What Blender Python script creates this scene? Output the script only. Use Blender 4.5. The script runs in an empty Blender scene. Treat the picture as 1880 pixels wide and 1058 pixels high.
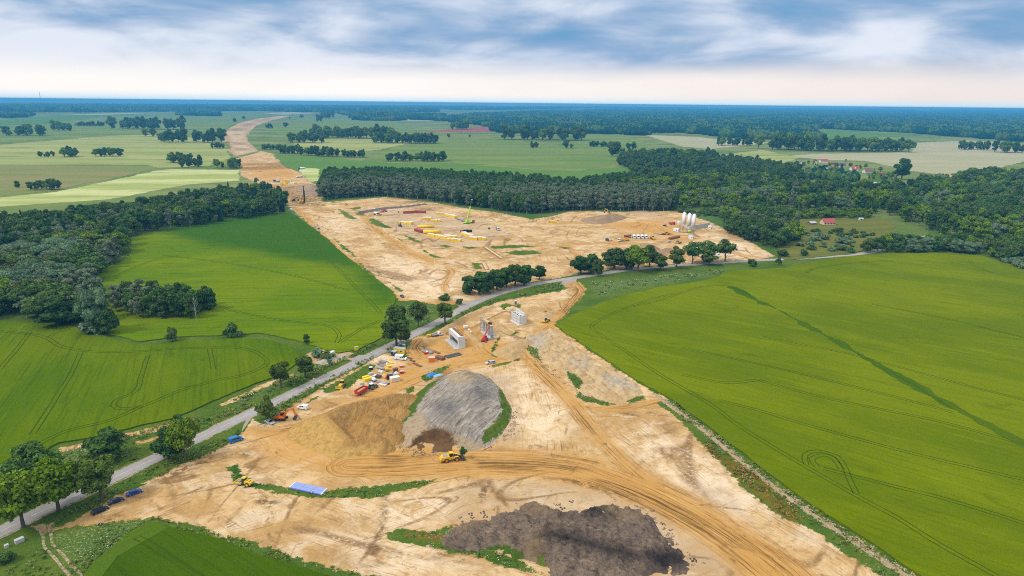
import bpy, bmesh, math, random
import numpy as np
from mathutils import Vector, Matrix
from mathutils.geometry import tessellate_polygon, delaunay_2d_cdt
random.seed(7); RNG = np.random.default_rng(7)
S = bpy.context.scene
C = S.collection
R = math.radians
# ------------------------------------------------------------------ camera
H = 125.0; F = 1253.0
PIT = math.atan((529-189.5)/F); ROL = R(.58)
def cam_axes():
    fw = np.array([0, math.cos(PIT), -math.sin(PIT)]); up = np.array([0, math.sin(PIT), math.cos(PIT)]); rt = np.array([1., 0, 0])
    return fw, rt*math.cos(ROL)+up*math.sin(ROL), up*math.cos(ROL)-rt*math.sin(ROL)
FW, RT, UP = cam_axes()
def G(px, py, z=0.):
    """point of the photograph -> point (x, y) of the land"""
    d = FW*F + RT*(px-940) + UP*(529-py)
    t = (H-z)/max(-d[2], 6.2)
    return (d[0]*t, d[1]*t)
def GP(pts): return [G(*p) for p in pts]
def ANG(p, q):
    a = G(*p); b = G(*q); return math.atan2(b[1]-a[1], b[0]-a[0])
def TB(px, py, h):
    """ground point under the top of a tree of height h"""
    return G(px, py, h)
cam = bpy.data.cameras.new('camera'); co = bpy.data.objects.new('camera', cam); C.objects.link(co)
cam.sensor_width = 36; cam.lens = F/1880*36; cam.clip_start = 1; cam.clip_end = 80000
co.matrix_world = Matrix(((RT[0], UP[0], -FW[0], 0), (RT[1], UP[1], -FW[1], 0), (RT[2], UP[2], -FW[2], H), (0, 0, 0, 1)))
S.camera = co
# ------------------------------------------------------------------ node helper
class NT:
    def __init__(s, name, rough=.85, spec=.05):
        s.m = bpy.data.materials.new(name); s.m.use_nodes = True
        s.t = s.m.node_tree; s.b = s.t.nodes['Principled BSDF']
        s.b.inputs['Roughness'].default_value = rough; s.b.inputs['Specular IOR Level'].default_value = spec
    def n(s, typ, **kw):
        o = s.t.nodes.new(typ)
        for k, v in kw.items(): setattr(o, k, v)
        return o
    def put(s, inp, v):
        if isinstance(v, bpy.types.NodeSocket): s.t.links.new(v, inp)
        elif isinstance(v, (tuple, list)) and len(v) == 3 and inp.type == 'RGBA': inp.default_value = (*v, 1)
        else: inp.default_value = v
    def pos(s): return s.n('ShaderNodeNewGeometry').outputs['Position']
    def attr(s, a): return s.n('ShaderNodeAttribute', attribute_name=a).outputs['Fac']
    def vattr(s, a): return s.n('ShaderNodeAttribute', attribute_name=a).outputs['Vector']
    def noise(s, vec, scale, detail=3, rough=.6, dist=0):
        o = s.n('ShaderNodeTexNoise'); s.put(o.inputs['Vector'], vec)
        o.inputs['Scale'].default_value = scale; o.inputs['Detail'].default_value = detail
        o.inputs['Roughness'].default_value = rough; o.inputs['Distortion'].default_value = dist
        return o.outputs['Fac']
    def vor(s, vec, scale):
        o = s.n('ShaderNodeTexVoronoi'); s.put(o.inputs['Vector'], vec); o.inputs['Scale'].default_value = scale
        return o.outputs['Distance']
    def M(s, op, a, b=0., c=0., clamp=False):
        o = s.n('ShaderNodeMath', operation=op, use_clamp=clamp); s.put(o.inputs[0], a); s.put(o.inputs[1], b); s.put(o.inputs[2], c)
        return o.outputs[0]
    def rng(s, v, a, b, c=0., d=1., smooth=True):
        o = s.n('ShaderNodeMapRange', interpolation_type='SMOOTHSTEP' if smooth else 'LINEAR')
        s.put(o.inputs['Value'], v)
        for i, q in enumerate((a, b, c, d)): s.put(o.inputs[i+1], q)
        return o.outputs[0]
    def mix(s, f, a, b, mode='MIX'):
        o = s.n('ShaderNodeMix', data_type='RGBA', blend_type=mode)
        s.put(o.inputs[0], f); s.put(o.inputs[6], a); s.put(o.inputs[7], b)
        return o.outputs[2]
    def map(s, vec, scale=(1, 1, 1), rot=0., loc=(0, 0, 0)):
        o = s.n('ShaderNodeMapping', vector_type='TEXTURE'); s.put(o.inputs['Vector'], vec)      # stretch along the direction rot
        o.inputs['Scale'].default_value = tuple(1/q for q in scale); o.inputs['Rotation'].default_value = (0, 0, rot); o.inputs['Location'].default_value = loc
        return o.outputs[0]
    def comb(s, x, y, z=0.):
        o = s.n('ShaderNodeCombineXYZ'); s.put(o.inputs[0], x); s.put(o.inputs[1], y); s.put(o.inputs[2], z); return o.outputs[0]
    def bump(s, h, strength=.5, dist=.2):
        o = s.n('ShaderNodeBump'); s.put(o.inputs['Height'], h); o.inputs['Strength'].default_value = strength; o.inputs['Distance'].default_value = dist
        s.t.links.new(o.outputs[0], s.b.inputs['Normal'])
    def col(s, c): s.put(s.b.inputs['Base Color'], c); return s.m
def paint(name, c, rough=.5, metal=0., spec=.3, dirt=.25, dirtc=(.3, .22, .13)):
    t = NT(name, rough, spec); t.b.inputs['Metallic'].default_value = metal
    p = t.n('ShaderNodeTexCoord').outputs['Object']
    f = t.rng(t.noise(p, 1.3, 5, .7), .42, .75, 0, dirt)
    t.put(t.b.inputs['Roughness'], t.rng(t.noise(p, 3., 3), .3, .7, rough*.8, min(1, rough*1.25)))
    return t.col(t.mix(f, c, dirtc))
# ------------------------------------------------------------------ numeric helpers
def hsh(ix, iy, s):
    n = (ix*374761393 + iy*668265263 + s*1442695041) & 0x7fffffff
    n = ((n ^ (n >> 13))*1274126177) & 0x7fffffff
    return ((n ^ (n >> 16)) & 0xffff)/65535.
def vnoise(x, y, s=0):
    x = np.asarray(x, float); y = np.asarray(y, float)
    ix = np.floor(x).astype(np.int64); iy = np.floor(y).astype(np.int64); fx = x-ix; fy = y-iy
    fx = fx*fx*(3-2*fx); fy = fy*fy*(3-2*fy)
    return (hsh(ix, iy, s)*(1-fx)+hsh(ix+1, iy, s)*fx)*(1-fy) + (hsh(ix, iy+1, s)*(1-fx)+hsh(ix+1, iy+1, s)*fx)*fy
def fbm(x, y, sc, o=4, s=0, g=.5):
    r = 0; a = 1; t = 0
    for i in range(o):
        r = r + a*(vnoise(np.asarray(x)*sc, np.asarray(y)*sc, s+i*17)-.5); t += a; a *= g; sc *= 2.03
    return r/t
def sm(x, a, b):
    t = np.clip((x-a)/(b-a), 0, 1); return t*t*(3-2*t)
def seg_d2(P, a, b):
    ab = b-a; L = max(ab@ab, 1e-9)
    t = np.clip(((P-a)@ab)/L, 0, 1); q = P-a-t[:, None]*ab
    return (q*q).sum(1), t
def sdf(P, poly, m=40., cap=-60.):
    """signed distance to a polygon in metres, + inside"""
    poly = np.array(poly); out = np.full(len(P), cap)
    lo = poly.min(0)-m; hi = poly.max(0)+m
    k = np.where((P > lo).all(1) & (P < hi).all(1))[0]
    if len(k) == 0: return out
    Q = P[k]; d = np.full(len(k), 1e12); ins = np.zeros(len(k), bool)
    for i in range(len(poly)):
        a = poly[i]; b = poly[(i+1) % len(poly)]
        d = np.minimum(d, seg_d2(Q, a, b)[0])
        c = (a[1] > Q[:, 1]) != (b[1] > Q[:, 1])
        if a[1] != b[1]:
            ins ^= c & (Q[:, 0] < (b[0]-a[0])*(Q[:, 1]-a[1])/(b[1]-a[1])+a[0])
    d = np.sqrt(d); out[k] = np.where(ins, d, np.maximum(-d, cap)); return out
def smooth_path(pts, step=3.):
    p = [np.array(q, float) for q in pts]; p = [2*p[0]-p[1]]+p+[2*p[-1]-p[-2]]; out = []
    for i in range(1, len(p)-2):
        n = max(2, int(np.linalg.norm(p[i+1]-p[i])/step))
        for k in range(n):
            t = k/n
            out.append(.5*((2*p[i])+(-p[i-1]+p[i+1])*t+(2*p[i-1]-5*p[i]+4*p[i+1]-p[i+2])*t*t+(-p[i-1]+3*p[i]-3*p[i+1]+p[i+2])*t**3))
    out.append(p[-2]); return np.array(out)
def path_uv(P, path, hw):
    """lateral offset, distance along and closeness for points near a path"""
    lo = path.min(0)-hw; hi = path.max(0)+hw
    k = np.where((P > lo).all(1) & (P < hi).all(1))[0]
    if len(k) == 0: return k, None, None
    Q = P[k]; best = np.full(len(k), 1e12); u = np.zeros(len(k)); v = np.zeros(len(k)); L = 0.
    for i in range(len(path)-1):
        a = path[i]; b = path[i+1]; d2, t = seg_d2(Q, a, b); l = np.linalg.norm(b-a)
        w = d2 < best
        if w.any():
            cr = (b-a)[0]*(Q[w]-a)[:, 1]-(b-a)[1]*(Q[w]-a)[:, 0]
            best[w] = d2[w]; u[w] = np.sqrt(d2[w])*np.sign(cr); v[w] = L+t[w]*l
        L += l
    return k, u, v
# ------------------------------------------------------------------ object helpers
def link(o, parent=None):
    C.objects.link(o)
    if parent is not None: o.parent = parent
    return o
def tag(o, label=None, cat=None, group=None, kind=None):
    if label: o['label'] = label
    if cat: o['category'] = cat
    if group: o['group'] = group
    if kind: o['kind'] = kind
    return o
def empty(name, loc=(0, 0, 0), rz=0., sc=1.):
    o = bpy.data.objects.new(name, None); o.empty_display_size = .5; o.location = loc; o.rotation_euler = (0, 0, rz); o.scale = (sc,)*3
    return link(o)
def np_mesh(name, V, Fq, mats=(), smooth=False, attrs=None, mi=None):
    me = bpy.data.meshes.new(name); V = np.asarray(V, np.float32); Fq = np.asarray(Fq, np.int32)
    me.vertices.add(len(V)); me.vertices.foreach_set('co', V.ravel())
    k = Fq.shape[1]; me.loops.add(Fq.size); me.loops.foreach_set('vertex_index', Fq.ravel())
    me.polygons.add(len(Fq)); me.polygons.foreach_set('loop_start', np.arange(len(Fq), dtype=np.int32)*k)
    if smooth: me.polygons.foreach_set('use_smooth', np.ones(len(Fq), bool))
    for m in mats: me.materials.append(m)
    if mi is not None: me.polygons.foreach_set('material_index', np.asarray(mi, np.int32))
    for a, d in (attrs or {}).items():
        t = me.attributes.new(a, 'FLOAT', 'POINT'); t.data.foreach_set('value', np.asarray(d, np.float32))
    me.update(calc_edges=True); me.validate(); return me
def grid_faces(nr, nc):
    i = np.arange(nr-1)[:, None]*nc+np.arange(nc-1)[None, :]
    return np.stack([i, i+1, i+nc+1, i+nc], -1).reshape(-1, 4)
# ------------------------------------------------------------------ layout (points of the photograph on flat land)
S1 = [(99,973),(144,952),(168,938),(210,911),(255,896),(285,875),(345,848),(391,830),(421,814),(440,800),(451,789),(463,767),(472,774),(486,781),(507,770),(545,738),(588,714),(625,690),(655,678),(688,657),(702,646),(708,646),(725,656),(746,655),(748,634),(757,622),(772,614),(779,617),(806,606),(832,592),(860,574),(891,563),(923,552),(955,547),(998,539),(1030,535),(1039,530),(1032,519),(1049,514),(1066,520),(1078,532),(1062,550),(1040,575),(1016,597),(1060,628),(1093,652),(1180,708),(1226,733),(1206,740),(1254,776),(1301,827),(1316,845),(1359,888),(1417,939),(1489,971),(1562,1022),(1616,1058),(1720,1130),(950,1180),(760,1090),(698,1060),(668,1053),(567,1031),(474,998),(412,986),(376,971),(316,956),(280,947),(240,956),(180,962)]
S2 = [(530,379),(600,371),(643,368),(706,362),(791,371),(855,383),(919,391),(975,403),(1010,398),(1043,389),(1085,388),(1149,390),(1181,386),(1245,389),(1277,400),(1302,407),(1328,420),(1380,446),(1422,470),(1400,476),(1351,479),(1204,488),(1080,500),(1050,506),(1000,515),(960,522),(913,536),(880,548),(862,552),(848,560),(800,559),(760,552),(735,552),(723,540),(685,508),(638,474),(600,439),(560,405)]
S3 = [(530,379),(497,348),(470,335),(443,323),(439,310),(432,289),(428,284),(413,273),(380,272),(410,258),(412,248),(422,235),(440,226),(456,222),(480,217),(511,213.6),(533,213),(494,222),(470,231),(458,242),(454,259),(473,276),(504,283),(521,303),(541,313),(552,318),(562,326),(586,344),(591,371)]
LB = [(-10,1015),(30,1003),(60,1000),(25,1030),(60,1028),(40,1058),(-20,1080)]
JUN = [(58,966),(92,962),(96,975),(78,985),(70,972)]
VIL = [(1722,323),(1738,318),(1800,316),(1812,318),(1790,321),(1735,326)]
SAND = [S1, S2, S3, JUN, VIL, [(112,822),(165,811),(240,793),(316,778),(350,765),(335,778),(300,790),(240,803),(165,819),(110,830)], [(405,741),(480,707),(545,682),(540,690),(480,713),(405,748)], [(245,812),(290,800),(310,803),(260,816)], [(560,650),(600,640),(640,642),(652,655),(600,672),(575,668)]]
GRASS = [   # weedy patches inside the bare ground
 [(418,858),(436,852),(445,870),(471,889),(531,893),(585,905),(638,897),(698,891),(757,885),(800,881),(766,896),(698,912),(608,914),(549,913),(513,906),(471,896),(440,890),(424,877)],
 [(709,980),(728,973),(775,976),(802,974),(832,966),(820,986),(823,1007),(870,1000),(960,1030),(1000,1058),(1060,1045),(1090,1065),(960,1048),(900,1028),(847,1016),(787,1004),(713,992)],
 [(960,632),(972,636),(985,643),(992,662),(975,652)],
 [(895,673),(955,658),(957,661),(905,676)],
 [(1040,690),(1060,690),(1072,700),(1060,716),(1050,706)],
 [(1064,720),(1100,735),(1130,742),(1115,746),(1075,738),(1060,728)],
 [(1150,733),(1180,726),(1184,733),(1155,742)],
 [(956,622),(972,618),(966,632),(957,630)],
 [(903,640),(918,617),(908,650),(915,657),(902,652)],
 [(915,563),(930,557),(940,562),(925,568)],[(944,562),(958,559),(952,566)],[(409,262),(420,260),(425,272),(416,274)],[(462,257),(451,251),(455,243)],[(436,300),(446,303),(444,311),(434,309)],[(521,298),(510,297),(524,308),(534,311)],
 [(1000,572),(1015,572),(1012,580)],[(945,610),(958,603),(953,609),(940,616)],
 [(772,692),(800,679),(832,667),(812,683),(782,702)],[(745,716),(766,704),(748,730)],
 [(590,715),(625,697),(680,668),(690,672),(672,690),(640,712),(600,722)],
 [(560,738),(590,722),(586,729),(566,741)],
 [(676,400),(690,403),(720,420),(700,418),(680,410)],[(656,391),(670,391),(669,396),(656,395)],
 [(740,431),(760,438),(775,446),(757,443)],[(727,436),(745,444),(735,442)],
 [(612,437),(650,466),(655,476),(630,458)],[(655,478),(685,505),(690,512),(668,494)],[(690,496),(706,506),(698,505)],[(705,512),(740,535),(735,536)],
 [(780,459),(790,466),(812,474),(796,473),(776,460)],[(805,449),(830,452),(820,456)],[(843,453),(884,454),(860,457)],
 [(897,453),(940,450),(990,452),(940,456),(905,457)],[(925,464),(950,460),(985,460),(995,466),(950,469)],
 [(865,482),(882,484),(884,495),(872,494)],[(1020,452),(1050,455),(1040,458)],
 [(640,382),(665,379),(662,384),(650,386)],[(606,374),(613,371),(614,377)],
 [(620,382),(640,392),(655,402),(645,404),(628,394)],
 [(1080,404),(1100,402),(1090,406)],
 [(424,289),(455,282),(476,276.5),(477,279),(456,285),(427,292.5)],[(425,247),(446,247),(446,248.5),(425,248.5)],[(560,318),(575,330),(570,332),(556,322)],[(545,300),(560,304),(548,306)],
]
# weeds that are not cut away by sand: attribute zones
OCHRE = [[(545,800),(640,750),(760,720),(800,820),(900,830),(1050,845),(1200,885),(1350,960),(1500,1058),(1600,1130),(1350,1058),(1180,945),(1000,880),(850,880),(600,870),(480,840),(470,790)],
 [(780,620),(850,590),(950,640),(1060,545),(1070,560),(1000,620),(930,670),(860,670),(800,690),(700,740),(640,740),(740,670)],
 [(960,640),(1010,690),(1070,745),(1000,740)],[(820,930),(900,900),(960,930),(880,985),(810,970)],
 [(750,470),(790,470),(800,500),(760,490)],[(440,300),(520,300),(560,325),(470,330)],[(1120,410),(1230,400),(1260,440),(1140,425)]]
DARK = [[(1000,878),(1120,880),(1250,930),(1380,1010),(1300,985),(1180,925),(1060,890)],[(870,842),(1000,845),(1090,862),(1000,866),(880,860)],
 [(690,838),(735,836),(745,850),(705,856)],[(440,833),(462,826),(468,836),(450,841)],[(300,868),(390,838),(380,850),(310,882)],
 [(190,950),(220,944),(225,951),(200,956)],[(750,632),(775,628),(790,640),(770,648)],[(465,918),(490,912),(515,922),(500,934),(470,932)],
 [(800,612),(840,600),(850,606),(810,622)],[(700,960),(706,915),(688,905),(712,905),(712,960),(690,1030),(672,1026)],
 [(717,452),(725,453),(728,462),(718,458)],[(770,383),(800,381),(798,387),(770,388)],[(735,372),(770,366),(800,372),(750,374)],
 [(470,345),(560,340),(590,350),(588,370),(540,374)],[(440,308),(520,303),(525,310),(450,313)],[(1060,520),(1075,530),(1040,575),(1030,570),(1050,540)],
 [(1320,960),(1360,990),(1330,1000)],[(870,905),(900,880),(905,900),(880,925)],[(440,230),(460,226),(470,228),(450,234)],[(412,250),(418,250),(432,290),(440,312),(436,312),(425,290)],[(452,240),(458,240),(456,260),(476,278),(470,278),(452,262)],[(425,262),(455,262),(457,266),(424,266)],[(445,300),(515,299),(518,303),(446,304)],[(498,340),(540,345),(520,350)],[(420,236),(452,236),(450,240),(418,240)],[(430,272),(462,272),(465,276),(430,277)],[(470,222),(495,216),(500,218),(475,225)],[(540,372),(590,374),(590,378),(545,378)]]
PALE = [[(700,470),(790,480),(850,520),(840,545),(750,548),(690,500)],[(940,680),(1010,700),(1060,780),(1000,820),(930,780)],[(1180,780),(1300,840),(1420,940),(1350,960),(1220,880),(1150,830)],
 [(720,910),(830,900),(830,960),(700,975),(680,930)],[(1260,855),(1330,880),(1350,930),(1290,900)],[(560,980),(700,980),(900,1050),(700,1050)],[(600,395),(640,400),(655,420),(620,430),(595,410)],[(690,650),(725,656),(720,668),(690,664)],[(1290,425),(1380,450),(1410,470),(1330,475)],[(440,240),(470,275),(430,285)]]
YARD = [[(412,253),(440,226),(533,212),(494,223),(470,231),(458,242),(454,259),(476,278),(440,292),(428,284)],[(680,388),(730,384),(800,384),(850,396),(900,408),(930,430),(880,452),(800,452),(740,432),(700,412)],[(1165,388),(1185,388),(1240,408),(1225,410),(1160,395)],[(830,900),(860,880),(1060,890),(1200,930),(1280,1000),(1240,1058),(820,1010)],[(1255,880),(1340,900),(1380,955),(1300,930)],[(1190,930),(1290,985),(1360,1058),(1240,1058)],[(780,670),(940,690),(950,810),(740,820)]]
FLOWER = [[(735,575),(760,556),(800,560),(790,590),(760,600)],[(95,985),(160,965),(250,955),(278,952),(240,975),(200,1020),(130,1040)],[(110,835),(160,815),(230,800),(210,830),(130,860)],[(1080,520),(1150,512),(1280,500),(1335,492),(1330,500),(1260,515),(1150,530),(1100,545)],[(430,735),(545,683),(600,662),(605,672),(540,700),(440,745)],[(880,1040),(1060,1045),(1090,1060),(900,1060)],[(715,985),(820,975),(820,990)],[(1600,1035),(1640,1050),(1600,1065)],[(0,580),(560,580),(560,590)]]
POPPY = [[(740,978),(815,980),(810,996),(750,988)],[(1318,845),(1340,838),(1390,875),(1440,915),(1470,950),(1460,965),(1415,930),(1360,885)],[(1280,815),(1310,820),(1330,840),(1310,845)]]
LUSH = [[(1020,530),(1035,520),(1030,533),(950,545),(890,560),(900,552)],[(1245,388),(1330,386),(1350,395),(1330,420),(1277,400)],[(795,371),(870,375),(940,386),(1000,398),(960,404),(900,392),(830,379)],[(418,850),(440,850),(480,895),(440,890)]]
HAUL = [([(640,855),(740,853),(830,846),(950,846),(1060,856),(1160,888),(1260,935),(1350,990),(1440,1060),(1510,1130)], 10.),
 ([(1049,514),(1066,532),(1052,555),(1026,585),(990,612),(950,643),(905,660),(840,672),(780,690),(730,712),(660,745),(590,772),(520,790),(460,792)], 4.5),
 ([(955,645),(1000,690),(1045,735),(1085,785),(1130,835),(1190,885),(1290,950),(1400,1030),(1470,1090)], 4.5),
 ([(1085,748),(1140,752),(1190,742),(1215,735)], 3.),
 ([(545,382),(600,440),(650,485),(700,530),(735,550),(790,557),(850,556)], 4.),
 ([(855,456),(1000,452),(1100,446),(1250,440),(1320,460),(1400,474)], 4.),
 ([(1000,412),(1120,409),(1200,415),(1245,440)], 4.),
 ([(900,648),(870,620),(850,600),(838,588)], 4.),([(770,655),(755,640),(765,625)], 4.),
 ([(825,545),(815,525),(830,500),(820,490)], 3.),([(1040,452),(1060,470),(1055,490),(1040,503)], 3.),
 ([(660,390),(690,420),(740,455),(790,480)], 5.)]
WIDE = [([(945,660),(960,720),(980,780),(985,840)], 22.),([(150,955),(290,905),(400,870),(520,940),(700,1000),(900,1050),(1100,1110)], 22.),
 ([(1130,770),(1230,850),(1330,930),(1460,1010),(1560,1080)], 16.),([(440,810),(480,850),(580,880),(700,870),(800,850)], 16.),
 ([(760,940),(830,900),(920,880),(1010,880)], 14.),([(600,400),(680,470),(760,530)], 40.),([(900,470),(1000,480),(1150,470)], 30.),([(960,430),(1100,430),(1240,430)], 40.),
 ([(520,380),(480,340),(450,300),(430,250)], 40.),([(780,600),(860,580),(940,570),(1010,560)], 14.),([(1000,620),(1080,680),(1150,740)], 12.),([(640,700),(700,670),(760,660),(860,640)], 16.)]
# ------------------------------------------------------------------ ground sheet: fine near the site, coarse to the horizon
def build_ground():
    th = np.concatenate([np.linspace(-math.pi, -R(47), 40)[:-1], np.linspace(-R(47), R(47), 660), np.linspace(R(47), math.pi, 40)[1:]])
    rs = [2., 30., 60., 90., 110.]; r = 122.
    while r < 23500:
        rs.append(r); r += max(.55, r*r/(H*680)*.8) if r < 3000 else r*.03
    rs.append(24000.); rs = np.array(rs)
    RR, TT = np.meshgrid(rs, th, indexing='ij'); X = (RR*np.sin(TT)).ravel(); Y = (RR*np.cos(TT)).ravel(); P = np.stack([X, Y], 1)
    n = len(P); A = {}
    sd = np.full(n, -60.)
    for p in SAND: sd = np.maximum(sd, sdf(P, GP(p)))
    for p in GRASS: sd = np.minimum(sd, -sdf(P, GP(p)))
    A['sand'] = np.clip(sd, -20, 20)
    def soft(L, w=3.):
        v = np.zeros(n)
        for p in L:
            q = GP(p); d = np.linalg.norm(np.mean(np.array(q), 0)); v = np.maximum(v, sm(sdf(P, q), -w*d/250, w*d/250))
        return v
    A['ochre'] = soft(OCHRE, 6); A['dark'] = soft(DARK, 2.5); A['pale'] = soft(PALE, 8); A['yard'] = soft(YARD, 4)
    A['flower'] = soft(FLOWER, 3); A['poppy'] = soft(POPPY, 2.); A['lush'] = soft(LUSH, 2.)
    for key, L in (('h', HAUL), ('w', WIDE)):
        u = np.zeros(n); v = np.zeros(n); m = np.zeros(n)
        for i, (pp, hw) in enumerate(L):
            path = smooth_path(GP(pp), 4.); k, uu, vv = path_uv(P, path, hw*1.5)
            if len(k) == 0: continue
            mm = 1-sm(np.abs(uu), hw*.55, hw*1.25); L_ = vv.max()
            mm = mm*sm(vv, 0, 6)*(1-sm(vv, L_-6, L_)) if key == 'w' else mm
            w = mm > m[k]; kk = k[w]; m[kk] = mm[w]; u[kk] = uu[w]+i*57.; v[kk] = vv[w]+i*31.
        A[key+'u'] = u; A[key+'v'] = v; A[key+'m'] = m
    d = np.hypot(X, Y)
    A['far'] = sm(d, 650, 1100); A['amp'] = np.clip(d/300., 1.1, 3.)
    near = sm(sd, 1., 6.)*(1-sm(d, 700, 1000))
    ruts = A['hm']*np.sin(A['hu']*2.4+fbm(X, Y, .08)*5)*.07
    Z = near*(fbm(X, Y, .12, 4, 3)*.5+fbm(X, Y, .5, 3, 9)*.25+ruts)
    V = np.stack([X, Y, Z], 1)
    me = np_mesh('ground', V, grid_faces(len(rs), len(th))[:, ::-1], [ground_mat()], True, A)
    return tag(link(bpy.data.objects.new('ground', me)), kind='structure')
def grass_col(t, p, far=None):
    g = t.mix(t.rng(t.noise(p, .05, 4), .35, .65), (.050, .105, .010), (.115, .150, .018))
    g = t.mix(t.rng(t.noise(p, .6, 4, .7), .35, .7), g, (.050, .100, .014))
    return t.mix(t.rng(t.noise(p, 2.6, 3, .7), .5, .75, 0, .7), g, (.20, .20, .06))
def ground_mat():
    t = NT('ground_soil_and_grass', .95, 0.); p = t.pos()
    nE = t.noise(p, .5, 5, .7); nE2 = t.noise(p, .12, 3)
    sd = t.M('ADD', t.attr('sand'), t.M('ADD', t.M('MULTIPLY', t.M('SUBTRACT', nE, .5), t.M('MULTIPLY', t.attr('amp'), 5.5)), t.M('MULTIPLY', t.M('SUBTRACT', nE2, .5), t.M('MULTIPLY', t.attr('amp'), 5.))))
    sand = t.rng(sd, -.25, .25)
    # bare soil
    s = t.mix(t.rng(t.noise(p, .03, 5, .68), .40, .60), (.43, .27, .105), (.62, .455, .25))
    s = t.mix(t.rng(t.noise(p, .16, 6, .72, .8), .45, .66, 0, .85), s, (.37, .225, .09))
    s = t.mix(t.rng(t.noise(p, .07, 5, .7, .5), .50, .64, 0, .75), s, (.64, .53, .39))
    s = t.mix(t.rng(t.noise(t.map(p, (1, 1, 1), 0, (300, 20, 0)), .05, 6, .74, .8), .55, .66, 0, .7), s, (.34, .21, .09))
    s = t.mix(t.rng(t.noise(p, .9, 5, .75), .52, .72, 0, .6), s, (.66, .50, .30))
    s = t.mix(t.M('MULTIPLY', t.attr('ochre'), t.rng(t.noise(p, .1, 4), .2, .6, .35, .85)), s, (.50, .275, .070))
    s = t.mix(t.M('MULTIPLY', t.attr('pale'), t.rng(t.noise(p, .11, 6, .75, .6), .36, .58, 0, .9)), s, (.72, .60, .44))
    s = t.mix(t.M('MULTIPLY', t.attr('yard'), t.rng(t.noise(p, .2, 5, .7, .5), .25, .7, .2, .7)), s, (.44, .355, .26))
    for ang, lo in ((.5, .54), (-.6, .57), (1.3, .58)):
        pt = t.rng(t.noise(p, .022, 3, .5, .3) if ang == .5 else t.noise(t.map(p, (1, 1, 1), 0, (ang*400, 90, 0)), .025, 3), .42, .62)
        scr = t.noise(t.map(p, (.06, 1.7, 1), ang), 1., 5, .7, .6)
        s = t.mix(t.M('MULTIPLY', pt, t.rng(scr, lo, lo+.12, 0, .7)), s, (.24, .14, .06))
    for ang, k, dx in ((.35, 15., 0), (-.75, 12., 60), (1.5, 11., 130)):      # paired wheel tracks: contour lines of a stretched smooth noise
        nn = t.noise(t.map(p, (.35, 1, 1), ang, (dx, dx*2, 0)), .020, 1.5, .45, .3)
        fr = t.M('ABSOLUTE', t.M('SUBTRACT', t.M('FRACT', t.M('MULTIPLY', nn, k)), .5))
        ln = t.M('MULTIPLY', t.rng(fr, .10, .02, 0, 1), t.rng(t.noise(t.map(p, (.5, 1, 1), ang, (dx, 9, 4)), .03, 4, .65), .50, .60))
        ln = t.M('MULTIPLY', ln, t.rng(t.noise(p, .7, 4, .7), .30, .52))
        s = t.mix(t.M('MULTIPLY', ln, .85), s, (.21, .122, .055))
    wn = t.noise(t.comb(t.M('MULTIPLY', t.attr('wu'), 1.7), t.M('MULTIPLY', t.attr('wv'), .07)), 1., 5, .72, .5)
    wf = t.M('MULTIPLY', t.attr('wm'), t.rng(t.noise(p, .05, 4, .65, .4), .36, .62, .1, 1))
    s = t.mix(t.M('MULTIPLY', wf, t.rng(wn, .52, .64, 0, .75)), s, (.23, .135, .06))
    s = t.mix(t.M('MULTIPLY', wf, t.rng(wn, .46, .34, 0, .6)), s, (.67, .50, .29))
    hn = t.noise(t.comb(t.M('MULTIPLY', t.attr('hu'), 1.25), t.M('MULTIPLY', t.attr('hv'), .03)), 1., 6, .72, .4)
    hf = t.attr('hm')
    s = t.mix(t.M('MULTIPLY', hf, .68), s, (.49, .275, .080))
    hp = t.M('MULTIPLY', hf, t.rng(t.noise(p, .045, 4, .7), .34, .6, .25, 1.))
    s = t.mix(t.M('MULTIPLY', hp, t.rng(hn, .50, .60, 0, .88)), s, (.155, .080, .028))
    s = t.mix(t.M('MULTIPLY', hf, t.rng(hn, .44, .34, 0, .7)), s, (.62, .42, .18))
    iso = t.noise(p, .25, 6, .75, .6); dkn = t.M('ADD', t.M('MULTIPLY', iso, t.M('SUBTRACT', 1., hf)), t.M('MULTIPLY', hn, hf))
    dk = t.M('MULTIPLY', t.attr('dark'), t.rng(dkn, .43, .55))
    s = t.mix(t.M('MULTIPLY', dk, .85), s, (.115, .062, .026))
    s = t.mix(t.rng(t.noise(p, .35, 6, .8), .62, .70, 0, .55), s, (.13, .135, .035))
    s = t.mix(t.rng(t.noise(p, .12, 6, .75, 1.2), .585, .66, 0, .7), s, (.20, .12, .055))
    s = t.mix(t.rng(t.noise(p, 3.2, 2), .62, .75, 0, .45), s, (.16, .10, .05))
    s = t.mix(1., s, (1., .935, .845), 'MULTIPLY')
    # grass and weeds
    g = grass_col(t, p)
    g = t.mix(t.M('MULTIPLY', t.attr('lush'), t.rng(t.noise(p, .3, 5, .75), .3, .6, .4, .9)), g, (.030, .100, .014))
    fl = t.M('MULTIPLY', t.attr('flower'), t.rng(t.noise(p, 1.4, 4, .8), .54, .64, 0, .75))
    g = t.mix(fl, g, (.50, .52, .36))
    po = t.M('MULTIPLY', t.attr('poppy'), t.rng(t.noise(p, 1.1, 4, .8), .47, .58, 0, .75))
    g = t.mix(po, g, (.30, .055, .012))
    fp = t.map(p, (.35, 1, 1), .2)
    fg = t.mix(t.rng(t.noise(fp, .006, 5, .65), .38, .62), (.10, .155, .035), (.20, .225, .07))
    fg = t.mix(t.rng(t.noise(t.map(p, (.1, 1, 1), .1), .02, 5, .7), .5, .68, 0, .7), fg, (.20, .19, .09))
    fg = t.mix(t.rng(t.noise(p, .012, 5, .7), .5, .7, 0, .6), fg, (.035, .085, .025))
    g = t.mix(t.attr('far'), g, fg)
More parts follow.
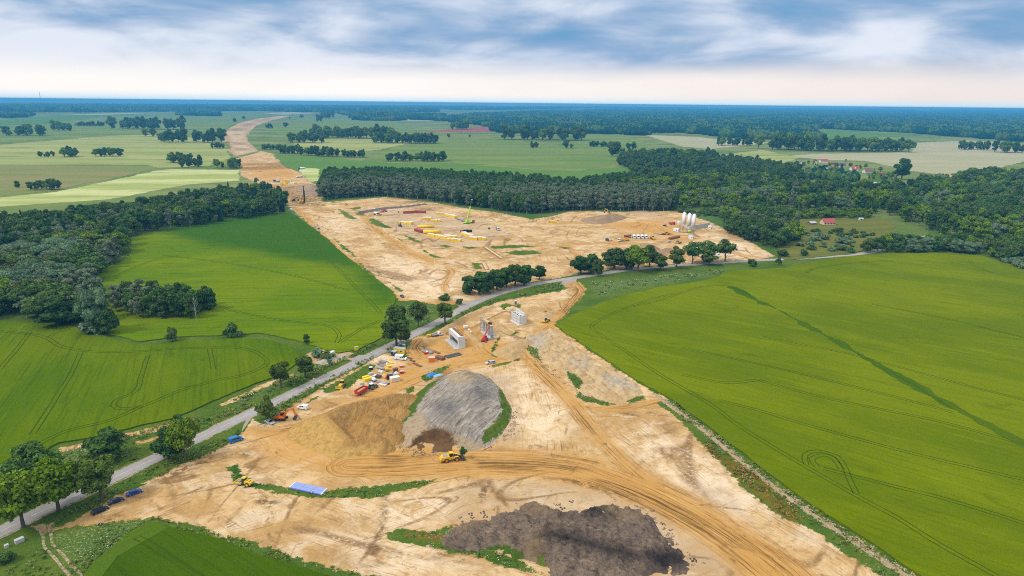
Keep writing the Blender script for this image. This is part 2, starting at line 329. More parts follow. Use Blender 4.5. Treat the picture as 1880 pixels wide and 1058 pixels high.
    h = t.M('ADD', t.M('MULTIPLY', t.noise(p, 1.3, 5, .75), .6), t.M('ADD', t.M('MULTIPLY', t.M('MULTIPLY', wn, wf), .35), t.M('MULTIPLY', t.M('MULTIPLY', hn, hf), .5)))
    t.bump(t.M('MULTIPLY', h, t.M('SUBTRACT', 1.02, t.attr('far'))), .8, .5)
    return t.col(t.mix(sand, g, s))
build_ground()
# ------------------------------------------------------------------ sheets: fields, road
def jag(poly, k=1.):
    """edge of a sheet broken up so it does not run dead straight"""
    out = []; n = len(poly)
    for i in range(n):
        a = np.array(poly[i]); b = np.array(poly[(i+1) % n]); L = np.linalg.norm(b-a); d = max(60, np.linalg.norm((a+b)/2))
        m = int(min(60, max(1, L/(d*.006)))); nn = np.array([-(b-a)[1], (b-a)[0]])/max(L, 1e-6)
        for j in range(m):
            q = a+(b-a)*j/m; w = d*.0016*k*(1 if j else .4)
            out.append(q+nn*(float(fbm(q[0], q[1], .11, 3, 5))*2*w*2.2))
    return out
def sheet(name, poly, mat, z, skirt=0., k=1., inner=None, attrs=None, raw=False):
    pts = poly if raw else GP(poly); pts = jag(pts, k)
    a = sum(pts[i][0]*pts[(i+1) % len(pts)][1]-pts[(i+1) % len(pts)][0]*pts[i][1] for i in range(len(pts)))
    if a < 0: pts = pts[::-1]
    n = len(pts)
    if inner:
        P = np.array(pts); lo = P.min(0); hi = P.max(0)
        gx, gy = np.meshgrid(np.arange(lo[0], hi[0], inner), np.arange(lo[1], hi[1], inner)); Q = np.stack([gx.ravel(), gy.ravel()], 1)
        Q = Q+RNG.uniform(-.2, .2, Q.shape)*inner; Q = Q[sdf(Q, pts) > inner*.4]
        co_ = [Vector(p) for p in pts]+[Vector(q) for q in Q]
        vo, _, fo, *_ = delaunay_2d_cdt(co_, [], [list(range(n))], 1, 1e-4)
        V = np.array([(v.x, v.y, z) for v in vo]); Fq = np.array([f for f in fo if len(f) == 3])
    else:
        V = np.array([(p[0], p[1], z) for p in pts]); Fq = np.array(tessellate_polygon([[Vector((p[0], p[1], 0)) for p in pts]]))
        e1 = V[Fq[:, 1]]-V[Fq[:, 0]]; e2 = V[Fq[:, 2]]-V[Fq[:, 0]]; bad = (e1[:, 0]*e2[:, 1]-e1[:, 1]*e2[:, 0]) < 0; Fq[bad] = Fq[bad][:, ::-1]
    if skirt:
        b = len(V); ring = np.array([(p[0], p[1], z) for p in pts]+[(p[0], p[1], z-skirt) for p in pts]); V = np.concatenate([V, ring])
        i = np.arange(n); j = (i+1) % n
        Fq = np.concatenate([Fq, np.stack([b+i, b+n+i, b+j], 1), np.stack([b+j, b+n+i, b+n+j], 1)])
    A = {k_: f(V[:, :2]) for k_, f in (attrs or {}).items()}
    return tag(link(bpy.data.objects.new(name, np_mesh(name, V, Fq, [mat], False, A))), kind='structure')
def crop_mat(name, c1, c2, c3, ang, tone=None, rows=1., grain=2.2):
    t = NT(name, .9, 0.); p = t.pos()
    c = t.mix(t.rng(t.noise(t.map(p, (.45, 1, 1), ang), .016, 6, .66, .4), .38, .62), c1, c2)
    c = t.mix(t.rng(t.noise(p, .035, 6, .75, .6), .56, .70, 0, .5), c, tuple(q*.7 for q in c2))
    c = t.mix(t.rng(t.noise(t.map(p, (.08, 1, 1), ang, (31, 7, 0)), .18, 5, .72), .56, .68, 0, .4), c, tuple(min(1, q*1.35) for q in c1))
    row = t.noise(t.map(p, (.02, .7, 1), ang), 1., 4, .7, .2)
    c = t.mix(t.rng(row, .48, .68, 0, .5*rows), c, c3)
    fine = t.noise(p, grain, 4, .75)
    c = t.mix(t.rng(fine, .42, .68, 0, .55), c, c3)
    c = t.mix(t.rng(t.noise(t.map(p, (.25, 1, 1), ang), .09, 5, .7), .58, .72, 0, .55), c, c3)
    if tone:
        e = t.M('ADD', t.attr('tone'), t.M('MULTIPLY', t.M('SUBTRACT', t.noise(t.map(p, (.3, 1, 1), ang), .08, 5, .7), .5), 40.))
        c = t.mix(t.rng(e, -14, 16, 0, .85), c, t.mix(t.rng(fine, .35, .7), tone, tuple(q*.6 for q in tone)))
    t.bump(t.M('ADD', fine, t.M('MULTIPLY', row, .6)), .5, .5)
    return t.col(c)
F1 = [(440,397),(490,393),(535,391),(560,409),(600,438),(638,474),(685,508),(723,536),(724,556),(704,585),(715,612),(700,622),(652,645),(620,650),(595,643),(545,627),(475,613),(434,616),(332,620),(255,628),(200,615),(165,600),(150,515),(240,472),(235,440),(306,420)]
F1D = [(487,390),(560,385),(740,540),(700,560),(640,493),(540,478),(440,459),(340,443),(290,425),(330,400)]
F2 = [(-90,586),(0,590),(130,600),(190,618),(255,638),(332,629),(434,622),(500,626),(540,641),(556,655),(540,673),(515,691),(480,702),(400,735),(316,770),(240,788),(165,806),(108,815),(30,866),(-110,925)]
F4 = [(1019,599),(1064,574),(1106,556),(1157,541),(1213,528),(1277,520),(1318,510),(1332,499),(1440,493),(1500,480),(1560,471),(1640,466),(1738,465),(1805,471),(1850,485),(1890,499),(2020,520),(2500,600),(3000,1000),(2300,1400),(1900,1190),(1688,1058),(1562,975),(1453,903),(1345,819),(1300,783),(1226,731),(1180,706),(1100,653)]
F4S = [(1335,527),(1352,530),(1440,574),(1530,621),(1640,684),(1760,749),(1890,814),(2150,939),(2400,1055),(2400,1080),(2150,960),(1890,828),(1760,761),(1650,698),(1540,636),(1440,580),(1380,551)]
F3 = [(280,958),(316,972),(406,992),(474,1021),(567,1048),(650,1075),(800,1130),(60,1150),(150,1066),(172,1036),(237,980)]
YG = (.156, .188, .0003); YG2 = (.085, .160, .004); DG = (.040, .085, .003)
q1 = GP(F1D)
sheet('upper_field', F1, crop_mat('barley_crop', (.158, .208, .0005), (.106, .174, .001), DG, .12, (.034, .108, .007)), .6, .6, 1., 6., {'tone': lambda P: np.clip(sdf(P, q1), -40, 40)})
sheet('lower_field', F2, crop_mat('rye_crop', (.116, .160, .0005), (.074, .132, .001), (.034, .075, .003), ANG((92,752),(148,650))), .6, .6, 1.)
sheet('large_field', F4, crop_mat('wheat_crop', YG, (.104, .144, .0003), (.064, .102, .001), ANG((1475,781),(1670,834)), None, .8), .6, .6, 1.)
sheet('corner_field', F3, crop_mat('oat_crop', (.058, .104, .001), (.040, .084, .002), (.026, .064, .003), ANG((290,1010),(360,1058))), .6, .6, 1.)
sheet('field_strip', [(280,959),(237,981),(172,1037),(150,1066),(110,1120),(140,1125),(215,1025),(310,972)], crop_mat('oat_crop_edge', (.085, .135, .008), (.070, .125, .008), (.04, .09, .008), .9), .66, .06, .6)
sheet('crop_gap', F4S, crop_mat('thin_crop', (.044, .098, .004), (.082, .124, .002), (.030, .074, .004), ANG((1540,620),(1700,715))), .64, 0, 3.)
# wheel tracks in the crops
trk_m = crop_mat('flattened_crop', (.044, .076, .004), (.056, .090, .004), (.03, .058, .004), 0)
def ribbon(name, path, offs, w, z, mat, kind='structure', wig=0.):
    V = []; Fq = []
    for o in offs:
        d = np.gradient(path, axis=0); d /= np.maximum(np.linalg.norm(d, axis=1), 1e-6)[:, None]; nn = np.stack([-d[:, 1], d[:, 0]], 1)
        c = path+nn*(o+wig*fbm(path[:, 0], path[:, 1], .15, 2, 3))[:, None] if wig else path+nn*o
        ww = w*(1+.5*fbm(path[:, 0], path[:, 1], .3, 2, 8)) if wig else np.full(len(path), w)
        b = len(V); k = len(path)
        V += [(x, y, z) for x, y in c-nn*ww[:, None]/2]+[(x, y, z) for x, y in c+nn*ww[:, None]/2]
        Fq += [(b+i, b+i+1, b+k+i+1, b+k+i) for i in range(k-1)]
    return tag(link(bpy.data.objects.new(name, np_mesh(name, V, Fq, [mat]))), kind=kind)
TRAM = [[(1088,606),(1120,628),(1160,655),(1215,692),(1300,742),(1345,776),(1400,812),(1480,860),(1570,912),(1640,950),(1720,1000),(1830,1062)],
 [(1088,606),(1090,596),(1130,575),(1190,553),(1238,540)],[(1392,700),(1450,716),(1518,734),(1706,772),(1815,801),(1890,822)],
 [(1323,738),(1400,758),(1475,781),(1670,834),(1890,886)],[(1511,863),(1627,892),(1742,921),(1890,967)],[(1250,690),(1330,705),(1392,700)],
 [(1480,856),(1478,838),(1500,831),(1535,840),(1550,860),(1560,885),(1572,910)],[(1490,495),(1480,502),(1500,494),(1560,485),(1640,480)],
 [(1160,565),(1215,552),(1280,530),(1335,525)],[(1500,860),(1490,846),(1510,838),(1530,845),(1545,865)],[(1780,480),(1790,490),(1830,505),(1890,515)],
 [(1400,620),(1550,650),(1700,690),(1890,740)],[(1250,640),(1400,672),(1600,720),(1750,760)],[(1600,560),(1750,590),(1890,625)]]
for pp in TRAM:
    if pp[-1][0] >= 1890: (ax, ay), (bx, by) = pp[-2:]; pp.append((2200, by+(by-ay)*(2200-bx)/(bx-ax)))
    ribbon('wheel_track', smooth_path(GP(pp), 3), (-.95, .95), .32, .645, trk_m, wig=.4)
TRAM2 = [[(0,610),(50,615),(85,622),(110,637),(160,647),(240,648),(330,642),(420,640),(460,645),(480,655),(490,670),(450,690),(400,700),(330,720),(262,748),(215,752),(212,738),(250,720),(260,690),(272,655)],
 [(55,612),(30,645),(0,680)],[(148,650),(130,690),(110,720),(92,752),(60,800)],[(385,642),(392,680)],[(262,748),(200,775),(120,795),(40,835),(-20,870)],[(90,622),(105,612),(130,606)]]
for pp in TRAM2: ribbon('wheel_track', smooth_path(GP(pp), 3), (-1., 1.), .4, .645, trk_m, wig=.4)
TRAM3 = [[(540,408),(560,436),(600,475),(640,515),(680,556),(700,578)],[(210,508),(280,480),(330,470)],[(390,560),(440,575),(520,590),(600,600),(622,615),(618,632)],[(622,632),(660,608),(700,590)],[(300,470),(420,485),(540,508),(640,535)]]
for i, pp in enumerate(TRAM3): ribbon('wheel_track', smooth_path(GP(pp), 3), (-1., 1.), .4, .645, trk_m, wig=.4)
ribbon('wheel_track', smooth_path(GP([(250,990),(290,1010),(360,1058),(420,1100)]), 3), (-.9, .9), .4, .665, trk_m, wig=.4)
# ditch bank between the two left fields
# far fields -----------------------------------------------------------
def far_mat(name, c1, c2, ang=.1, st=.5, c3=None, sc=.02):
    t = NT(name, .95, 0.); p = t.pos()
    c = t.mix(t.rng(t.noise(t.map(p, (.12, 1, 1), ang), sc, 6, .72), .36, .64), c1, c2)
    if c3: c = t.mix(t.rng(t.noise(t.map(p, (.2, 1, 1), ang), sc*2.4, 5, .75), .52, .66, 0, st), c, c3)
    return t.col(t.mix(t.rng(t.noise(p, .12, 4, .8), .5, .75, 0, .4), c, tuple(q*.55 for q in c1)))
FB = far_mat('camomile_field', (.30, .34, .10), (.50, .50, .22), .15, .6, (.13, .20, .04), .016)
FT = far_mat('dry_meadow', (.24, .20, .08), (.16, .20, .05), .1, .5, (.12, .17, .045))
FP = far_mat('pale_meadow', (.24, .275, .08), (.34, .335, .11), .1, .7, (.10, .17, .05), .01)
FG = far_mat('green_meadow', (.085, .175, .030), (.110, .195, .035), .1, .5, (.16, .19, .07), .008)
FM = far_mat('mixed_meadow', (.18, .22, .055), (.11, .18, .04), .1, .6, (.21, .20, .09), .01)
FR = far_mat('red_poppy_field', (.30, .085, .075), (.22, .11, .07), .1)
FN = far_mat('tan_stubble', (.38, .34, .20), (.31, .30, .17), -.1, .5, (.26, .27, .14), .01)
FO = far_mat('heath', (.105, .125, .022), (.16, .145, .035), .1, .6, (.05, .09, .02), .05)
FE = far_mat('clearing', (.055, .115, .02), (.095, .14, .025), .1, .6, (.16, .15, .06), .05)
fl = [(FP, [(-60,270),(0,266),(200,250),(300,245),(410,262),(424,290),(380,306),(290,308),(270,303),(0,304),(-60,305)]),
 (FT, [(-60,306),(0,305),(270,306),(290,309),(204,329),(150,338),(102,350),(0,360),(-60,365)]),
 (FB, [(-80,392),(0,380),(204,366),(340,340),(440,332),(438,312),(313,311),(290,313),(204,332),(102,353),(0,363),(-80,372)]),
 (FG, [(500,284),(560,286),(720,300),(900,305),(1060,318),(1190,300),(1180,330),(900,330),(590,326),(560,314),(541,313),(520,302)]),
 (FM, [(660,296),(720,272),(800,258),(930,256),(1040,270),(1092,238),(1180,258),(1192,275),(1140,298),(1060,316),(900,303),(720,297)]),
 (FP, [(540,262),(640,250),(720,245),(800,252),(700,275),(600,285),(540,280)]),
 (FM, [(480,240),(560,216),(700,216),(760,235),(700,250),(560,256)]),
 (FM, [(-60,250),(0,247),(120,222),(400,205),(470,206),(430,228),(400,248),(200,248),(0,262),(-60,265)]),
 (FG, [(-60,222),(0,221),(160,208),(300,206),(200,214),(60,228),(-60,234)]),
 (FR, [(772,243),(860,234),(940,232),(940,242),(850,243)]),
 (FN, [(1184,248),(1284,252),(1336,259),(1420,262),(1373,267),(1307,274),(1254,270)]),
 (FN, [(1440,287),(1500,283),(1675,280),(1675,263),(1776,258),(1850,261),(1890,270),(1960,280),(1960,300),(1880,297),(1805,316),(1731,321),(1675,315),(1590,296),(1515,294)]),
 (FG, [(1490,240),(1540,238),(1640,246),(1690,249),(1600,253),(1500,257)]),
 (FB, [(545,310),(570,309),(586,311),(586,332),(572,336),(556,322)]),
 (FG, [(1180,331),(1230,330),(1230,340),(1010,345),(1000,333)]),
 (FE, [(1084,329),(1150,331),(1168,336),(1120,342),(1030,336)]),
 (FO, [(1400,395),(1500,390),(1600,395),(1640,408),(1640,440),(1560,468),(1440,478),(1425,468),(1440,430)]),
 (FP, [(1320,285),(1400,276),(1470,290),(1440,300),(1360,300)]),
 (FE, [(1590,315),(1640,318),(1640,340),(1600,345)]),(FE, [(1700,420),(1745,425),(1760,440),(1700,440)]),
 (FN, [(480,208),(560,205),(600,207),(520,211)]),(FN, [(100,212),(170,209),(300,207),(200,211)]),(FN, [(640,212),(720,214),(800,222),(720,222)]),
 (FE, [(1730,428),(1890,426),(1890,440),(1800,452)]),(FN, [(1400,218),(1430,217),(1434,221),(1402,222)]),(FP, [(0,200),(200,196),(420,197),(300,201),(60,206)]),(FP, [(1740,203),(1890,206),(1890,209),(1760,207)])]
fl += [(FN, [(0,187),(260,190),(300,191.5),(0,189)]),(FN, [(120,194),(420,197),(460,198.5),(160,196)]),(FP, [(430,191),(700,194.5),(640,196),(420,192.5)]),(FN, [(900,198),(1180,200.5),(1150,202),(880,199.5)]),(FP, [(1320,205),(1560,207.5),(1600,209.5),(1340,207)]),(FN, [(1250,212),(1330,212.5),(1340,215),(1260,214.5)]),(FN, [(1560,215),(1650,216),(1640,219),(1570,218)])]
for i, (m, p) in enumerate(fl): sheet('meadow', p, m, .12+.015*i, 0, 1.2)
# road -------------------------------------------------------------------
ROADP = [(-60,1004),(0,977),(60,947),(114,922),(221,872),(270,849),(370,802),(469,755),(545,719),(627,680),(684,652),(740,624),(800,594),(836,574),(870,557),(913,540),(977,523),(1032,514),(1091,505),(1136,498),(1204,491),(1298,484),(1400,478),(1478,474.5),(1540,470),(1580,466),(1615,460),(1660,447),(1700,435),(1740,427),(1800,424),(1890,424),(1980,426)]
rp = smooth_path(GP(ROADP), 4)
def road_mat():
    t = NT('worn_asphalt', .85, .25); p = t.pos()
    c = t.mix(t.rng(t.noise(p, .08, 5, .7), .3, .7), (.27, .24, .22), (.34, .31, .285))
    c = t.mix(t.rng(t.noise(p, 1.2, 5, .75), .5, .7, 0, .5), c, (.19, .17, .155))
    t.bump(t.noise(p, 6, 2), .2, .05); return t.col(c)
def line_mat():
    t = NT('road_paint', .7, .3); p = t.pos()
    return t.col(t.mix(t.rng(t.noise(p, 1.5, 5, .8), .42, .62), (.66, .63, .52), (.36, .33, .29)))
def shoulder_mat():
    t = NT('gravel_shoulder', .95, .1); p = t.pos()
    return t.col(t.mix(t.rng(t.noise(p, .7, 5, .75), .42, .62), (.34, .26, .17), (.075, .11, .025)))
ribbon('road_shoulder', rp, (0,), 7.6, .06, shoulder_mat(), wig=.6)
ribbon('road', rp, (0,), 6.2, .10, road_mat())
LM = line_mat()
def dashes(name, path, off, on, gap, w, z):
    d = np.gradient(path, axis=0); d /= np.linalg.norm(d, axis=1)[:, None]; nn = np.stack([-d[:, 1], d[:, 0]], 1); c = path+nn*off
    s = np.concatenate([[0], np.cumsum(np.linalg.norm(np.diff(c, axis=0), axis=1))]); V = []; Fq = []; x = 0
    while x+on < s[-1] and x < 900:
        f = np.linspace(x, x+on, 4); px_ = np.interp(f, s, c[:, 0]); py_ = np.interp(f, s, c[:, 1]); nx = np.interp(f, s, nn[:, 0]); ny = np.interp(f, s, nn[:, 1]); b = len(V)
        for q in range(4): V += [(px_[q]-nx[q]*w/2, py_[q]-ny[q]*w/2, z), (px_[q]+nx[q]*w/2, py_[q]+ny[q]*w/2, z)]
        Fq += [(b+2*q, b+2*q+2, b+2*q+3, b+2*q+1) for q in range(3)]; x += on+gap
    return tag(link(bpy.data.objects.new(name, np_mesh(name, V, Fq, [LM]))), kind='structure')
dashes('road_marking', rp, 0, 7, 1.6, .2, .115)
def apron(name, p, m, z): sheet(name, p, m, z, 0, .6)
am = NT('dusty_asphalt', .9); am.col(am.mix(am.rng(am.noise(am.pos(), .5, 5, .7), .35, .65), (.36, .28, .19), (.30, .265, .235)))
apron('road_mouth', [(640,660),(660,652),(676,653),(690,646),(700,651),(660,668),(648,664)], am.m, .08)
apron('road_mouth', [(838,558),(862,553),(880,547),(892,551),(868,563),(850,570)], am.m, .08)
apron('road_mouth', [(440,800),(462,768),(474,760),(490,748),(478,750),(452,768)], am.m, .08)
apron('road_mouth', [(1028,523),(1036,514),(1060,510),(1058,518)], am.m, .08)
# two-wheel farm track at the lower left corner
tm = NT('farm_track_soil', .95); tm.col(tm.mix(tm.rng(tm.noise(tm.pos(), .9, 5, .75), .4, .6), (.40, .30, .20), (.10, .12, .03)))
ribbon('farm_track', smooth_path(GP([(78,966),(86,985),(90,1003),(108,1025),(128,1045),(150,1068),(165,1090)]), 1.), (-1.0, 1.0), .8, .03, tm.m, wig=1.)
# ------------------------------------------------------------------ sky, sun, haze
SUN_EL = R(48); SUN_AZ = R(-115)          # azimuth from +Y (view direction), clockwise positive
SKYC = [(.05, .225, .42), (.205, .315, .475), (.56, .60, .68), (.735, .71, .695), (.645, .59, .565), (1., 1.02, 1.05)]
def build_sky():
    w = bpy.data.worlds.new('World'); S.world = w; w.use_nodes = True; t = w.node_tree; t.nodes.clear()
    h = NT.__new__(NT); h.t = t
    sky = h.n('ShaderNodeTexSky', sky_type='NISHITA'); sky.sun_disc = False; sky.sun_elevation = SUN_EL; sky.sun_rotation = SUN_AZ; sky.air_density = 1.2; sky.dust_density = 2
    bg1 = h.n('ShaderNodeBackground'); h.t.links.new(sky.outputs[0], bg1.inputs[0]); bg1.inputs[1].default_value = .10
    d = h.n('ShaderNodeTexCoord').outputs['Generated']; sp = h.n('ShaderNodeSeparateXYZ'); h.put(sp.inputs[0], d); x, y, z = sp.outputs
    az = h.M('DIVIDE', x, h.M('ADD', h.M('ABSOLUTE', y), .2))
    n1 = h.noise(h.comb(h.M('MULTIPLY', az, 2.6), h.M('MULTIPLY', h.M('SUBTRACT', z, h.M('MULTIPLY', az, .02)), 11.), h.M('MULTIPLY', y, .3)), 1.0, 5, .46, .2)
    n2 = h.noise(h.comb(h.M('MULTIPLY', az, 5.5), h.M('MULTIPLY', z, 17.), h.M('ADD', h.M('MULTIPLY', y, .3), 5.)), 1.1, 7, .52, .35)
    f = h.M('ADD', h.M('MULTIPLY', n1, .62), h.M('MULTIPLY', n2, .38))
    g = h.M('MULTIPLY', h.rng(h.M('ABSOLUTE', h.M('SUBTRACT', az, .14)), .0, .30, 1, 0), h.rng(h.M('ABSOLUTE', h.M('SUBTRACT', z, .085)), 0, .06, 1, 0))      # heavy grey cloud ahead
    g2 = h.M('MULTIPLY', h.rng(h.M('ABSOLUTE', h.M('ADD', az, .27)), .0, .16, 1, 0), h.rng(z, .075, .16))
    g3 = h.M('MULTIPLY', h.rng(az, .40, .8), h.rng(z, .05, .14))
    lf = h.M('MULTIPLY', h.rng(az, -.15, -.6), h.rng(z, .15, .05))
    f = h.M('SUBTRACT', f, h.M('ADD', h.M('MULTIPLY', g, .12), h.M('ADD', h.M('MULTIPLY', g2, .12), h.M('MULTIPLY', g3, .04)))); f = h.M('ADD', f, h.M('MULTIPLY', lf, .05))
    f = h.M('SUBTRACT', f, h.M('MULTIPLY', h.rng(z, .085, .16), .045))
    low = h.rng(h.M('ADD', z, h.M('MULTIPLY', h.M('SUBTRACT', n1, .5), .06)), .022, .070)           # cloud base starts above the bright band on the horizon
    cl = h.mix(h.rng(f, .32, .49), SKYC[0], SKYC[1])
    cl = h.mix(h.rng(f, .44, .60), cl, SKYC[2])
    hz = h.mix(h.rng(h.M('ADD', az, h.M('MULTIPLY', n2, .4)), -.2, .75), SKYC[3], SKYC[4])
    hz = h.mix(h.rng(z, -.001, .012), (.46, .61, .71), hz)            # the thick air right on the horizon
    c = h.mix(low, hz, cl)
    c = h.mix(h.rng(z, .2, .75), c, SKYC[5])                 # brighter overcast overhead
    bg2 = h.n('ShaderNodeBackground'); h.put(bg2.inputs[0], c); bg2.inputs[1].default_value = 1.0
    mx = h.n('ShaderNodeMixShader'); h.put(mx.inputs[0], h.rng(f, .60, .44, .95, 1.)); t.links.new(bg1.outputs[0], mx.inputs[1]); t.links.new(bg2.outputs[0], mx.inputs[2])
    o = h.n('ShaderNodeOutputWorld'); t.links.new(mx.outputs[0], o.inputs[0])
    w.cycles.sampling_method = 'MANUAL'; w.cycles.sample_map_resolution = 512
    l = bpy.data.lights.new('sun', 'SUN'); l.energy = 1.5; l.angle = R(10); l.color = (1, .95, .87); lo = bpy.data.objects.new('sun', l); C.objects.link(lo)
    v = Vector((math.sin(SUN_AZ)*math.cos(SUN_EL), math.cos(SUN_AZ)*math.cos(SUN_EL), math.sin(SUN_EL)))
    lo.rotation_euler = v.to_track_quat('Z', 'Y').to_euler(); lo.location = (-60, -60, 300)
build_sky()
HAZE_D = 1.05e-4
def build_haze():
    m = bpy.data.materials.new('haze_air'); m.use_nodes = True; t = m.node_tree; t.nodes.clear()
    v = t.nodes.new('ShaderNodeVolumePrincipled'); v.inputs['Color'].default_value = (.11, .50, .88, 1); v.inputs['Density'].default_value = HAZE_D
    v.inputs['Anisotropy'].default_value = .0
    o = t.nodes.new('ShaderNodeOutputMaterial'); t.links.new(v.outputs[0], o.inputs['Volume'])
    a = 26000.; z0 = -8.; z1 = 128.
    V = [(x, y, z) for z in (z0, z1) for x, y in ((-a, -a), (a, -a), (a, a), (-a, a))]
    Fq = [(0, 3, 2, 1), (4, 5, 6, 7), (0, 1, 5, 4), (1, 2, 6, 5), (2, 3, 7, 6), (3, 0, 4, 7)]
    tag(link(bpy.data.objects.new('haze', np_mesh('haze', V, Fq, [m]))), kind='stuff')
build_haze()
S.view_settings.view_transform = 'Standard'; S.view_settings.look = 'None'; S.view_settings.exposure = .5; S.view_settings.gamma = 1
S.cycles.volume_bounces = 0; S.cycles.max_bounces = 6; S.cycles.diffuse_bounces = 3; S.cycles.transparent_max_bounces = 8; S.cycles.use_denoising = False; S.cycles.filter_width = 1.05
# ------------------------------------------------------------------ trees
LEAFK = 2.1
def leaf_mat(name, c, var=.35, tint=(.16, .17, .03)):
    c = tuple(q*LEAFK for q in c); tint = tuple(q*1.2 for q in tint)
    t = NT(name, .7, .03); p = t.pos(); oi = t.n('ShaderNodeObjectInfo').outputs['Random']
    k = t.mix(t.rng(t.noise(p, .35, 4, .7), .35, .68), tuple(q*(1-var) for q in c), tuple(min(1, q*(1+var*1.3)) for q in c))
    k = t.mix(t.rng(t.noise(p, 1.7, 3, .7), .5, .72, 0, .6), k, tuple(q*.45 for q in c))
    k = t.mix(t.M('MULTIPLY', t.rng(oi, .35, 1., 0, .62), 1.), k, tint)
    k = t.mix(t.rng(oi, .45, 0., 0, .5), k, tuple(q*.5 for q in c))
    tr = t.n('ShaderNodeBsdfTranslucent'); t.put(tr.inputs[0], k); mx = t.n('ShaderNodeMixShader'); mx.inputs[0].default_value = .22
    out = t.t.nodes['Material Output']; t.t.links.new(t.b.outputs[0], mx.inputs[1]); t.t.links.new(tr.outputs[0], mx.inputs[2]); t.t.links.new(mx.outputs[0], out.inputs[0])
    return t.col(k)
BARK = paint('bark', (.12, .09, .06), .95, dirt=.6, dirtc=(.05, .045, .03)); BARKW = paint('birch_bark', (.42, .41, .37), .9, dirt=.7, dirtc=(.12, .11, .10))
L_DARK = leaf_mat('leaf_dark', (.034, .072, .016), .4, (.085, .110, .018)); L_LIME = leaf_mat('leaf_bright', (.082, .135, .006), .4, (.14, .19, .015))
L_OLIVE = leaf_mat('leaf_olive', (.062, .092, .014), .4, (.13, .12, .02)); L_GREY = leaf_mat('leaf_birch', (.100, .130, .068), .35, (.15, .145, .09))
L_WILL = leaf_mat('leaf_willow', (.085, .135, .065), .35, (.16, .19, .11)); L_SPR = leaf_mat('needle', (.016, .046, .026), .35, (.03, .06, .03)); L_MID = leaf_mat('leaf_mid', (.046, .088, .018), .4, (.105, .125, .028)); L_FAR_HAZED = leaf_mat('leaf_far_haze_tint', (.006, .036, .026), .3, (.012, .045, .03))  # far leaf: blue teal of distant haze put into the leaf colour
ICO = None
def ico():
    global ICO
    if ICO is None:
        b = bmesh.new(); bmesh.ops.create_icosphere(b, subdivisions=2, radius=1); ICO = (np.array([v.co[:] for v in b.verts]), np.array([[v.index for v in f.verts] for f in b.faces])); b.free()
    return ICO
def rand_dirs(n, rg):
    v = rg.normal(size=(n, 3)); return v/np.linalg.norm(v, axis=1)[:, None]
def leaves(P, N, size, rg, droop=0.):
    """a small bent leaf clump (two triangles) for each point"""
    n = len(P); N = N+rg.normal(size=(n, 3))*.55; N /= np.linalg.norm(N, axis=1)[:, None]
    t = np.cross(N, rg.normal(size=(n, 3))); t /= np.linalg.norm(t, axis=1)[:, None]
    if droop: t[:, 2] -= droop; t /= np.linalg.norm(t, axis=1)[:, None]
    b = np.cross(N, t); s = size*rg.uniform(.6, 1.4, n)[:, None]; a = rg.uniform(.55, 1, n)[:, None]
    V = np.stack([P-t*s, P-b*s*a+N*s*.15, P+t*s, P+b*s*a+N*s*.15], 1).reshape(-1, 3)
    i = np.arange(n)*4; return V, np.stack([i, i+1, i+2, i+3], 1)
def crown_arrays(rg, h, w, base, nb, nl, ls, shape='oval', droop=0., core=.74):
    """crown of leaf clumps in blobs around a dark open core; base = height of the lowest leaves"""
    V = []; Fq = []; b0 = 0; IV, IF = ico(); cz = (h+base)/2; rz = (h-base)/2; r = w/2
    blobs = []
    for i in range(nb):
        for _ in range(20):
            d = rand_dirs(1, rg)[0]; q = rg.uniform(.45, .82)
            zz = d[2]*q
            k = 1.0
            if shape == 'cone': k = 1-.75*(zz+1)/2
            elif shape == 'egg': k = 1-.35*max(0, zz)
            elif shape == 'spread': k = 1.12 if zz > -.2 else .8
            c = np.array([d[0]*q*r*k, d[1]*q*r*k, cz+zz*rz]); br = r*rg.uniform(.30, .46)*(.75 if shape == 'cone' else 1)
            if all(np.linalg.norm(c-o[0]) > .55*(br+o[1])*.8 for o in blobs): break
        blobs.append((c, br))
    blobs.append((np.array([0, 0, cz-.1*rz]), r*.62))
    per = int(nl/len(blobs))
    for c, br in blobs:
        k = IV*(br*core)*np.array([1, 1, .85])*(1+.25*rg.normal(size=(len(IV), 1))*.5)+c
        V.append(k); Fq.append(np.concatenate([IF, IF[:, 2:]], 1)+b0); b0 += len(k)
        D = rand_dirs(per, rg); D[:, 2] = np.where(D[:, 2] < -.5, -D[:, 2], D[:, 2])
        P = c+D*br*rg.uniform(.72, 1.12, per)[:, None]*np.array([1, 1, .88])
        v, f = leaves(P, D, ls, rg, droop); V.append(v); Fq.append(f+b0); b0 += len(v)
    return V, Fq
def fix_quads(Fq):
    F4_ = np.concatenate(Fq); return F4_
def poly_mesh(name, V, Fq, mats, mi=None):
    """faces of 3 or 4 corners (a repeated last corner means a triangle)"""
    V = np.concatenate(V); Fq = np.concatenate(Fq); tri = Fq[:, 2] == Fq[:, 3]
    me = bpy.data.meshes.new(name); me.vertices.add(len(V)); me.vertices.foreach_set('co', V.astype(np.float32).ravel())
    cnt = np.where(tri, 3, 4); ls = np.concatenate([[0], np.cumsum(cnt)[:-1]]); idx = np.concatenate([f[:c] for f, c in zip(Fq, cnt)]) if len(Fq) else []
    me.loops.add(int(cnt.sum())); me.loops.foreach_set('vertex_index', np.asarray(idx, np.int32)); me.polygons.add(len(Fq)); me.polygons.foreach_set('loop_start', ls.astype(np.int32))
    for m in mats: me.materials.append(m)
    if mi is not None: me.polygons.foreach_set('material_index', np.asarray(mi, np.int32))
    me.update(calc_edges=True); return me
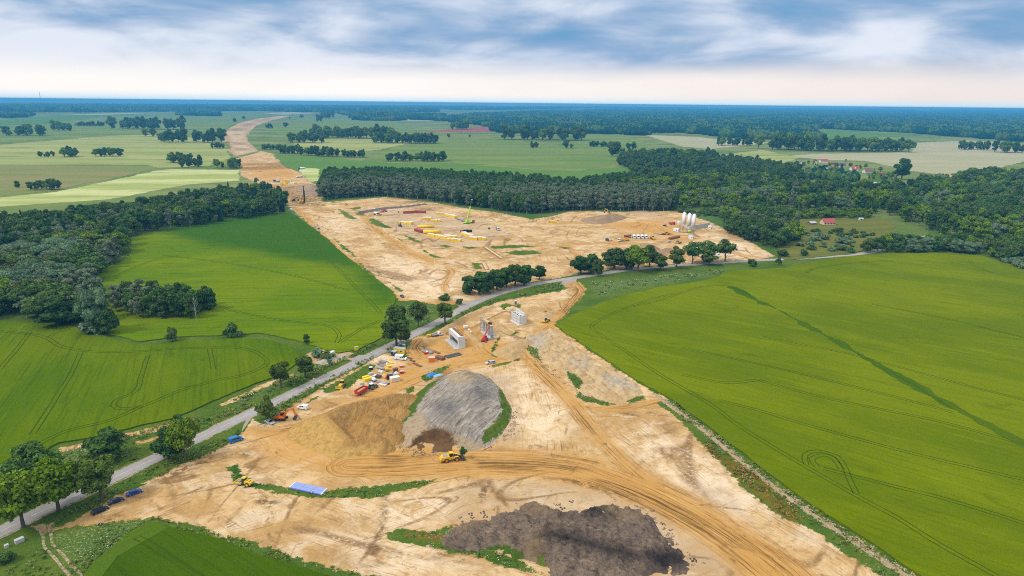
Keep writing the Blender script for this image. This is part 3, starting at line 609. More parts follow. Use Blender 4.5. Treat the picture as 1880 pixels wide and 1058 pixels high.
def tube(pts, rad, n=7):
    V = []; Fq = []
    for i, (p, r_) in enumerate(zip(pts, rad)):
        a = np.arange(n)*2*math.pi/n; V.append(np.stack([p[0]+r_*np.cos(a), p[1]+r_*np.sin(a), np.full(n, p[2])], 1))
        if i:
            b = (i-1)*n; j = np.arange(n); Fq.append(np.stack([b+j, b+(j+1) % n, b+n+(j+1) % n, b+n+j], 1))
    return np.concatenate(V), np.concatenate(Fq)
def trunk_arrays(rg, h, r, limbs, spread, base):
    V, Fq = tube([(0, 0, -.3), (0, 0, h*.2), (rg.normal()*.2, rg.normal()*.2, h*.55), (rg.normal()*.3, rg.normal()*.3, h*.85)], [r*1.25, r*.9, r*.6, r*.18]); Vs = [V]; Fs = [Fq]; b = len(V)
    for i in range(limbs):
        a = rg.uniform(0, 6.28); z = base+rg.uniform(0, .3)*(h-base); l = spread*rg.uniform(.5, .8)
        v, f = tube([(0, 0, z), (math.cos(a)*l*.5, math.sin(a)*l*.5, z+l*.45), (math.cos(a)*l, math.sin(a)*l, z+l*.95)], [r*.45, r*.3, r*.1], 5); Vs.append(v); Fs.append(f+b); b += len(v)
    return Vs, Fs
PROTO = {}
def make_kind(key, n, mat, bark, h, w, base, nb, nl, ls, shape='oval', droop=0., r=.3, limbs=4, core=.74):
    """n variants: (crown mesh, trunk mesh, joined mesh)"""
    L = []
    for i in range(n):
        rg = np.random.default_rng(abs(hash(key)) % 1 + sum(map(ord, key))*13+i)
        hh = h*rg.uniform(.93, 1.07); ww = w*rg.uniform(.9, 1.1)
        if shape == 'spruce':
            V = []; Fq = []; b0 = 0
            for lv in range(15):
                z = base+(hh-base)*lv/15; rr = ww/2*(1-lv/15)**.85+.15; k = max(6, int(nl/15*(1-lv/16)))
                a = rg.uniform(0, 6.28, k); q = rr*rg.uniform(.45, 1.1, k); P = np.stack([np.cos(a)*q, np.sin(a)*q, z-q*.28+rg.normal(size=k)*.25], 1)
                v, f = leaves(P, np.stack([np.cos(a)*.5, np.sin(a)*.5, np.ones(k)], 1), ls, rg, .25); V.append(v); Fq.append(f+b0); b0 += len(v)
            v, f = tube([(0, 0, base), (0, 0, base+(hh-base)*.5), (0, 0, hh)], [ww*.33, ww*.19, .05], 8); V.append(v); Fq.append(f+b0)
        else: V, Fq = crown_arrays(rg, hh, ww, base, nb, nl, ls, shape, droop, core)
        TV, TF = trunk_arrays(rg, hh, r, limbs, ww/2, base)
        cm = poly_mesh(key+'_crown', V, Fq, [mat]); tm_ = poly_mesh(key+'_trunk', TV, TF, [bark])
        nv = sum(len(v) for v in V); nf = sum(len(f) for f in Fq); tf = sum(len(f) for f in TF)
        jm = poly_mesh(key, V+TV, Fq+[f+nv for f in TF], [mat, bark], [0]*nf+[1]*tf)
        L.append((cm, tm_, jm))
    PROTO[key] = L
make_kind('linden', 3, L_DARK, BARK, 13, 8.5, .5, 14, 3600, .42, 'egg', 0, .32)
make_kind('chestnut', 2, L_OLIVE, BARK, 15, 9.5, .6, 14, 3900, .42, 'egg', 0, .38)
make_kind('maple', 3, L_LIME, BARK, 14, 12, 2.2, 15, 4000, .45, 'spread', 0, .4, 6, .6)
make_kind('ash', 2, L_MID, BARK, 15, 11, 2., 13, 2600, .40, 'spread', .3, .35, 6, .45)
make_kind('oak', 3, L_MID, BARK, 19, 13.5, 1., 16, 2800, .62, 'spread', 0, .45)
make_kind('beech', 2, L_DARK, BARK, 20, 12, .8, 14, 2500, .62, 'egg', 0, .45)
make_kind('grove', 2, L_LIME, BARK, 17, 12, .8, 14, 2500, .6, 'oval', 0, .4)
make_kind('birch', 3, L_GREY, BARKW, 20, 8.5, 1.6, 12, 2000, .50, 'egg', .8, .2, 3, .6)
make_kind('willow', 2, L_WILL, BARK, 19, 14, 1.5, 15, 2800, .58, 'spread', .9, .5)
make_kind('spruce', 2, L_SPR, BARK, 23, 7., 1.5, 0, 1500, .75, 'spruce', 0, .28, 0)
make_kind('bush', 3, L_MID, BARK, 3.6, 4.4, .1, 8, 800, .28, 'oval', 0, .08, 2)
make_kind('shrub', 2, L_WILL, BARK, 2.8, 3.8, .1, 8, 700, .26, 'oval', 0, .08, 2)
NAMES = {'linden': ('linden_tree', 'tree'), 'chestnut': ('chestnut_tree', 'tree'), 'maple': ('maple_tree', 'tree'), 'ash': ('ash_tree', 'tree'), 'oak': ('broadleaf_tree', 'tree'), 'beech': ('broadleaf_tree', 'tree'),
 'grove': ('broadleaf_tree', 'tree'), 'birch': ('birch_tree', 'tree'), 'willow': ('willow_tree', 'tree'), 'spruce': ('spruce_tree', 'tree'), 'bush': ('bush', 'bush'), 'shrub': ('bush', 'bush')}
def tree(kind, xy, hs, label, group=None, ws=1., parts=True, rz=None, z=0.):
    v = PROTO[kind][random.randrange(len(PROTO[kind]))]; nm, ct = NAMES[kind]; a = random.uniform(0, 6.28) if rz is None else rz
    if parts:
        o = empty(nm, (xy[0], xy[1], z), a); link(bpy.data.objects.new('crown', v[0]), o); link(bpy.data.objects.new('trunk', v[1]), o)
    else:
        o = link(bpy.data.objects.new(nm, v[2])); o.location = (xy[0], xy[1], z); o.rotation_euler = (0, 0, a)
    o.scale = (hs*ws, hs*ws, hs)
    return tag(o, label, ct, group)
HT = {'linden': 13, 'chestnut': 15, 'maple': 14, 'ash': 15, 'bush': 3.6, 'shrub': 2.8, 'birch': 20, 'willow': 19, 'oak': 19, 'beech': 20, 'grove': 17, 'spruce': 23}
WD = {'linden': 8.5, 'chestnut': 9.5, 'maple': 12, 'ash': 11, 'bush': 4.4, 'shrub': 3.8, 'birch': 8.5, 'willow': 14, 'oak': 13.5, 'beech': 12, 'grove': 12, 'spruce': 7}
def tree_px(kind, bx, by, top, wpx, label, group=None):
    """tree whose foot is at (bx, by) and whose crown reaches up to the pixel row top and is wpx wide in the photograph"""
    x, y = G(bx, by); lo, hi = 0., 60.
    for _ in range(30):
        m = (lo+hi)/2; d = np.array([x, y, m-H]); r_ = 529-F*(d@UP)/(d@FW)
        if r_ > top: lo = m
        else: hi = m
    d = np.array([x, y, -H]); wm = wpx*(d@FW)/F
    hs = m/HT[kind]; return tree(kind, (x, y), hs, label, group, (wm/WD[kind])/hs)
# ------ trees that can be told apart, one line each: kind, foot x, foot y, top y, width, label
RT_ = 'maple and linden trees along the country road'
for a in [('maple', 43, 968, 868, 95, 'bright green maple at the lower left whose bare trunk stands by the road edge'),
 ('maple', 108, 938, 850, 92, 'broad bright green maple right of the trunked one at the lower left road bend'),
 ('ash', 66, 900, 812, 78, 'dull green loose ash tree behind the bright maples at the lower left'),
 ('chestnut', 187, 920, 822, 70, 'tall dense olive chestnut beside the two dark parked cars'),
 ('linden', 200, 842, 785, 64, 'round dark tree on the field verge behind the olive chestnut'),
 ('linden', 310, 843, 782, 52, 'left half of the roadside tree pair over the asphalt near the blue van'),
 ('maple', 340, 845, 772, 52, 'right brighter half of the roadside tree pair near the blue van'),
 ('linden', 327, 782, 760, 22, 'small dark tree peeping out behind the roadside pair'),
 ('chestnut', 491, 775, 726, 31, 'small round olive tree next to the orange excavator'),
 ('chestnut', 516, 712, 656, 40, 'squat dark olive tree on the field edge, left of two'),
 ('chestnut', 561, 694, 646, 36, 'squat dark olive tree on the field edge, right of two'),
 ('linden', 563, 632, 612, 12, 'little thin tree sprouting from the ditch between the left fields'),
 ('linden', 728, 636, 556, 53, 'tall dark green tree leaning over the road beside the yellow site cabin'),
 ('ash', 768, 600, 548, 32, 'sparse half bare roadside tree between two full crowns'),
 ('chestnut', 817, 595, 547, 33, 'upright dark green tree by the road above the flatbed truck'),
 ('bush', 843, 560, 548, 14, 'small green bush on the grass tip at the site entrance')]: tree_px(*a)
for a in [(863,541,499,36),(880,540,492,42),(896,536,497,38),(912,533,488,38),(930,528,484,36),(946,524,482,36),(962,523,480,40),(990,514,485,26)]:
    tree_px('linden', *a, 'dark linden in the line of eight between the site entrance and the road', 'eight lindens above the road bend')
for a in [(1066,503,467,36),(1084,502,464,38),(1098,508,470,24)]: tree_px('linden', *a, 'dark linden in the clump of three at the site corner by the road', 'three lindens at the site corner')
for a in [(1128,494,452,46),(1150,493,450,46),(1160,495,447,30),(1171,499,452,48),(1192,490,447,28)]: tree_px('linden' if a[0] != 1171 else 'maple', *a, 'green tree in the dense clump of five screening the trucks along the road', 'five trees screening the trucks')
for a in [('chestnut', 1213, 497, 465, 25, 'small dense dark tree right of the five roadside trees'),('chestnut', 1242, 493, 451, 30, 'tall dense dark olive tree in front of the gravel heaps'),
 ('ash', 1271, 485, 446, 34, 'light green loose crowned tree, first of the pair by the concrete plant'),('ash', 1298, 482, 441, 46, 'wide light green tree, second of the pair by the concrete plant'),
 ('chestnut', 1302, 487, 458, 26, 'small dark dense tree standing in front of the wide light one'),('ash', 1331, 480, 440, 38, 'spreading grey green tree at the right end of the roadside row'),
 ('bush', 1381, 489, 476, 18, 'dark bush on the road edge where the farm road joins'),('bush', 1429, 487, 472, 12, 'slim dark bush beside the road further right'),
 ('bush', 1438, 471, 457, 20, 'round green bush at the tip of the bare ground on the right'),('bush', 1475, 470, 457, 16, 'bright green bush on the rough meadow by the road'),
 ('bush', 317, 626, 602, 24, 'lone green bush on the ditch between the two left fields'),('bush', 424, 620, 594, 27, 'dark round bush on the ditch further right'),
 ('shrub', 441, 618, 607, 14, 'pale flowering shrub at the foot of the dark round bush'),('shrub', 580, 655, 640, 26, 'yellow green shrub at the end of the ditch'),
 ('bush', 600, 660, 646, 26, 'dark low bush behind the rubble heap by the road'),('shrub', 607, 671, 660, 12, 'small bright shrub on the road verge in front of the rubble'),
 ('willow', 178, 612, 532, 52, 'tan green weeping willow at the tip of the left wood'),('linden', 200, 614, 564, 38, 'dark green tree at the foot of the weeping willow'),
 ('shrub', 165, 612, 592, 38, 'pale shrub under the weeping willow'),('shrub', 182, 613, 598, 30, 'cream flowering shrub under the weeping willow'),
 ('linden', 105, 597, 540, 72, 'large dark round tree on the front edge of the left wood'),
 ('linden', 1655, 330, 287, 28, 'tall poplar like tree on its own by the tan field right of the village'),
 ('bush', 815, 551, 540, 22, 'flat bush on the grass triangle by the site track'),('bush', 436, 798, 790, 9, 'tiny sapling on the verge end behind the blue van'),
 ('bush', 12, 1030, 1010, 30, 'dark bush at the lower left picture corner')]: tree_px(*a)
# dead white birch
def dead_birch():
    rg = np.random.default_rng(5); V, Fq = trunk_arrays(rg, 18, .17, 0, 3, 6); b = sum(map(len, V))
    for i in range(26):
        a = rg.uniform(0, 6.28); z = rg.uniform(5, 15.5); l = rg.uniform(1.8, 4.2)*(1.2-z/20)
        v, f = tube([(0, 0, z), (math.cos(a)*l*.5, math.sin(a)*l*.5, z+l*.4), (math.cos(a)*l, math.sin(a)*l, z+l*1.1)], [.08, .05, .02], 4); V.append(v); Fq.append(f+b); b += len(v)
    o = link(bpy.data.objects.new('dead_birch', poly_mesh('dead_birch', V, Fq, [BARKW]))); o.location = (*G(361, 592), 0)
    tag(o, 'bare white dead birch on the right end of the copse between the left fields', 'tree')
dead_birch()
# ------ woods ----------------------------------------------------------------
def scatter(poly, sp, jit=.42, raw=False):
    q = np.array(poly if raw else GP(poly)); lo = q.min(0); hi = q.max(0); o = []
    for j, y in enumerate(np.arange(lo[1], hi[1], sp*.87)):
        x = np.arange(lo[0]+(j % 2)*sp/2, hi[0], sp)
        o.append(np.stack([x, np.full(len(x), y)], 1))
    P = np.concatenate(o); P = P+RNG.uniform(-jit, jit, P.shape)*sp
    return P[sdf(P, q, 1) > 0]
POOL = []; STUFF = {}            # joined-mesh key -> list of (x, y, scale)
def wood(poly, sp, kinds, hm, label, group, cap=300, parts=700, name=None, hv=.25, gap=0.):
    P = scatter(poly, sp); P = P[vnoise(P[:, 0]*.018, P[:, 1]*.018, 77)*.6+vnoise(P[:, 0]*.05, P[:, 1]*.05, 78)*.4 > gap] if gap else P; d = np.hypot(P[:, 0], P[:, 1]); P = P[np.argsort(d)]; d = np.sort(d)
    ks = list(kinds); wt = np.array([kinds[k] for k in ks], float); wt /= wt.sum()
    for i, (p, dd) in enumerate(zip(P, d)):
        # neighbouring trees of a wood tend to be the same kind
        f = float(vnoise(p[0]*.025, p[1]*.025, 4))*.75+random.random()*.25; f = min(.999, max(0, (f-.5)*1.5+.5)); k = ks[int(np.searchsorted(np.cumsum(wt), f))] if f < .9999 else ks[-1]
        h = hm*random.uniform(1-hv, 1+hv)*(1.12 if k == 'spruce' else 1); hs = h/HT[k]
        ws = sp*1.32/(WD[k]*hs); ws = max(.75, min(1.5, ws)) if k != 'spruce' else .95
        POOL.append((h/dd, k, (p[0], p[1]), hs, label, group, ws, dd < parts))
W1 = [(-110,589),(0,590),(60,594),(130,598),(175,596),(196,580),(172,520),(205,492),(238,468),(240,446),(248,434),(306,424),(400,411),(477,399),(529,389),(524,372),(495,358),(440,362),(380,372),(300,384),(200,402),(100,410),(0,418),(-120,424)]
W1A = [(-110,589),(0,590),(60,594),(130,598),(175,596),(196,580),(172,520),(205,492),(238,468),(236,450),(150,452),(60,470),(-120,500)]
W1B = [(-120,500),(60,470),(150,452),(236,450),(248,434),(306,424),(400,411),(477,399),(529,389),(524,374),(495,360),(440,364),(380,374),(300,386),(200,404),(100,413),(0,420),(-130,428)]
wood(W1A, 13., {'willow': 1.6, 'birch': 2.2, 'oak': 1.4, 'grove': 1.}, 17.5, 'leafy tree in the grey green front part of the dense wood at the left edge', 'trees in the front of the left wood', hv=.18)
wood(W1B, 12.3, {'spruce': 1.1, 'oak': 1.3, 'beech': 1.6, 'grove': .35, 'birch': .6}, 18, 'dark tree in the rear belt of the left wood running up to the construction cut', 'trees in the rear belt of the left wood', hv=.2)
wood([(205,574),(250,584),(320,588),(352,590),(392,589),(392,562),(350,556),(290,552),(240,556),(212,560)], 7.4, {'beech': 1, 'oak': .8, 'birch': 2}, 15, 'tree in the narrow copse between the two left fields', 'trees in the copse between the left fields', hv=.12)
W3 = [(584,369),(640,364),(696,361),(781,368),(866,381),(945,391),(985,395),(1036,387),(1100,387),(1200,389),(1240,386),(1240,368),(1150,362),(1080,362),(1000,362),(900,357),(800,352),(700,350),(600,352)]
wood(W3, 8.8, {'birch': 3, 'beech': .6, 'oak': 1.2}, 20.5, 'grey green tree in the front of the long birch wood behind the building site', 'trees of the long birch wood', cap=300, parts=620, hv=.12)
wood([(584,352),(700,350),(800,351),(900,356),(1050,358),(1070,352),(1000,345),(900,338),(840,334),(720,328),(600,330)], 11, {'beech': 1.5, 'oak': 1}, 20, 'dark tree in the belt rising behind the long birch wood', 'trees behind the long birch wood', cap=40, hv=.15)
wood([(1060,357),(1180,352),(1320,352),(1320,338),(1250,336),(1160,334),(1080,340)], 11, {'oak': 1, 'beech': 1, 'grove': .4}, 15, 'dark tree behind the small clearing right of the birch wood', 'trees behind the small clearing', cap=30)
W5 = [(1326,424),(1360,442),(1410,455),(1444,456),(1462,444),(1468,430),(1450,412),(1430,398),(1380,390),(1335,392)]
wood(W5, 9.5, {'oak': 1.2, 'beech': 1.2, 'birch': .6, 'grove': .6}, 15, 'dark tree in the rounded grove right of the concrete plant', 'trees in the grove by the concrete plant', hv=.15)
W4 = [(1240,387),(1330,386),(1380,388),(1440,394),(1520,391),(1600,393),(1650,400),(1680,418),(1720,432),(1800,440),(1960,446),(1960,330),(1890,334),(1815,324),(1738,332),(1640,352),(1560,353),(1500,352),(1440,346),(1380,336),(1330,330),(1300,338),(1240,345)]
wood(W4, 14.5, {'oak': 1.5, 'beech': 1., 'grove': 1.1, 'birch': .7, 'willow': .5}, 14.5, 'tree in the wide village wood on the right, in front of the houses', 'trees of the village wood', cap=300, parts=0, hv=.38, gap=.32)
wood([(1300,338),(1380,336),(1440,340),(1500,330),(1470,322),(1430,310),(1380,300),(1320,296),(1260,286),(1200,284),(1150,290),(1130,302),(1190,330),(1240,330)], 14, {'oak': 1.4, 'beech': 1, 'birch': .4}, 13, 'tree in the wood left of the village', 'trees left of the village', cap=60, parts=0, hv=.38, gap=.3)
W6 = [(1588,466),(1640,465),(1738,464),(1810,470),(1890,492),(1960,510),(1960,470),(1890,456),(1800,452),(1740,450),(1690,452),(1640,440),(1620,448)]
wood(W6, 9, {'oak': 1.2, 'grove': 1, 'linden': .8, 'willow': .3}, 10, 'tree in the belt behind the far edge of the large right field', 'trees behind the large right field', hv=.35)
wood([(1440,398),(1500,393),(1560,393),(1600,396),(1600,402),(1500,402),(1450,404)], 7, {'grove': 1, 'oak': .6}, 7, 'young tree in the hedge behind the red roofed farmhouse', 'young trees behind the farmhouse', hv=.3)
wood([(1460,425),(1540,425),(1600,430),(1620,450),(1560,466),(1470,462)], 12, {'bush': 1.6, 'shrub': .8}, 3.4, 'bush scattered over the rough meadow below the farmhouse', 'bushes on the rough meadow', parts=0, hv=.5)
wood([(1820,470),(1890,480),(1960,495),(1960,515),(1890,499),(1840,482)], 5, {'shrub': 1.5, 'bush': 1}, 4, 'pale shrub on the far right bank of the large field', 'shrubs on the right bank', parts=0, hv=.4)
wood([(1445,306),(1500,296),(1560,300),(1650,318),(1650,338),(1560,332),(1500,330),(1440,318)], 17, {'oak': 1.2, 'grove': 1, 'spruce': .5, 'birch': .4}, 6.5, 'tree among the village houses', 'trees among the village houses', parts=0, hv=.4, gap=.5)
wood([(1230,388),(1330,384),(1400,392),(1340,402),(1280,398)], 9, {'bush': 1, 'shrub': .6}, 3.5, 'bush on the green bank behind the concrete plant', 'bushes behind the concrete plant', parts=0, hv=.4, gap=.5)
# tree groups among the far meadows: centre x, base y, width px, tree height px, label
FAR = [(120,289,34,15,'low flat thicket of the three on the pale meadow, the middle one'),(78,289,22,9,'smallest low thicket of the three on the pale meadow, on the left'),(195,288,44,14,'widest low thicket of the three on the pale meadow, on the right'),
 (325,300,38,16,'tree in the first of two clumps at the corner of the camomile field'),(348,308,34,16,'tree in the second clump at the corner of the camomile field'),(402,309,18,14,'tree in the left clump before the bare cut'),(426,310,28,16,'tree in the right clump before the bare cut'),
 (31,346,18,13,'lone bush by the dry meadow at the left edge'),(76,350,54,17,'tree in the hedge clump by the dry meadow'),(398,273,24,9,'small tree row by the bare cut'),
 (38,250,72,18,'tree in the square wood at the left edge'),(112,241,34,16,'tree in the small round wood left of the long belt'),(342,262,112,20,'tree in the oblong wood left of the bare cut'),(274,251,20,14,'tree at the left end of the oblong wood'),
 (270,238,126,18,'tree in the ragged belt above the pale meadow'),(160,232,50,7,'tree in the broken hedge at the left'),(300,225,6,7,'lone tree above the ragged belt'),(338,225,6,7,'lone tree right of the ragged belt'),
 (560,263,60,19,'tree in the wood right of the bare cut'),(500,275,40,9,'bush row at the foot of the wood right of the cut'),(650,255,150,19,'tree in the long wood ahead of the red field'),(740,264,118,16,'tree in the wood ending at the pale meadow'),
 (530,283,40,14,'tree in the hedge row right of the cut'),(565,286,32,14,'tree in the second hedge group right of the cut'),(600,288,46,14,'tree in the third hedge group right of the cut'),(648,289,40,11,'tree in the last hedge group right of the cut'),
 (765,297,104,15,'tree in the hedge above the dark wood'),(842,238,36,14,'tree in the clump in the red field'),(825,253,7,8,'lone round tree below the red field'),(860,255,5,7,'thin lone tree in the pale meadow'),(905,240,16,10,'tree at the end of the red field'),
 (1000,258,150,22,'tree in the block wood behind the pale meadow'),(980,272,14,9,'small lone tree under the block wood'),(1047,273,20,14,'big lone tree under the block wood'),
 (1130,288,26,22,'tall tree on the right end of the green meadow'),(1148,290,22,16,'tree beside the tall one at the meadow end'),(1160,276,16,14,'lone tree before the tan field'),
 (437,225,7,9,'small tree left of the far cut'),(450,219,10,6,'tree left of the far cut on the hill'),(586,224,16,14,'tree in the pair on the far hill'),(600,218,20,10,'tree above the pair on the far hill'),(552,217,7,7,'lone tree on the far hill by the cut'),(524,234,10,10,'lone tree right of the far cut'),(494,236,14,7,'bush right of the far cut'),(528,219,8,4,'low bush by the far cut'),
 (1794,276,48,14,'tree in the island clump in the tan field'),(1860,281,50,18,'tree in the wood at the right edge of the tan field'),(1450,276,90,28,'tree in the dark spur between the tan fields'),(1580,279,190,22,'tree in the wood along the upper tan field'),(1350,268,60,14,'tree at the end of the first tan field'),
 (1250,294,130,16,'tree in the belt below the first tan field'),(690,219,60,10,'tree of the far hedge left of the domed wood'),(1110,270,50,9,'tree in the hedge before the tan field')]
KW = {'oak': 1, 'beech': 1}
for cx, by, wp, hp, lb in FAR:
    x, y = G(cx, by); d = math.hypot(y, H); mpp = d/F; hm = max(5, hp*mpp); wm = wp*mpp
    sp = max(5., hm*.62) if wp > 12 else 99
    n = max(1, int(round(wm/sp))); dep = 1 if n < 3 else min(6, max(2, int(n/4)))
    gp = lb if n*dep > 1 else None
    for j in range(dep):
        for i in range(n):
            k = random.choice(['oak', 'beech', 'oak', 'grove'] if hm > 6 else ['bush'])
            xx = x+((i+.5)/n-.5)*wm+random.uniform(-.5, .5)*sp*(n > 1); yy = y+j*sp*1.3+random.uniform(-.6, .9)*sp+hm*.2
            h = hm*random.choice([.5, .7, .85, .95, 1.05, 1.2])*random.uniform(.9, 1.1) if n > 1 else hm; hs = h/HT[k]; ws = (sp*1.5 if n > 1 else max(wm, hm*.7))/(WD[k]*hs)
            if gp is None: tree(k, (xx, yy), hs, lb, gp, min(1.6, ws), False)
            else: POOL.append((h/d, k, (xx, yy), hs, lb, gp, min(1.6, ws), False))
# far forests: clumps of many low trees
def clump_mesh(name, mat, seed, n=13, rad=26, h=16):
    rg = np.random.default_rng(seed); V = []; Fq = []; b0 = 0
    b = bmesh.new(); bmesh.ops.create_icosphere(b, subdivisions=1, radius=1); IV = np.array([v.co[:] for v in b.verts]); IF = np.array([[v.index for v in f.verts] for f in b.faces]); b.free()
    for i in range(n):
        a = rg.uniform(0, 6.28); q = rad*math.sqrt(rg.uniform()); hh = h*rg.uniform(.75, 1.2); r_ = rg.uniform(4.2, 7.)
        v = IV*np.array([r_, r_, hh*.55])*(1+.18*rg.normal(size=(len(IV), 1)))+np.array([math.cos(a)*q, math.sin(a)*q, hh*.5]); V.append(v); Fq.append(np.concatenate([IF, IF[:, 2:]], 1)+b0); b0 += len(v)
        P = rand_dirs(26, rg); v, f = leaves(P*np.array([r_, r_, hh*.55])+np.array([math.cos(a)*q, math.sin(a)*q, hh*.5]), P, 1.5, rg); V.append(v); Fq.append(f+b0); b0 += len(v)
    return poly_mesh(name, V, Fq, [mat])
CLUMP = [bpy.data.objects.new('tree_mass', clump_mesh('tree_mass', m, i, 14)) for i, m in enumerate((L_FAR_HAZED, L_FAR_HAZED, L_MID))]
def points_object(name, P, sc, protos, label, cat, ix=None):
    """one object: points carrying copies of tree meshes (for masses nobody could count)"""
    n = len(P); me = bpy.data.meshes.new(name); me.vertices.add(n); me.vertices.foreach_set('co', np.asarray(P, np.float32).ravel())
    for nm, d in (('sc', np.asarray(sc)), ('rz', RNG.uniform(0, 6.28, n))):
        a = me.attributes.new(nm, 'FLOAT', 'POINT'); a.data.foreach_set('value', np.asarray(d, np.float32))
    a = me.attributes.new('ix', 'INT', 'POINT'); a.data.foreach_set('value', (RNG.integers(0, len(protos), n) if ix is None else ix).astype(np.int32))
    o = link(bpy.data.objects.new(name, me)); g = bpy.data.node_groups.new(name+'_nodes', 'GeometryNodeTree')
    g.interface.new_socket('Geometry', in_out='INPUT', socket_type='NodeSocketGeometry'); g.interface.new_socket('Geometry', in_out='OUTPUT', socket_type='NodeSocketGeometry')
    gi = g.nodes.new('NodeGroupInput'); go = g.nodes.new('NodeGroupOutput'); ip = g.nodes.new('GeometryNodeInstanceOnPoints')
    jn = g.nodes.new('GeometryNodeJoinGeometry')
    for p in protos[::-1]:
        oi = g.nodes.new('GeometryNodeObjectInfo'); oi.inputs['Object'].default_value = p; oi.inputs['As Instance'].default_value = True; g.links.new(oi.outputs['Geometry'], jn.inputs[0])
    def at(nm, ty):
        a = g.nodes.new('GeometryNodeInputNamedAttribute'); a.data_type = ty; a.inputs['Name'].default_value = nm; return a.outputs['Attribute']
    cx = g.nodes.new('ShaderNodeCombineXYZ'); g.links.new(at('rz', 'FLOAT'), cx.inputs[2]); er = g.nodes.new('FunctionNodeEulerToRotation'); g.links.new(cx.outputs[0], er.inputs[0])
    cs = g.nodes.new('ShaderNodeCombineXYZ')
    s_ = at('sc', 'FLOAT')
    for k in range(3): g.links.new(s_, cs.inputs[k])
    g.links.new(gi.outputs[0], ip.inputs['Points']); g.links.new(jn.outputs[0], ip.inputs['Instance']); ip.inputs['Pick Instance'].default_value = True
    g.links.new(at('ix', 'INT'), ip.inputs['Instance Index']); g.links.new(er.outputs[0], ip.inputs['Rotation']); g.links.new(cs.outputs[0], ip.inputs['Scale'])
    g.links.new(ip.outputs[0], go.inputs[0])
    md = o.modifiers.new('scatter', 'NODES'); md.node_group = g
    return tag(o, label, cat, None, 'stuff')
FOREST = [   # polygons on the land (photo points of their feet)
 [(660,222),(740,222),(760,214),(720,207),(600,205),(640,212)],[(745,220),(812,222),(815,212),(750,212)],
 [(900,243),(1000,246),(1100,246),(1180,250),(1190,244),(1280,246),(1340,254),(1420,258),(1500,258),(1490,243),(1500,236),(1640,243),(1700,247),(1780,253),(1890,262),(1960,264),(1960,207.5),(1700,205),(1400,202.5),(1200,201),(1000,205),(860,212),(800,222),(880,230),(920,236)],
 [(330,212),(400,214),(400,206),(330,206)],[(480,204),(560,207),(700,208),(800,206),(800,201),(640,199),(500,201)],
 [(0,217),(40,217),(60,212),(0,210)],[(0,206),(140,207),(240,206),(330,205),(480,204),(480,200),(300,199),(150,201),(0,202)],
 [(850,203),(1100,199),(1400,198),(1700,200),(1890,206),(1890,204.5),(1700,203),(1400,201),(1100,198),(800,199)],[(0,199),(150,198),(300,196.5),(420,197),(700,199),(700,197),(400,194.5),(150,194.5),(0,195)],
 [(1480,333),(1560,337),(1560,330),(1500,326)],[(880,222),(960,224),(1000,230),(900,232)],[(500,199.5),(800,199),(900,197),(500,197)]]
def forests():
    P = []; s = []
    for p in FOREST:
        Q = np.array(GP(p)); c = Q.mean(0); d = np.hypot(*c); sp = 34 if d < 4500 else 60 if d < 9000 else 110
        q = scatter(Q, sp, .45, True); P.append(q); s.append(np.full(len(q), sp/36.)**.75*RNG.uniform(.8, 1.15, len(q)))
    P = np.concatenate(P); s = np.concatenate(s); P = np.concatenate([P, np.full((len(P), 1), -.5)], 1)
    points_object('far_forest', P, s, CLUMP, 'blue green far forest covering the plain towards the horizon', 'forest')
    print('far forest clumps', len(P))
forests()
POOL.sort(key=lambda q: -q[0]); CNT = {}
for _, k, xy, hs, lb, gp, ws, pt in POOL:
    nm = NAMES[k][0]; CNT[nm] = CNT.get(nm, 0)+1
    if CNT[nm] <= (262 if nm == 'broadleaf_tree' else 285): tree(k, xy, hs, lb, gp, ws, pt)
    else: STUFF.setdefault(k, []).append((xy[0], xy[1], hs*(ws+1)/2))
PR = [bpy.data.objects.new(k, v[2]) for k in STUFF for v in PROTO[k]]; off = 0; P_all = []; s_all = []; i_all = []
for k, L in STUFF.items():
    a = np.array(L); n = len(PROTO[k]); P_all.append(a[:, :2]); s_all.append(a[:, 2]); i_all.append(RNG.integers(0, n, len(a))+off); off += n
if P_all:
    P_all = np.concatenate(P_all); points_object('woodland', np.concatenate([P_all, np.zeros((len(P_all), 1))], 1), np.concatenate(s_all), PR, 'rest of the woods behind the front trees', 'woodland', np.concatenate(i_all))
print('pool', CNT)
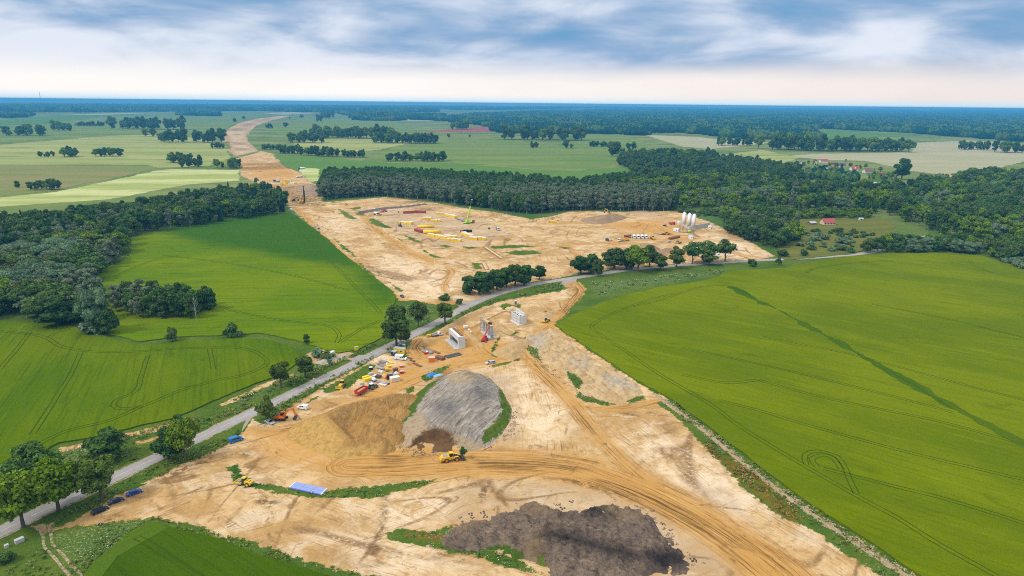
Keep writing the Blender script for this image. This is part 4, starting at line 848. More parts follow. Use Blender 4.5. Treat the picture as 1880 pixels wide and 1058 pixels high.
# ------------------------------------------------------------------ heaps
def proj(V):
    d = V-np.array([0, 0, H]); z = d@FW
    return np.stack([940+F*(d@RT)/z, 529-F*(d@UP)/z], 1)
def ridge(P, a, b, ha, hb, sl, sr, se=None):
    """height of a ridge from a to b, with its own slope on the left and the right"""
    a = np.array(a, float); b = np.array(b, float); ab = b-a; L = max(np.linalg.norm(ab), 1e-6); u = ab/L; q = P-a
    s = q@u; l = u[0]*q[:, 1]-u[1]*q[:, 0]; t = np.clip(s/L, 0, 1); e = np.maximum(0, np.maximum(-s, s-L)); se = se or max(sl, sr)
    lat = np.where(l > 0, l*sl, -l*sr)
    return ha+(hb-ha)*t-np.hypot(lat, e*se)
def smax(a, b, k=.5):
    h = np.clip(.5+.5*(a-b)/k, 0, 1); return b*(1-h)+a*h+k*h*(1-h)
def heap(name, pts, fn, mat, label, cat, res=.6, masks=None, rough=.25, rs=.35, structure=False):
    q = np.array(pts); lo = q.min(0)-8; hi = q.max(0)+8
    gx = np.arange(lo[0], hi[0], res); gy = np.arange(lo[1], hi[1], res); X, Y = np.meshgrid(gx, gy); P = np.stack([X.ravel(), Y.ravel()], 1)
    z = fn(P); n1 = fbm(P[:, 0], P[:, 1], rs, 5, 21, .6)
    z = z+np.clip(z, 0, 1.)*n1*rough*5+n1*.1-.12
    V = np.stack([P[:, 0], P[:, 1], z], 1); Fq = grid_faces(len(gy), len(gx)); Fq = Fq[(V[Fq][:, :, 2] > -.35).any(1)]
    used = np.unique(Fq); mp = np.full(len(V), -1); mp[used] = np.arange(len(used)); V = V[used]; Fq = mp[Fq]; V[:, 2] = np.maximum(V[:, 2], -.6)
    A = {}
    if masks:
        pr = proj(V)
        for k, L in masks.items():
            v = np.full(len(V), -30.)
            for m in L: v = np.maximum(v, sdf(pr, m, 40, -30))
            A[k] = v
    o = link(bpy.data.objects.new(name, np_mesh(name, V, Fq, [mat], True, A)))
    return tag(o, None, None, None, 'structure') if structure else tag(o, label, cat)
def soil_mat(name, c1, c2, c3, streak=None, extra=(), sc=1., bump=.9, grass=True):
    t = NT(name, .95, 0.); p = t.pos()
    c = t.mix(t.rng(t.noise(p, .12*sc, 5, .7), .35, .65), c1, c2)
    c = t.mix(t.rng(t.noise(p, .8*sc, 5, .75, .4), .48, .68, 0, .8), c, c3)
    h = t.noise(p, 1.2*sc, 6, .75)
    if streak:
        ang, stretch, k = streak; sn = t.noise(t.map(p, (stretch, 1.3, .6), ang), 1., 6, .72, .5)
        c = t.mix(t.rng(sn, .50, .64, 0, k), c, tuple(q*.35 for q in c1)); c = t.mix(t.rng(sn, .46, .34, 0, k*.8), c, tuple(min(.8, q*1.5) for q in c2)); h = t.M('ADD', h, t.M('MULTIPLY', sn, .8))
    nz = t.M('MULTIPLY', t.M('SUBTRACT', t.noise(p, .5, 5, .75), .5), 22.)
    for a, col, wd in extra: c = t.mix(t.rng(t.M('ADD', t.attr(a), nz), -wd, wd), c, t.mix(t.rng(t.noise(p, .5, 5, .75), .4, .65), col, tuple(q*.68 for q in col)))
    if grass: c = t.mix(t.rng(t.M('ADD', t.attr('grass'), nz), -1.5, 1.5), c, grass_col(t, p))
    t.bump(h, bump, .5); return t.col(c)
def gz(px, py, h): return np.array(G(px, py, h))
# brown sand heap
def h1(P):
    z = ridge(P, gz(600, 760, 6.6), gz(640, 797, 5.), 6.4, 4.2, 1.05, .40, .45)
    z = smax(z, ridge(P, gz(602, 759, 6.5), gz(648, 739, 6), 6.5, 6., .5, .85, .5)); z = smax(z, ridge(P, gz(648, 739, 6), gz(719, 723, 5.5), 6., 5., .6, .6, .5)); z = smax(z, ridge(P, gz(719, 723, 5), gz(750, 722, 4.), 5., 3.6, .55, .5, .5))
    for x, y, h in [(665,775,4.6),(690,797,4.4),(655,803,3.4),(712,764,5.),(702,810,3.2),(680,755,5.6),(720,788,4.),(672,814,2.6),(735,745,4.6),(694,774,4.8),(638,812,2.4)]: z = smax(z, ridge(P, gz(x, y, h), gz(x+3, y+1, h), h, h, .72, .72, .72), .35)
    return z
heap('sand_heap', GP([(530,770),(600,720),(765,712),(760,800),(720,835),(600,850),(540,820)]), h1, soil_mat('damp_sand', (.34, .185, .055), (.41, .235, .08), (.26, .135, .04), (ANG((600,770),(560,812)), .10, .5), [('ramp', (.52, .315, .095), 8.)], grass=False), 'large brown sand heap with a dug steep face left of the grey spoil heap', 'sand heap', .45, {'ramp': [[(520,770),(590,764),(606,772),(632,806),(628,820),(700,815),(690,850),(600,850),(530,815)]]}, .3)
# grey spoil heap
B2 = [G(728,788),G(738,760),G(758,728),G(785,705),G(815,692),G(838,686),G(870,684),G(898,692),G(922,715),G(941,750),G(938,775),G(925,795),G(893,822),G(852,832),G(800,832),G(754,826),G(736,815)]
cv = np.array(G(800,824))
def h2(P):
    s = sdf(P, B2, 30); q = proj(np.concatenate([P, np.zeros((len(P), 1))], 1))
    top = 4.2+3.4*sm(q[:, 0], 740, 900)+1.2*sm(q[:, 1], 780, 700); top = top*(1-.35*sm(q[:, 1], 770, 835)*(1-sm(q[:, 0], 880, 930)))
    a = s*.52; z = -smax(-a, -top, 1.6)
    d = np.hypot((P[:, 0]-cv[0])/1.25, P[:, 1]-cv[1]+1.5); z = np.minimum(z, .2+np.maximum(0, d-7.6)*1.9+fbm(P[:, 0], P[:, 1], .3, 3, 4)*1.6)
    a = ANG((880, 690), (775, 765)); v = -P[:, 0]*math.sin(a)+P[:, 1]*math.cos(a)+fbm(P[:, 0], P[:, 1], .06, 3, 12)*9
    return z+np.clip(z-1, 0, 1)*(np.abs(np.sin(v*.9))-.5)*.75*(.6+fbm(P[:, 0], P[:, 1], .1, 2, 14)*2)
heap('spoil_heap', B2, h2, soil_mat('grey_clay_spoil', (.29, .24, .19), (.40, .345, .285), (.17, .14, .115), (ANG((880,690),(775,765)), .10, .85), [('tan', (.42, .31, .19), 9.), ('cave', (.17, .095, .042), 4.), ('dark', (.13, .12, .115), 22.)]), 'big grey streaked spoil heap with grassy flanks and a dug brown hollow in front', 'spoil heap', .5,
 {'grass': [[(728,788),(740,755),(770,712),(798,696),(820,684),(800,705),(780,725),(766,745),(765,757),(745,772),(735,784)],[(912,705),(925,722),(940,752),(936,778),(920,796),(889,818),(886,806),(890,790),(915,768),(922,755),(918,735)],[(885,680),(905,690),(920,712),(908,705),(895,690)]],
  'tan': [[(730,825),(745,775),(770,755),(780,765),(790,790),(840,800),(885,815),(890,830),(850,835)],[(820,680),(880,680),(870,700),(830,705)]],
  'cave': [[(746,828),(758,808),(772,794),(798,783),(822,790),(834,808),(846,832),(760,834)]], 'dark': [[(795,745),(825,735),(840,745),(830,760),(805,757)],[(860,720),(880,712),(900,725),(880,730)]]}, .14, .3)
# dark topsoil heap
B3 = [G(809,990),G(845,965),G(896,945),(G(950,930)),G(980,922),G(1012,938),G(1087,926),G(1168,938),G(1202,958),G(1245,1005),G(1269,1036),G(1255,1052),G(1200,1062),G(1150,1085),G(1060,1085),G(998,1046),G(961,1032),G(889,1018),G(818,1006)]
def h3(P):
    s = sdf(P, B3, 30)+fbm(P[:, 0], P[:, 1], .12, 4, 51)*7; top = 2.4+fbm(P[:, 0], P[:, 1], .09, 4, 31, .6)*5
    z = -smax(-s*.5, -top, 1.2)
    z = smax(z, np.minimum(s*.6, ridge(P, gz(990, 988, 4.6), gz(1070, 1000, 5), 4.6, 5., .5, .45, .5)), .6); z = smax(z, np.minimum(s*.6, ridge(P, gz(1070, 1000, 5), gz(1190, 1030, 3.5), 5., 3.5, .5, .45, .5)), .6)
    z = smax(z, np.minimum(s*.6, ridge(P, gz(1030, 965, 4.), gz(1120, 965, 4.), 4.2, 4.2, .4, .4, .4)), .8)
    return z+np.clip(z, 0, 1)*(np.abs(fbm(P[:, 0], P[:, 1], .22, 4, 61, .6))*3.4-.5)
heap('topsoil_heap', B3, h3, soil_mat('dark_topsoil', (.135, .098, .076), (.235, .172, .120), (.066, .050, .043), (-.35, .2, .55), [('tan', (.24, .165, .095), 16.), ('black', (.040, .033, .032), 16.)]), 'wide dark purplish brown topsoil heap at the bottom of the picture', 'topsoil heap', .4,
 {'grass': [[(893,1005),(930,1000),(960,1015),(962,1030),(920,1025),(890,1015)],[(985,1025),(1000,1020),(1002,1045),(990,1042)]], 'tan': [[(962,1030),(965,1000),(985,975),(1000,975),(995,1010),(985,1040)],[(830,960),(890,945),(900,955),(850,972)],[(940,920),(1010,915),(1010,940),(970,945)],[(1100,930),(1160,935),(1180,950),(1120,945)]],
  'black': [[(985,985),(1010,970),(1050,980),(1130,1000),(1200,1025),(1150,1025),(1050,1000)],[(1180,1010),(1240,1005),(1265,1035),(1220,1050),(1190,1035)],[(1060,925),(1090,920),(1130,950),(1080,945)]]}, .85, .4)
# ridged field of dumped loads
B4 = [G(957,629),G(970,614),G(1013,603),G(1093,661),G(1172,706),G(1182,722),G(1151,738),G(1119,741),G(1069,725),G(1039,688),G(991,656)]
def h4(P):
    s = sdf(P, B4, 20); a0 = np.array(G(1013, 603)); a1 = np.array(G(1172, 706)); u = (a1-a0)/np.linalg.norm(a1-a0); v = np.array([-u[1], u[0]])
    q = P-a0; U = q@u/4.4; Vv = q@v/5.2; z = np.full(len(P), -9.)
    for i in range(-1, 2):
        for j in range(-1, 2):
            cu = np.floor(U)+i; cv_ = np.floor(Vv)+j; ju = hsh(cu.astype(np.int64), cv_.astype(np.int64), 3); jv = hsh(cu.astype(np.int64), cv_.astype(np.int64), 8); hh = 1.5+1.3*hsh(cu.astype(np.int64), cv_.astype(np.int64), 5)
            d = np.hypot((U-cu-.5-(ju-.5)*.7)*4.4, (Vv-cv_-.5-(jv-.5)*.6)*5.2); z = np.maximum(z, hh-d*.8)
    return np.where(s > -1, np.minimum(np.maximum(z, .15), s*.5), -1.)
heap('dumped_earth_rows', B4, h4, soil_mat('sandy_earth', (.46, .305, .14), (.54, .40, .225), (.30, .20, .10), None, [('grey', (.44, .38, .31), 14.)]), 'wide field of dumped sandy earth mounds in rows along the edge of the large field', 'earth mounds', .55,
 {'grey': [[(970,620),(1000,618),(990,640),(970,632)],[(1110,690),(1160,700),(1165,712),(1120,705)],[(1050,665),(1075,660),(1080,675)]], 'grass': [[(1040,680),(1064,692),(1070,705),(1060,716),(1048,706)],[(958,628),(985,640),(992,658),(976,655)]]}, .35, .5)
GRAVEL = soil_mat('brown_gravel', (.26, .17, .10), (.33, .23, .14), (.20, .13, .075), None, (), 1., .5, False)
SANDM = soil_mat('heaped_sand', (.44, .28, .12), (.50, .34, .17), (.34, .21, .09), None, (), 1., .8, False)
def simple_heap(name, prims, mat, label, cat='heap', res=1., pad=12, rough=.15):
    pr = [(gz(a[0], a[1], ha), gz(b[0], b[1], hb), ha, hb, sl, sr) for a, b, ha, hb, sl, sr in prims]
    def fn(P):
        z = np.full(len(P), -9.)
        for q in pr: z = smax(z, ridge(P, *q, min(q[4:])), .5)
        return z
    pts = []
    for q in pr:
        m = max(q[2], q[3])/min(q[4], q[5])
        for e in (q[0], q[1]): pts += [e-m, e+m]
    return heap(name, pts, fn, mat, label, cat, res, None, rough)
simple_heap('gravel_heap', [((1112,394),(1128,392),7,6,.25,.55)], GRAVEL, 'far brown gravel heap with an excavator on top below the birch wood')
simple_heap('gravel_heap', [((1189,446),(1193,447),5,5,.5,.5)], GRAVEL, 'rounded brown gravel heap behind the roadside trees, left of two')
simple_heap('gravel_heap', [((1222,455),(1232,455),5,5,.5,.5)], GRAVEL, 'rounded brown gravel heap behind the roadside trees, right of two')
simple_heap('sand_heap', [((825,535),(858,529),2.2,3.2,.5,.5)], SANDM, 'brown sand bank beside the site entrance under the roadside lindens', 'sand heap')
simple_heap('spoil_heap', [((566,337),(572,340),7,7,.35,.35),((560,352),(585,352),4,4,.4,.35)], soil_mat('cut_earth', (.27, .19, .125), (.33, .24, .16), (.19, .13, .09), None, (), .5, .8, False), 'brown earth bank at the mouth of the bare cut between the woods', 'spoil heap', 1.5)
simple_heap('brush_windrow', [((656,389),(700,381),2.6,2.6,.9,.9),((700,381),(745,377),2.6,2.3,.9,.9),((745,377),(782,373),2.3,2,.9,.9)], soil_mat('dead_brush', (.15, .125, .11), (.21, .18, .165), (.08, .07, .06), None, (), 1.5, 1., False), 'long grey row of piled brush along the back of the container yard', 'brush pile', .8, rough=.5)
simple_heap('earth_bank', [((925,640),(960,622),2.5,2.8,.4,.5),((938,650),(950,640),1.8,2.,.5,.5)], SANDM, 'lumpy earth bank between the red lift and the main haul track', 'earth bank', .7, rough=.4)
simple_heap('earth_bank', [((812,604),(860,577),1.8,2.2,.5,.8),((860,577),(905,560),2.2,1.6,.5,.7)], SANDM, 'earth bank of the dig along the road verge', 'earth bank', .7, rough=.5)
simple_heap('earth_bank', [((955,565),(1000,577),1.8,2.2,.4,.6),((1000,577),(1015,570),2.,1.4,.4,.5)], SANDM, 'earth bank behind the white concrete abutment', 'earth bank', .7, rough=.5)
simple_heap('earth_bank', [((905,588),(935,606),2.2,1.6,.6,.5)], SANDM, 'pale earth ridge between the pier and the white abutment', 'earth bank', .7, rough=.5)
simple_heap('earth_bank', [((858,605),(884,632),1.5,1.2,.5,.6)], SANDM, 'earth ridge between the concrete frame and the red lift', 'earth bank', .7, rough=.5)
simple_heap('rubble_heap', [((590,660),(635,648),1.6,1.3,.5,.5)], soil_mat('rubble', (.40, .34, .26), (.50, .45, .38), (.25, .2, .14), None, (), 2., 1., False), 'heap of pale rubble on the field side of the road', 'rubble heap', .6, rough=.5)
# clods along the right field edge: one low windrow
clod = [(1215,722),(1300,784),(1345,822),(1453,906),(1562,979),(1640,1030),(1690,1062)]
for i in range(len(clod)-1): pass
simple_heap('earth_windrow', [((clod[i][0]-8, clod[i][1]+4), (clod[i+1][0]-8, clod[i+1][1]+4), .55, .55, .45, .45) for i in range(len(clod)-1)], soil_mat('clod_earth', (.40, .28, .16), (.50, .38, .24), (.13, .12, .04), None, (), 2.4, 1., False), 'low windrow of sandy clods along the edge of the large right field', 'earth windrow', .5, rough=.9)
def clod_mesh(name, mat, seed):
    rg = np.random.default_rng(seed); V = []; Fq = []; b0 = 0; IV, IF = ico()
    for i in range(5):
        r = rg.uniform(.12, .34); v = IV*r*(1+.35*rg.normal(size=(len(IV), 1))*.5)*np.array([1, 1, .7])+np.array([rg.normal()*.5, rg.normal()*.5, r*.35]); V.append(v); Fq.append(np.concatenate([IF, IF[:, 2:]], 1)+b0); b0 += len(v)
    return bpy.data.objects.new(name, poly_mesh(name, V, Fq, [mat]))
CLM = paint('brown_clod', (.20, .14, .09), .95, dirt=.4); CLD = paint('dark_clod', (.06, .045, .042), .95, dirt=.3); CLS = paint('sandy_clod', (.42, .30, .17), .95, dirt=.4); CLG = paint('grey_clod', (.34, .30, .27), .95, dirt=.4)
def clods(name, lines, n, width, mats, label):
    P = []
    for l in lines:
        q = smooth_path(l if not isinstance(l[0][0], int) else GP(l), 1.); k = RNG.integers(0, len(q), n); P.append(q[k]+RNG.normal(size=(n, 2))*width)
    P = np.concatenate(P); points_object(name, np.concatenate([P, np.full((len(P), 1), -.02)], 1), RNG.uniform(.25, .95, len(P)), [clod_mesh('clod', m, i) for i, m in enumerate(mats)], label, 'clods')
clods('dark_clods', [[(815,985),(845,962),(896,940),(950,926),(1010,930),(1087,918),(1168,932),(1205,956),(1245,1000),(1275,1036)]], 80, 1., [CLD, CLM, CLM], 'dark clods of soil strewn round the edge of the dark topsoil heap')
clods('sandy_clods', [[(1205,726),(1290,787),(1337,826),(1445,910),(1554,983),(1632,1034),(1690,1066)]], 700, 1.1, [CLS, CLS, CLG], 'sandy clods and stones along the edge of the large right field')
clods('rubble', [[(738,800),(735,818),(752,828),(800,838)],[(885,822),(935,796),(945,760)],[(590,662),(635,650)],[(960,632),(1020,690),(1070,728),(1150,742)]], 90, 1.2, [CLM, CLS], 'loose lumps of clay round the foot of the heaps')
# ------------------------------------------------------------------ weeds: tufts as one object
def tuft_mesh(name, mat, seed, n=13, h=.45, flower=None):
    rg = np.random.default_rng(seed); P = np.stack([rg.normal(size=n)*.3, rg.normal(size=n)*.3, rg.uniform(.1, h, n)], 1)
    V, Fq = leaves(P, np.stack([rg.normal(size=n)*.4, rg.normal(size=n)*.4, np.ones(n)], 1), .19, rg); mi = [0]*n
    if flower:
        m = 5; P = np.stack([rg.normal(size=m)*.35, rg.normal(size=m)*.35, rg.uniform(h*.8, h*1.1, m)], 1); v, f = leaves(P, np.tile([0, 0, 1.], (m, 1)), .13, rg); V = np.concatenate([V, v]); Fq = np.concatenate([Fq, f+4*n]); mi += [1]*m
    return bpy.data.objects.new(name, poly_mesh(name, [V], [Fq], [mat]+([flower] if flower else []), mi))
W_G = leaf_mat('weed_green', (.060, .098, .014), .4, (.11, .12, .025)); W_L = leaf_mat('weed_pale', (.14, .16, .05), .4, (.24, .21, .09))
POP = paint('poppy_petal', (.50, .06, .015), .7, dirt=0); WFL = paint('white_petal', (.70, .70, .58), .7, dirt=0)
def weeds(name, polys, sp, protos, label, sc=1.):
    P = []
    for p in polys:
        q = scatter(p, sp, .5)
        k = fbm(q[:, 0], q[:, 1], .12, 3, 2)+RNG.uniform(-.2, .2, len(q)) > .0; P.append(q[k])
    P = np.concatenate(P); d = np.hypot(P[:, 0], P[:, 1]); P = P[RNG.uniform(0, 1, len(P)) < (200/np.maximum(d, 200))**1.2]; d = np.hypot(P[:, 0], P[:, 1])
    print(name, len(P)); points_object(name, np.concatenate([P, np.zeros((len(P), 1))], 1), RNG.uniform(.6, 1.4, len(P))*sc*np.clip(d/220, 1, 1.6), protos, label, 'weeds')
g1 = [tuft_mesh('tuft', W_G, 1), tuft_mesh('tuft', W_G, 2), tuft_mesh('tuft', W_L, 3, 8, .7)]; g2 = g1[:2]+[tuft_mesh('tuft', W_G, 5, 8, .6, WFL)]; g3 = [g1[0], tuft_mesh('tuft', W_G, 6, 8, .6, POP), tuft_mesh('tuft', W_L, 7, 7, .6, POP)]
def off_road(o1, o2, i0=0, i1=None):
    d = np.gradient(rp, axis=0); d /= np.linalg.norm(d, axis=1)[:, None]; nn = np.stack([-d[:, 1], d[:, 0]], 1); s = slice(i0, i1)
    a = [tuple(p) for p in (rp+nn*o1)[s]]; b = [tuple(p) for p in (rp+nn*o2)[s]]; return a+b[::-1]
VERGE = [[(150,958),(210,915),(290,876),(391,834),(440,803),(450,790),(380,815),(270,865),(190,905),(120,940),(105,962)],[(470,778),(505,772),(560,733),(625,694),(684,662),(690,650),(640,676),(545,726),(480,757)],[(706,645),(735,640),(752,622),(735,630)],[(776,614),(830,592),(890,562),(960,546),(1035,530),(1030,520),(960,532),(880,558),(820,588)],
 [(0,960),(60,935),(200,868),(360,795),(545,708),(680,640),(715,618),(640,655),(545,690),(400,745),(240,800),(110,845),(0,920)],[(1240,738),(1301,784),(1400,862),(1500,935),(1600,1003),(1690,1062),(1620,1060),(1562,1020),(1489,969),(1417,937),(1359,886),(1316,843),(1254,775)],[(0,1058),(60,1000),(92,985),(160,1058)],[(95,980),(240,955),(280,948),(380,975),(480,1003),(570,1033),(668,1055),(600,1055),(470,1020),(400,992),(310,972),(275,962),(190,1030),(150,1058),(110,1020)]]
weeds('weeds', VERGE, 1.0, g1, 'rough green weeds and tall grass on the road verges and field edges')
weeds('low_weeds', [g for g in GRASS if min(p[1] for p in g) > 540], 1.25, g1, 'low weeds in strips across the bare ground', .62)
weeds('white_flowers', [f for f in FLOWER[:5]]+[GRASS[0], GRASS[1]], 1.6, g2, 'white flowering weeds among the grass near the site')
weeds('poppies', POPPY, 1.1, g3, 'red poppies in the grass strip along the haul road')
# ------------------------------------------------------------------ mesh builder for made things
class MB:
    def __init__(s): s.v = []; s.f = []; s.m = []
    def add(s, V, Fq, m=0):
        b = len(s.v); s.v += [tuple(p) for p in V]; s.f += [tuple(b+i for i in f) for f in Fq]; s.m += [m]*len(Fq); return s
    def hexa(s, b, t, m=0):
        return s.add(list(b)+list(t), [(3, 2, 1, 0), (4, 5, 6, 7), (0, 1, 5, 4), (1, 2, 6, 5), (2, 3, 7, 6), (3, 0, 4, 7)], m)
    def box(s, c, d, rz=0., m=0, top=1.):
        x, y, z = c; a, b, h = d[0]/2, d[1]/2, d[2]/2; ca, sa = math.cos(rz), math.sin(rz)
        q = lambda k, zz: [(x+i*k*ca-j*k*sa, y+i*k*sa+j*k*ca, zz) for i, j in ((-a, -b), (a, -b), (a, b), (-a, b))]
        return s.hexa(q(1, z-h), q(top, z+h), m)
    def frust(s, x0, x1, w, z0, X0, X1, W, z1, m=0):
        return s.hexa([(x0, -w/2, z0), (x1, -w/2, z0), (x1, w/2, z0), (x0, w/2, z0)], [(X0, -W/2, z1), (X1, -W/2, z1), (X1, W/2, z1), (X0, W/2, z1)], m)
    def prism(s, prof, y0, y1, m=0):
        n = len(prof); a = sum(prof[i][0]*prof[(i+1) % n][1]-prof[(i+1) % n][0]*prof[i][1] for i in range(n)); prof = prof if a > 0 else prof[::-1]
        return s.add([(x, y0, z) for x, z in prof]+[(x, y1, z) for x, z in prof], [tuple(range(n)), tuple(range(2*n-1, n-1, -1))]+[(i, n+i, n+(i+1) % n, (i+1) % n) for i in range(n)], m)
    def cyl(s, p, q, r, r2=None, n=12, m=0):
        p = Vector(p); q = Vector(q); r2 = r if r2 is None else r2; d = (q-p).normalized(); t = d.orthogonal().normalized(); b = d.cross(t)
        ring = lambda c, k: [c+(t*math.cos(i*6.28318/n)+b*math.sin(i*6.28318/n))*k for i in range(n)]
        return s.add(ring(p, r)+ring(q, r2), [tuple(range(n-1, -1, -1)), tuple(range(n, 2*n))]+[(i, (i+1) % n, n+(i+1) % n, n+i) for i in range(n)], m)
    def bar(s, p, q, w, h=None, m=0):
        p = Vector(p); q = Vector(q); d = (q-p).normalized(); u = d.cross(Vector((0, 0, 1)));  u = u.normalized() if u.length > 1e-4 else Vector((1, 0, 0)); n = u.cross(d); h = h or w
        c = lambda e: [e-u*w/2-n*h/2, e+u*w/2-n*h/2, e+u*w/2+n*h/2, e-u*w/2+n*h/2]
        return s.hexa(c(p), c(q), m)
    def build(s, name, mats, parent=None, smooth=False, loc=None):
        me = bpy.data.meshes.new(name); me.from_pydata([tuple(p) for p in s.v], [], s.f)
        for m in (mats if isinstance(mats, (list, tuple)) else [mats]): me.materials.append(m)
        me.polygons.foreach_set('material_index', s.m)
        b = bmesh.new(); b.from_mesh(me); bmesh.ops.recalc_face_normals(b, faces=b.faces); b.to_mesh(me); b.free()
        if smooth: me.polygons.foreach_set('use_smooth', [True]*len(me.polygons))
        o = link(bpy.data.objects.new(name, me), parent)
        if loc: o.location = loc
        return o
K = {n: paint(n, *a, **k) for n, (a, k) in {
 'yellow_paint': (((.75, .46, .015), .4), dict(dirt=.35)), 'orange_paint': (((.78, .18, .015), .4), {}), 'red_paint': (((.55, .022, .02), .4), {}), 'white_paint': (((.80, .80, .79), .35), dict(dirt=.12)),
 'black_paint': (((.012, .013, .018), .3), dict(dirt=.1)), 'navy_paint': (((.014, .024, .060), .28), dict(dirt=.08)), 'blue_paint': (((.02, .055, .27), .28), dict(dirt=.08)), 'azure_paint': (((.012, .16, .42), .35), dict(dirt=.08)), 'silver_paint': (((.55, .57, .60), .3, .3), dict(dirt=.12)),
 'green_paint': (((.03, .20, .10), .45), {}), 'lime_paint': (((.45, .72, .04), .4), {}), 'teal_plastic': (((.05, .42, .36), .5), dict(dirt=.1)), 'rubber': (((.022, .022, .022), .8), dict(dirt=.5)), 'dark_steel': (((.07, .07, .075), .6, .4), dict(dirt=.4)), 'steel': (((.33, .34, .36), .5, .5), {}),
 'grey_plastic': (((.30, .33, .36), .6), {}), 'concrete': (((.48, .47, .45), .9), dict(dirt=.3, dirtc=(.33, .31, .28))), 'white_concrete': (((.62, .61, .58), .85), dict(dirt=.25, dirtc=(.5, .48, .44))), 'form_yellow': (((.90, .58, .01), .6), dict(dirt=.15)), 'plywood': (((.62, .43, .22), .8), dict(dirt=.3)), 'pale_timber': (((.72, .64, .50), .8), dict(dirt=.3)),
 'red_container': (((.40, .075, .06), .6), dict(dirt=.35)), 'rust': (((.20, .085, .035), .9), dict(dirt=.5)), 'blue_tarp': (((.02, .20, .55), .5), dict(dirt=.15)), 'pale_tarp': (((.20, .45, .70), .5), dict(dirt=.15)), 'violet_panel': (((.24, .30, .58), .45, 0, .4), dict(dirt=.15)), 'panel_edge': (((.03, .07, .35), .5), {}), 'grey_roof': (((.42, .44, .45), .6), {}),
 'brick_red': (((.36, .07, .055), .8), {}), 'roof_slate': (((.07, .085, .11), .8), {}), 'roof_brown': (((.20, .10, .08), .85), {}), 'cream_wall': (((.72, .58, .32), .85), {}), 'white_wall': (((.78, .77, .74), .85), {}), 'wood': (((.22, .16, .10), .9), {}), 'bag_white': (((.78, .78, .76), .7), dict(dirt=.2)), 'orange_mesh': (((.85, .38, .06), .7), dict(dirt=.2)), 'lamp_red': (((.5, .01, .01), .3), dict(dirt=0)), 'lamp_white': (((.8, .8, .75), .2), dict(dirt=0)), 'hub': (((.45, .45, .46), .4, .6), {}), 'sand_load': (((.40, .26, .11), .95), {}), 'teal_paint': (((.02, .25, .30), .5), {})}.items()}
_g = NT('window_glass', .08, .5); GLASS = _g.col((.012, .018, .024))
def P_(n): return K[n]
def put(o, tail=None, head=None, at=None, ang=None):
    if tail:
        a = np.array(G(*tail)); b = np.array(G(*head)); c = (a+b)/2; o.location = (c[0], c[1], o.location.z); o.rotation_euler.z = math.atan2(b[1]-a[1], b[0]-a[0])
    if at: c = G(*at); o.location = (c[0], c[1], o.location.z)
    if ang is not None: o.rotation_euler.z = ang
    return o
def wheels(t, L, hub='hub', dual=False):
    for x, y, r, w in L:
        mb = MB().cyl((x, y-w/2, r), (x, y+w/2, r), r, n=16, m=0); s = 1 if y > 0 else -1
        mb.cyl((x, y+s*(w/2-.02), r), (x, y+s*(w/2+.03), r), r*.58, n=12, m=1); mb.build('wheel', [P_('rubber'), P_(hub)], t)
def copy_thing(o, label, group=None):
    r = o.copy(); C.objects.link(r); r['label'] = label
    if group: r['group'] = group
    for c in list(o.children):
        d = c.copy(); C.objects.link(d); d.parent = r
        for e in list(c.children): g = e.copy(); C.objects.link(g); g.parent = d
    return r
def car(col, label, style='estate', L=4.6, W=1.82, name='parked_car', cat='car', group=None):
    t = tag(empty(name), label, cat, group); h = L/2; m = P_(col)
    rear = -h+.15 if style == 'estate' else -h+.75
    b = MB(); b.prism([(-h, .32), (-h-.02, .7), (-h+.12, .93), (h-1.25, .93), (h-.2, .74), (h, .55), (h, .3), (h-.4, .25), (-h+.4, .25)], -W/2, W/2)
    b.build('body', m, t)
    g = MB(); g.frust(rear-.02, h-1.15, W*.94, .92, rear+.32, h-1.95, W*.76, 1.40); g.build('window', GLASS, t)
    MB().frust(rear+.28, h-1.9, W*.78, 1.395, rear+.42, h-2.05, W*.70, 1.46).build('roof', m, t)
    p = MB()
    for x in (rear+.12, -.25, h-1.5):
        for s in (-1, 1): p.bar((x, s*W*.475, .92), (x+(.30 if x < 0 else -.75)*.98, s*W*.388, 1.41), .09, .07)
    p.build('window_post', m, t)
    wheels(t, [(x, s*(W/2-.1), .33, .24) for x in (h-.85, -h+.85) for s in (-1, 1)])
    for s in (-1, 1):
        MB().box((h-.04, s*.62, .66), (.16, .36, .14)).build('headlight', P_('lamp_white'), t); MB().box((-h+.02, s*.68, .76), (.12, .26, .22)).build('taillight', P_('lamp_red'), t)
        MB().box((h-1.45, s*(W/2+.08), 1.0), (.12, .16, .12)).build('mirror', m, t)
    return t
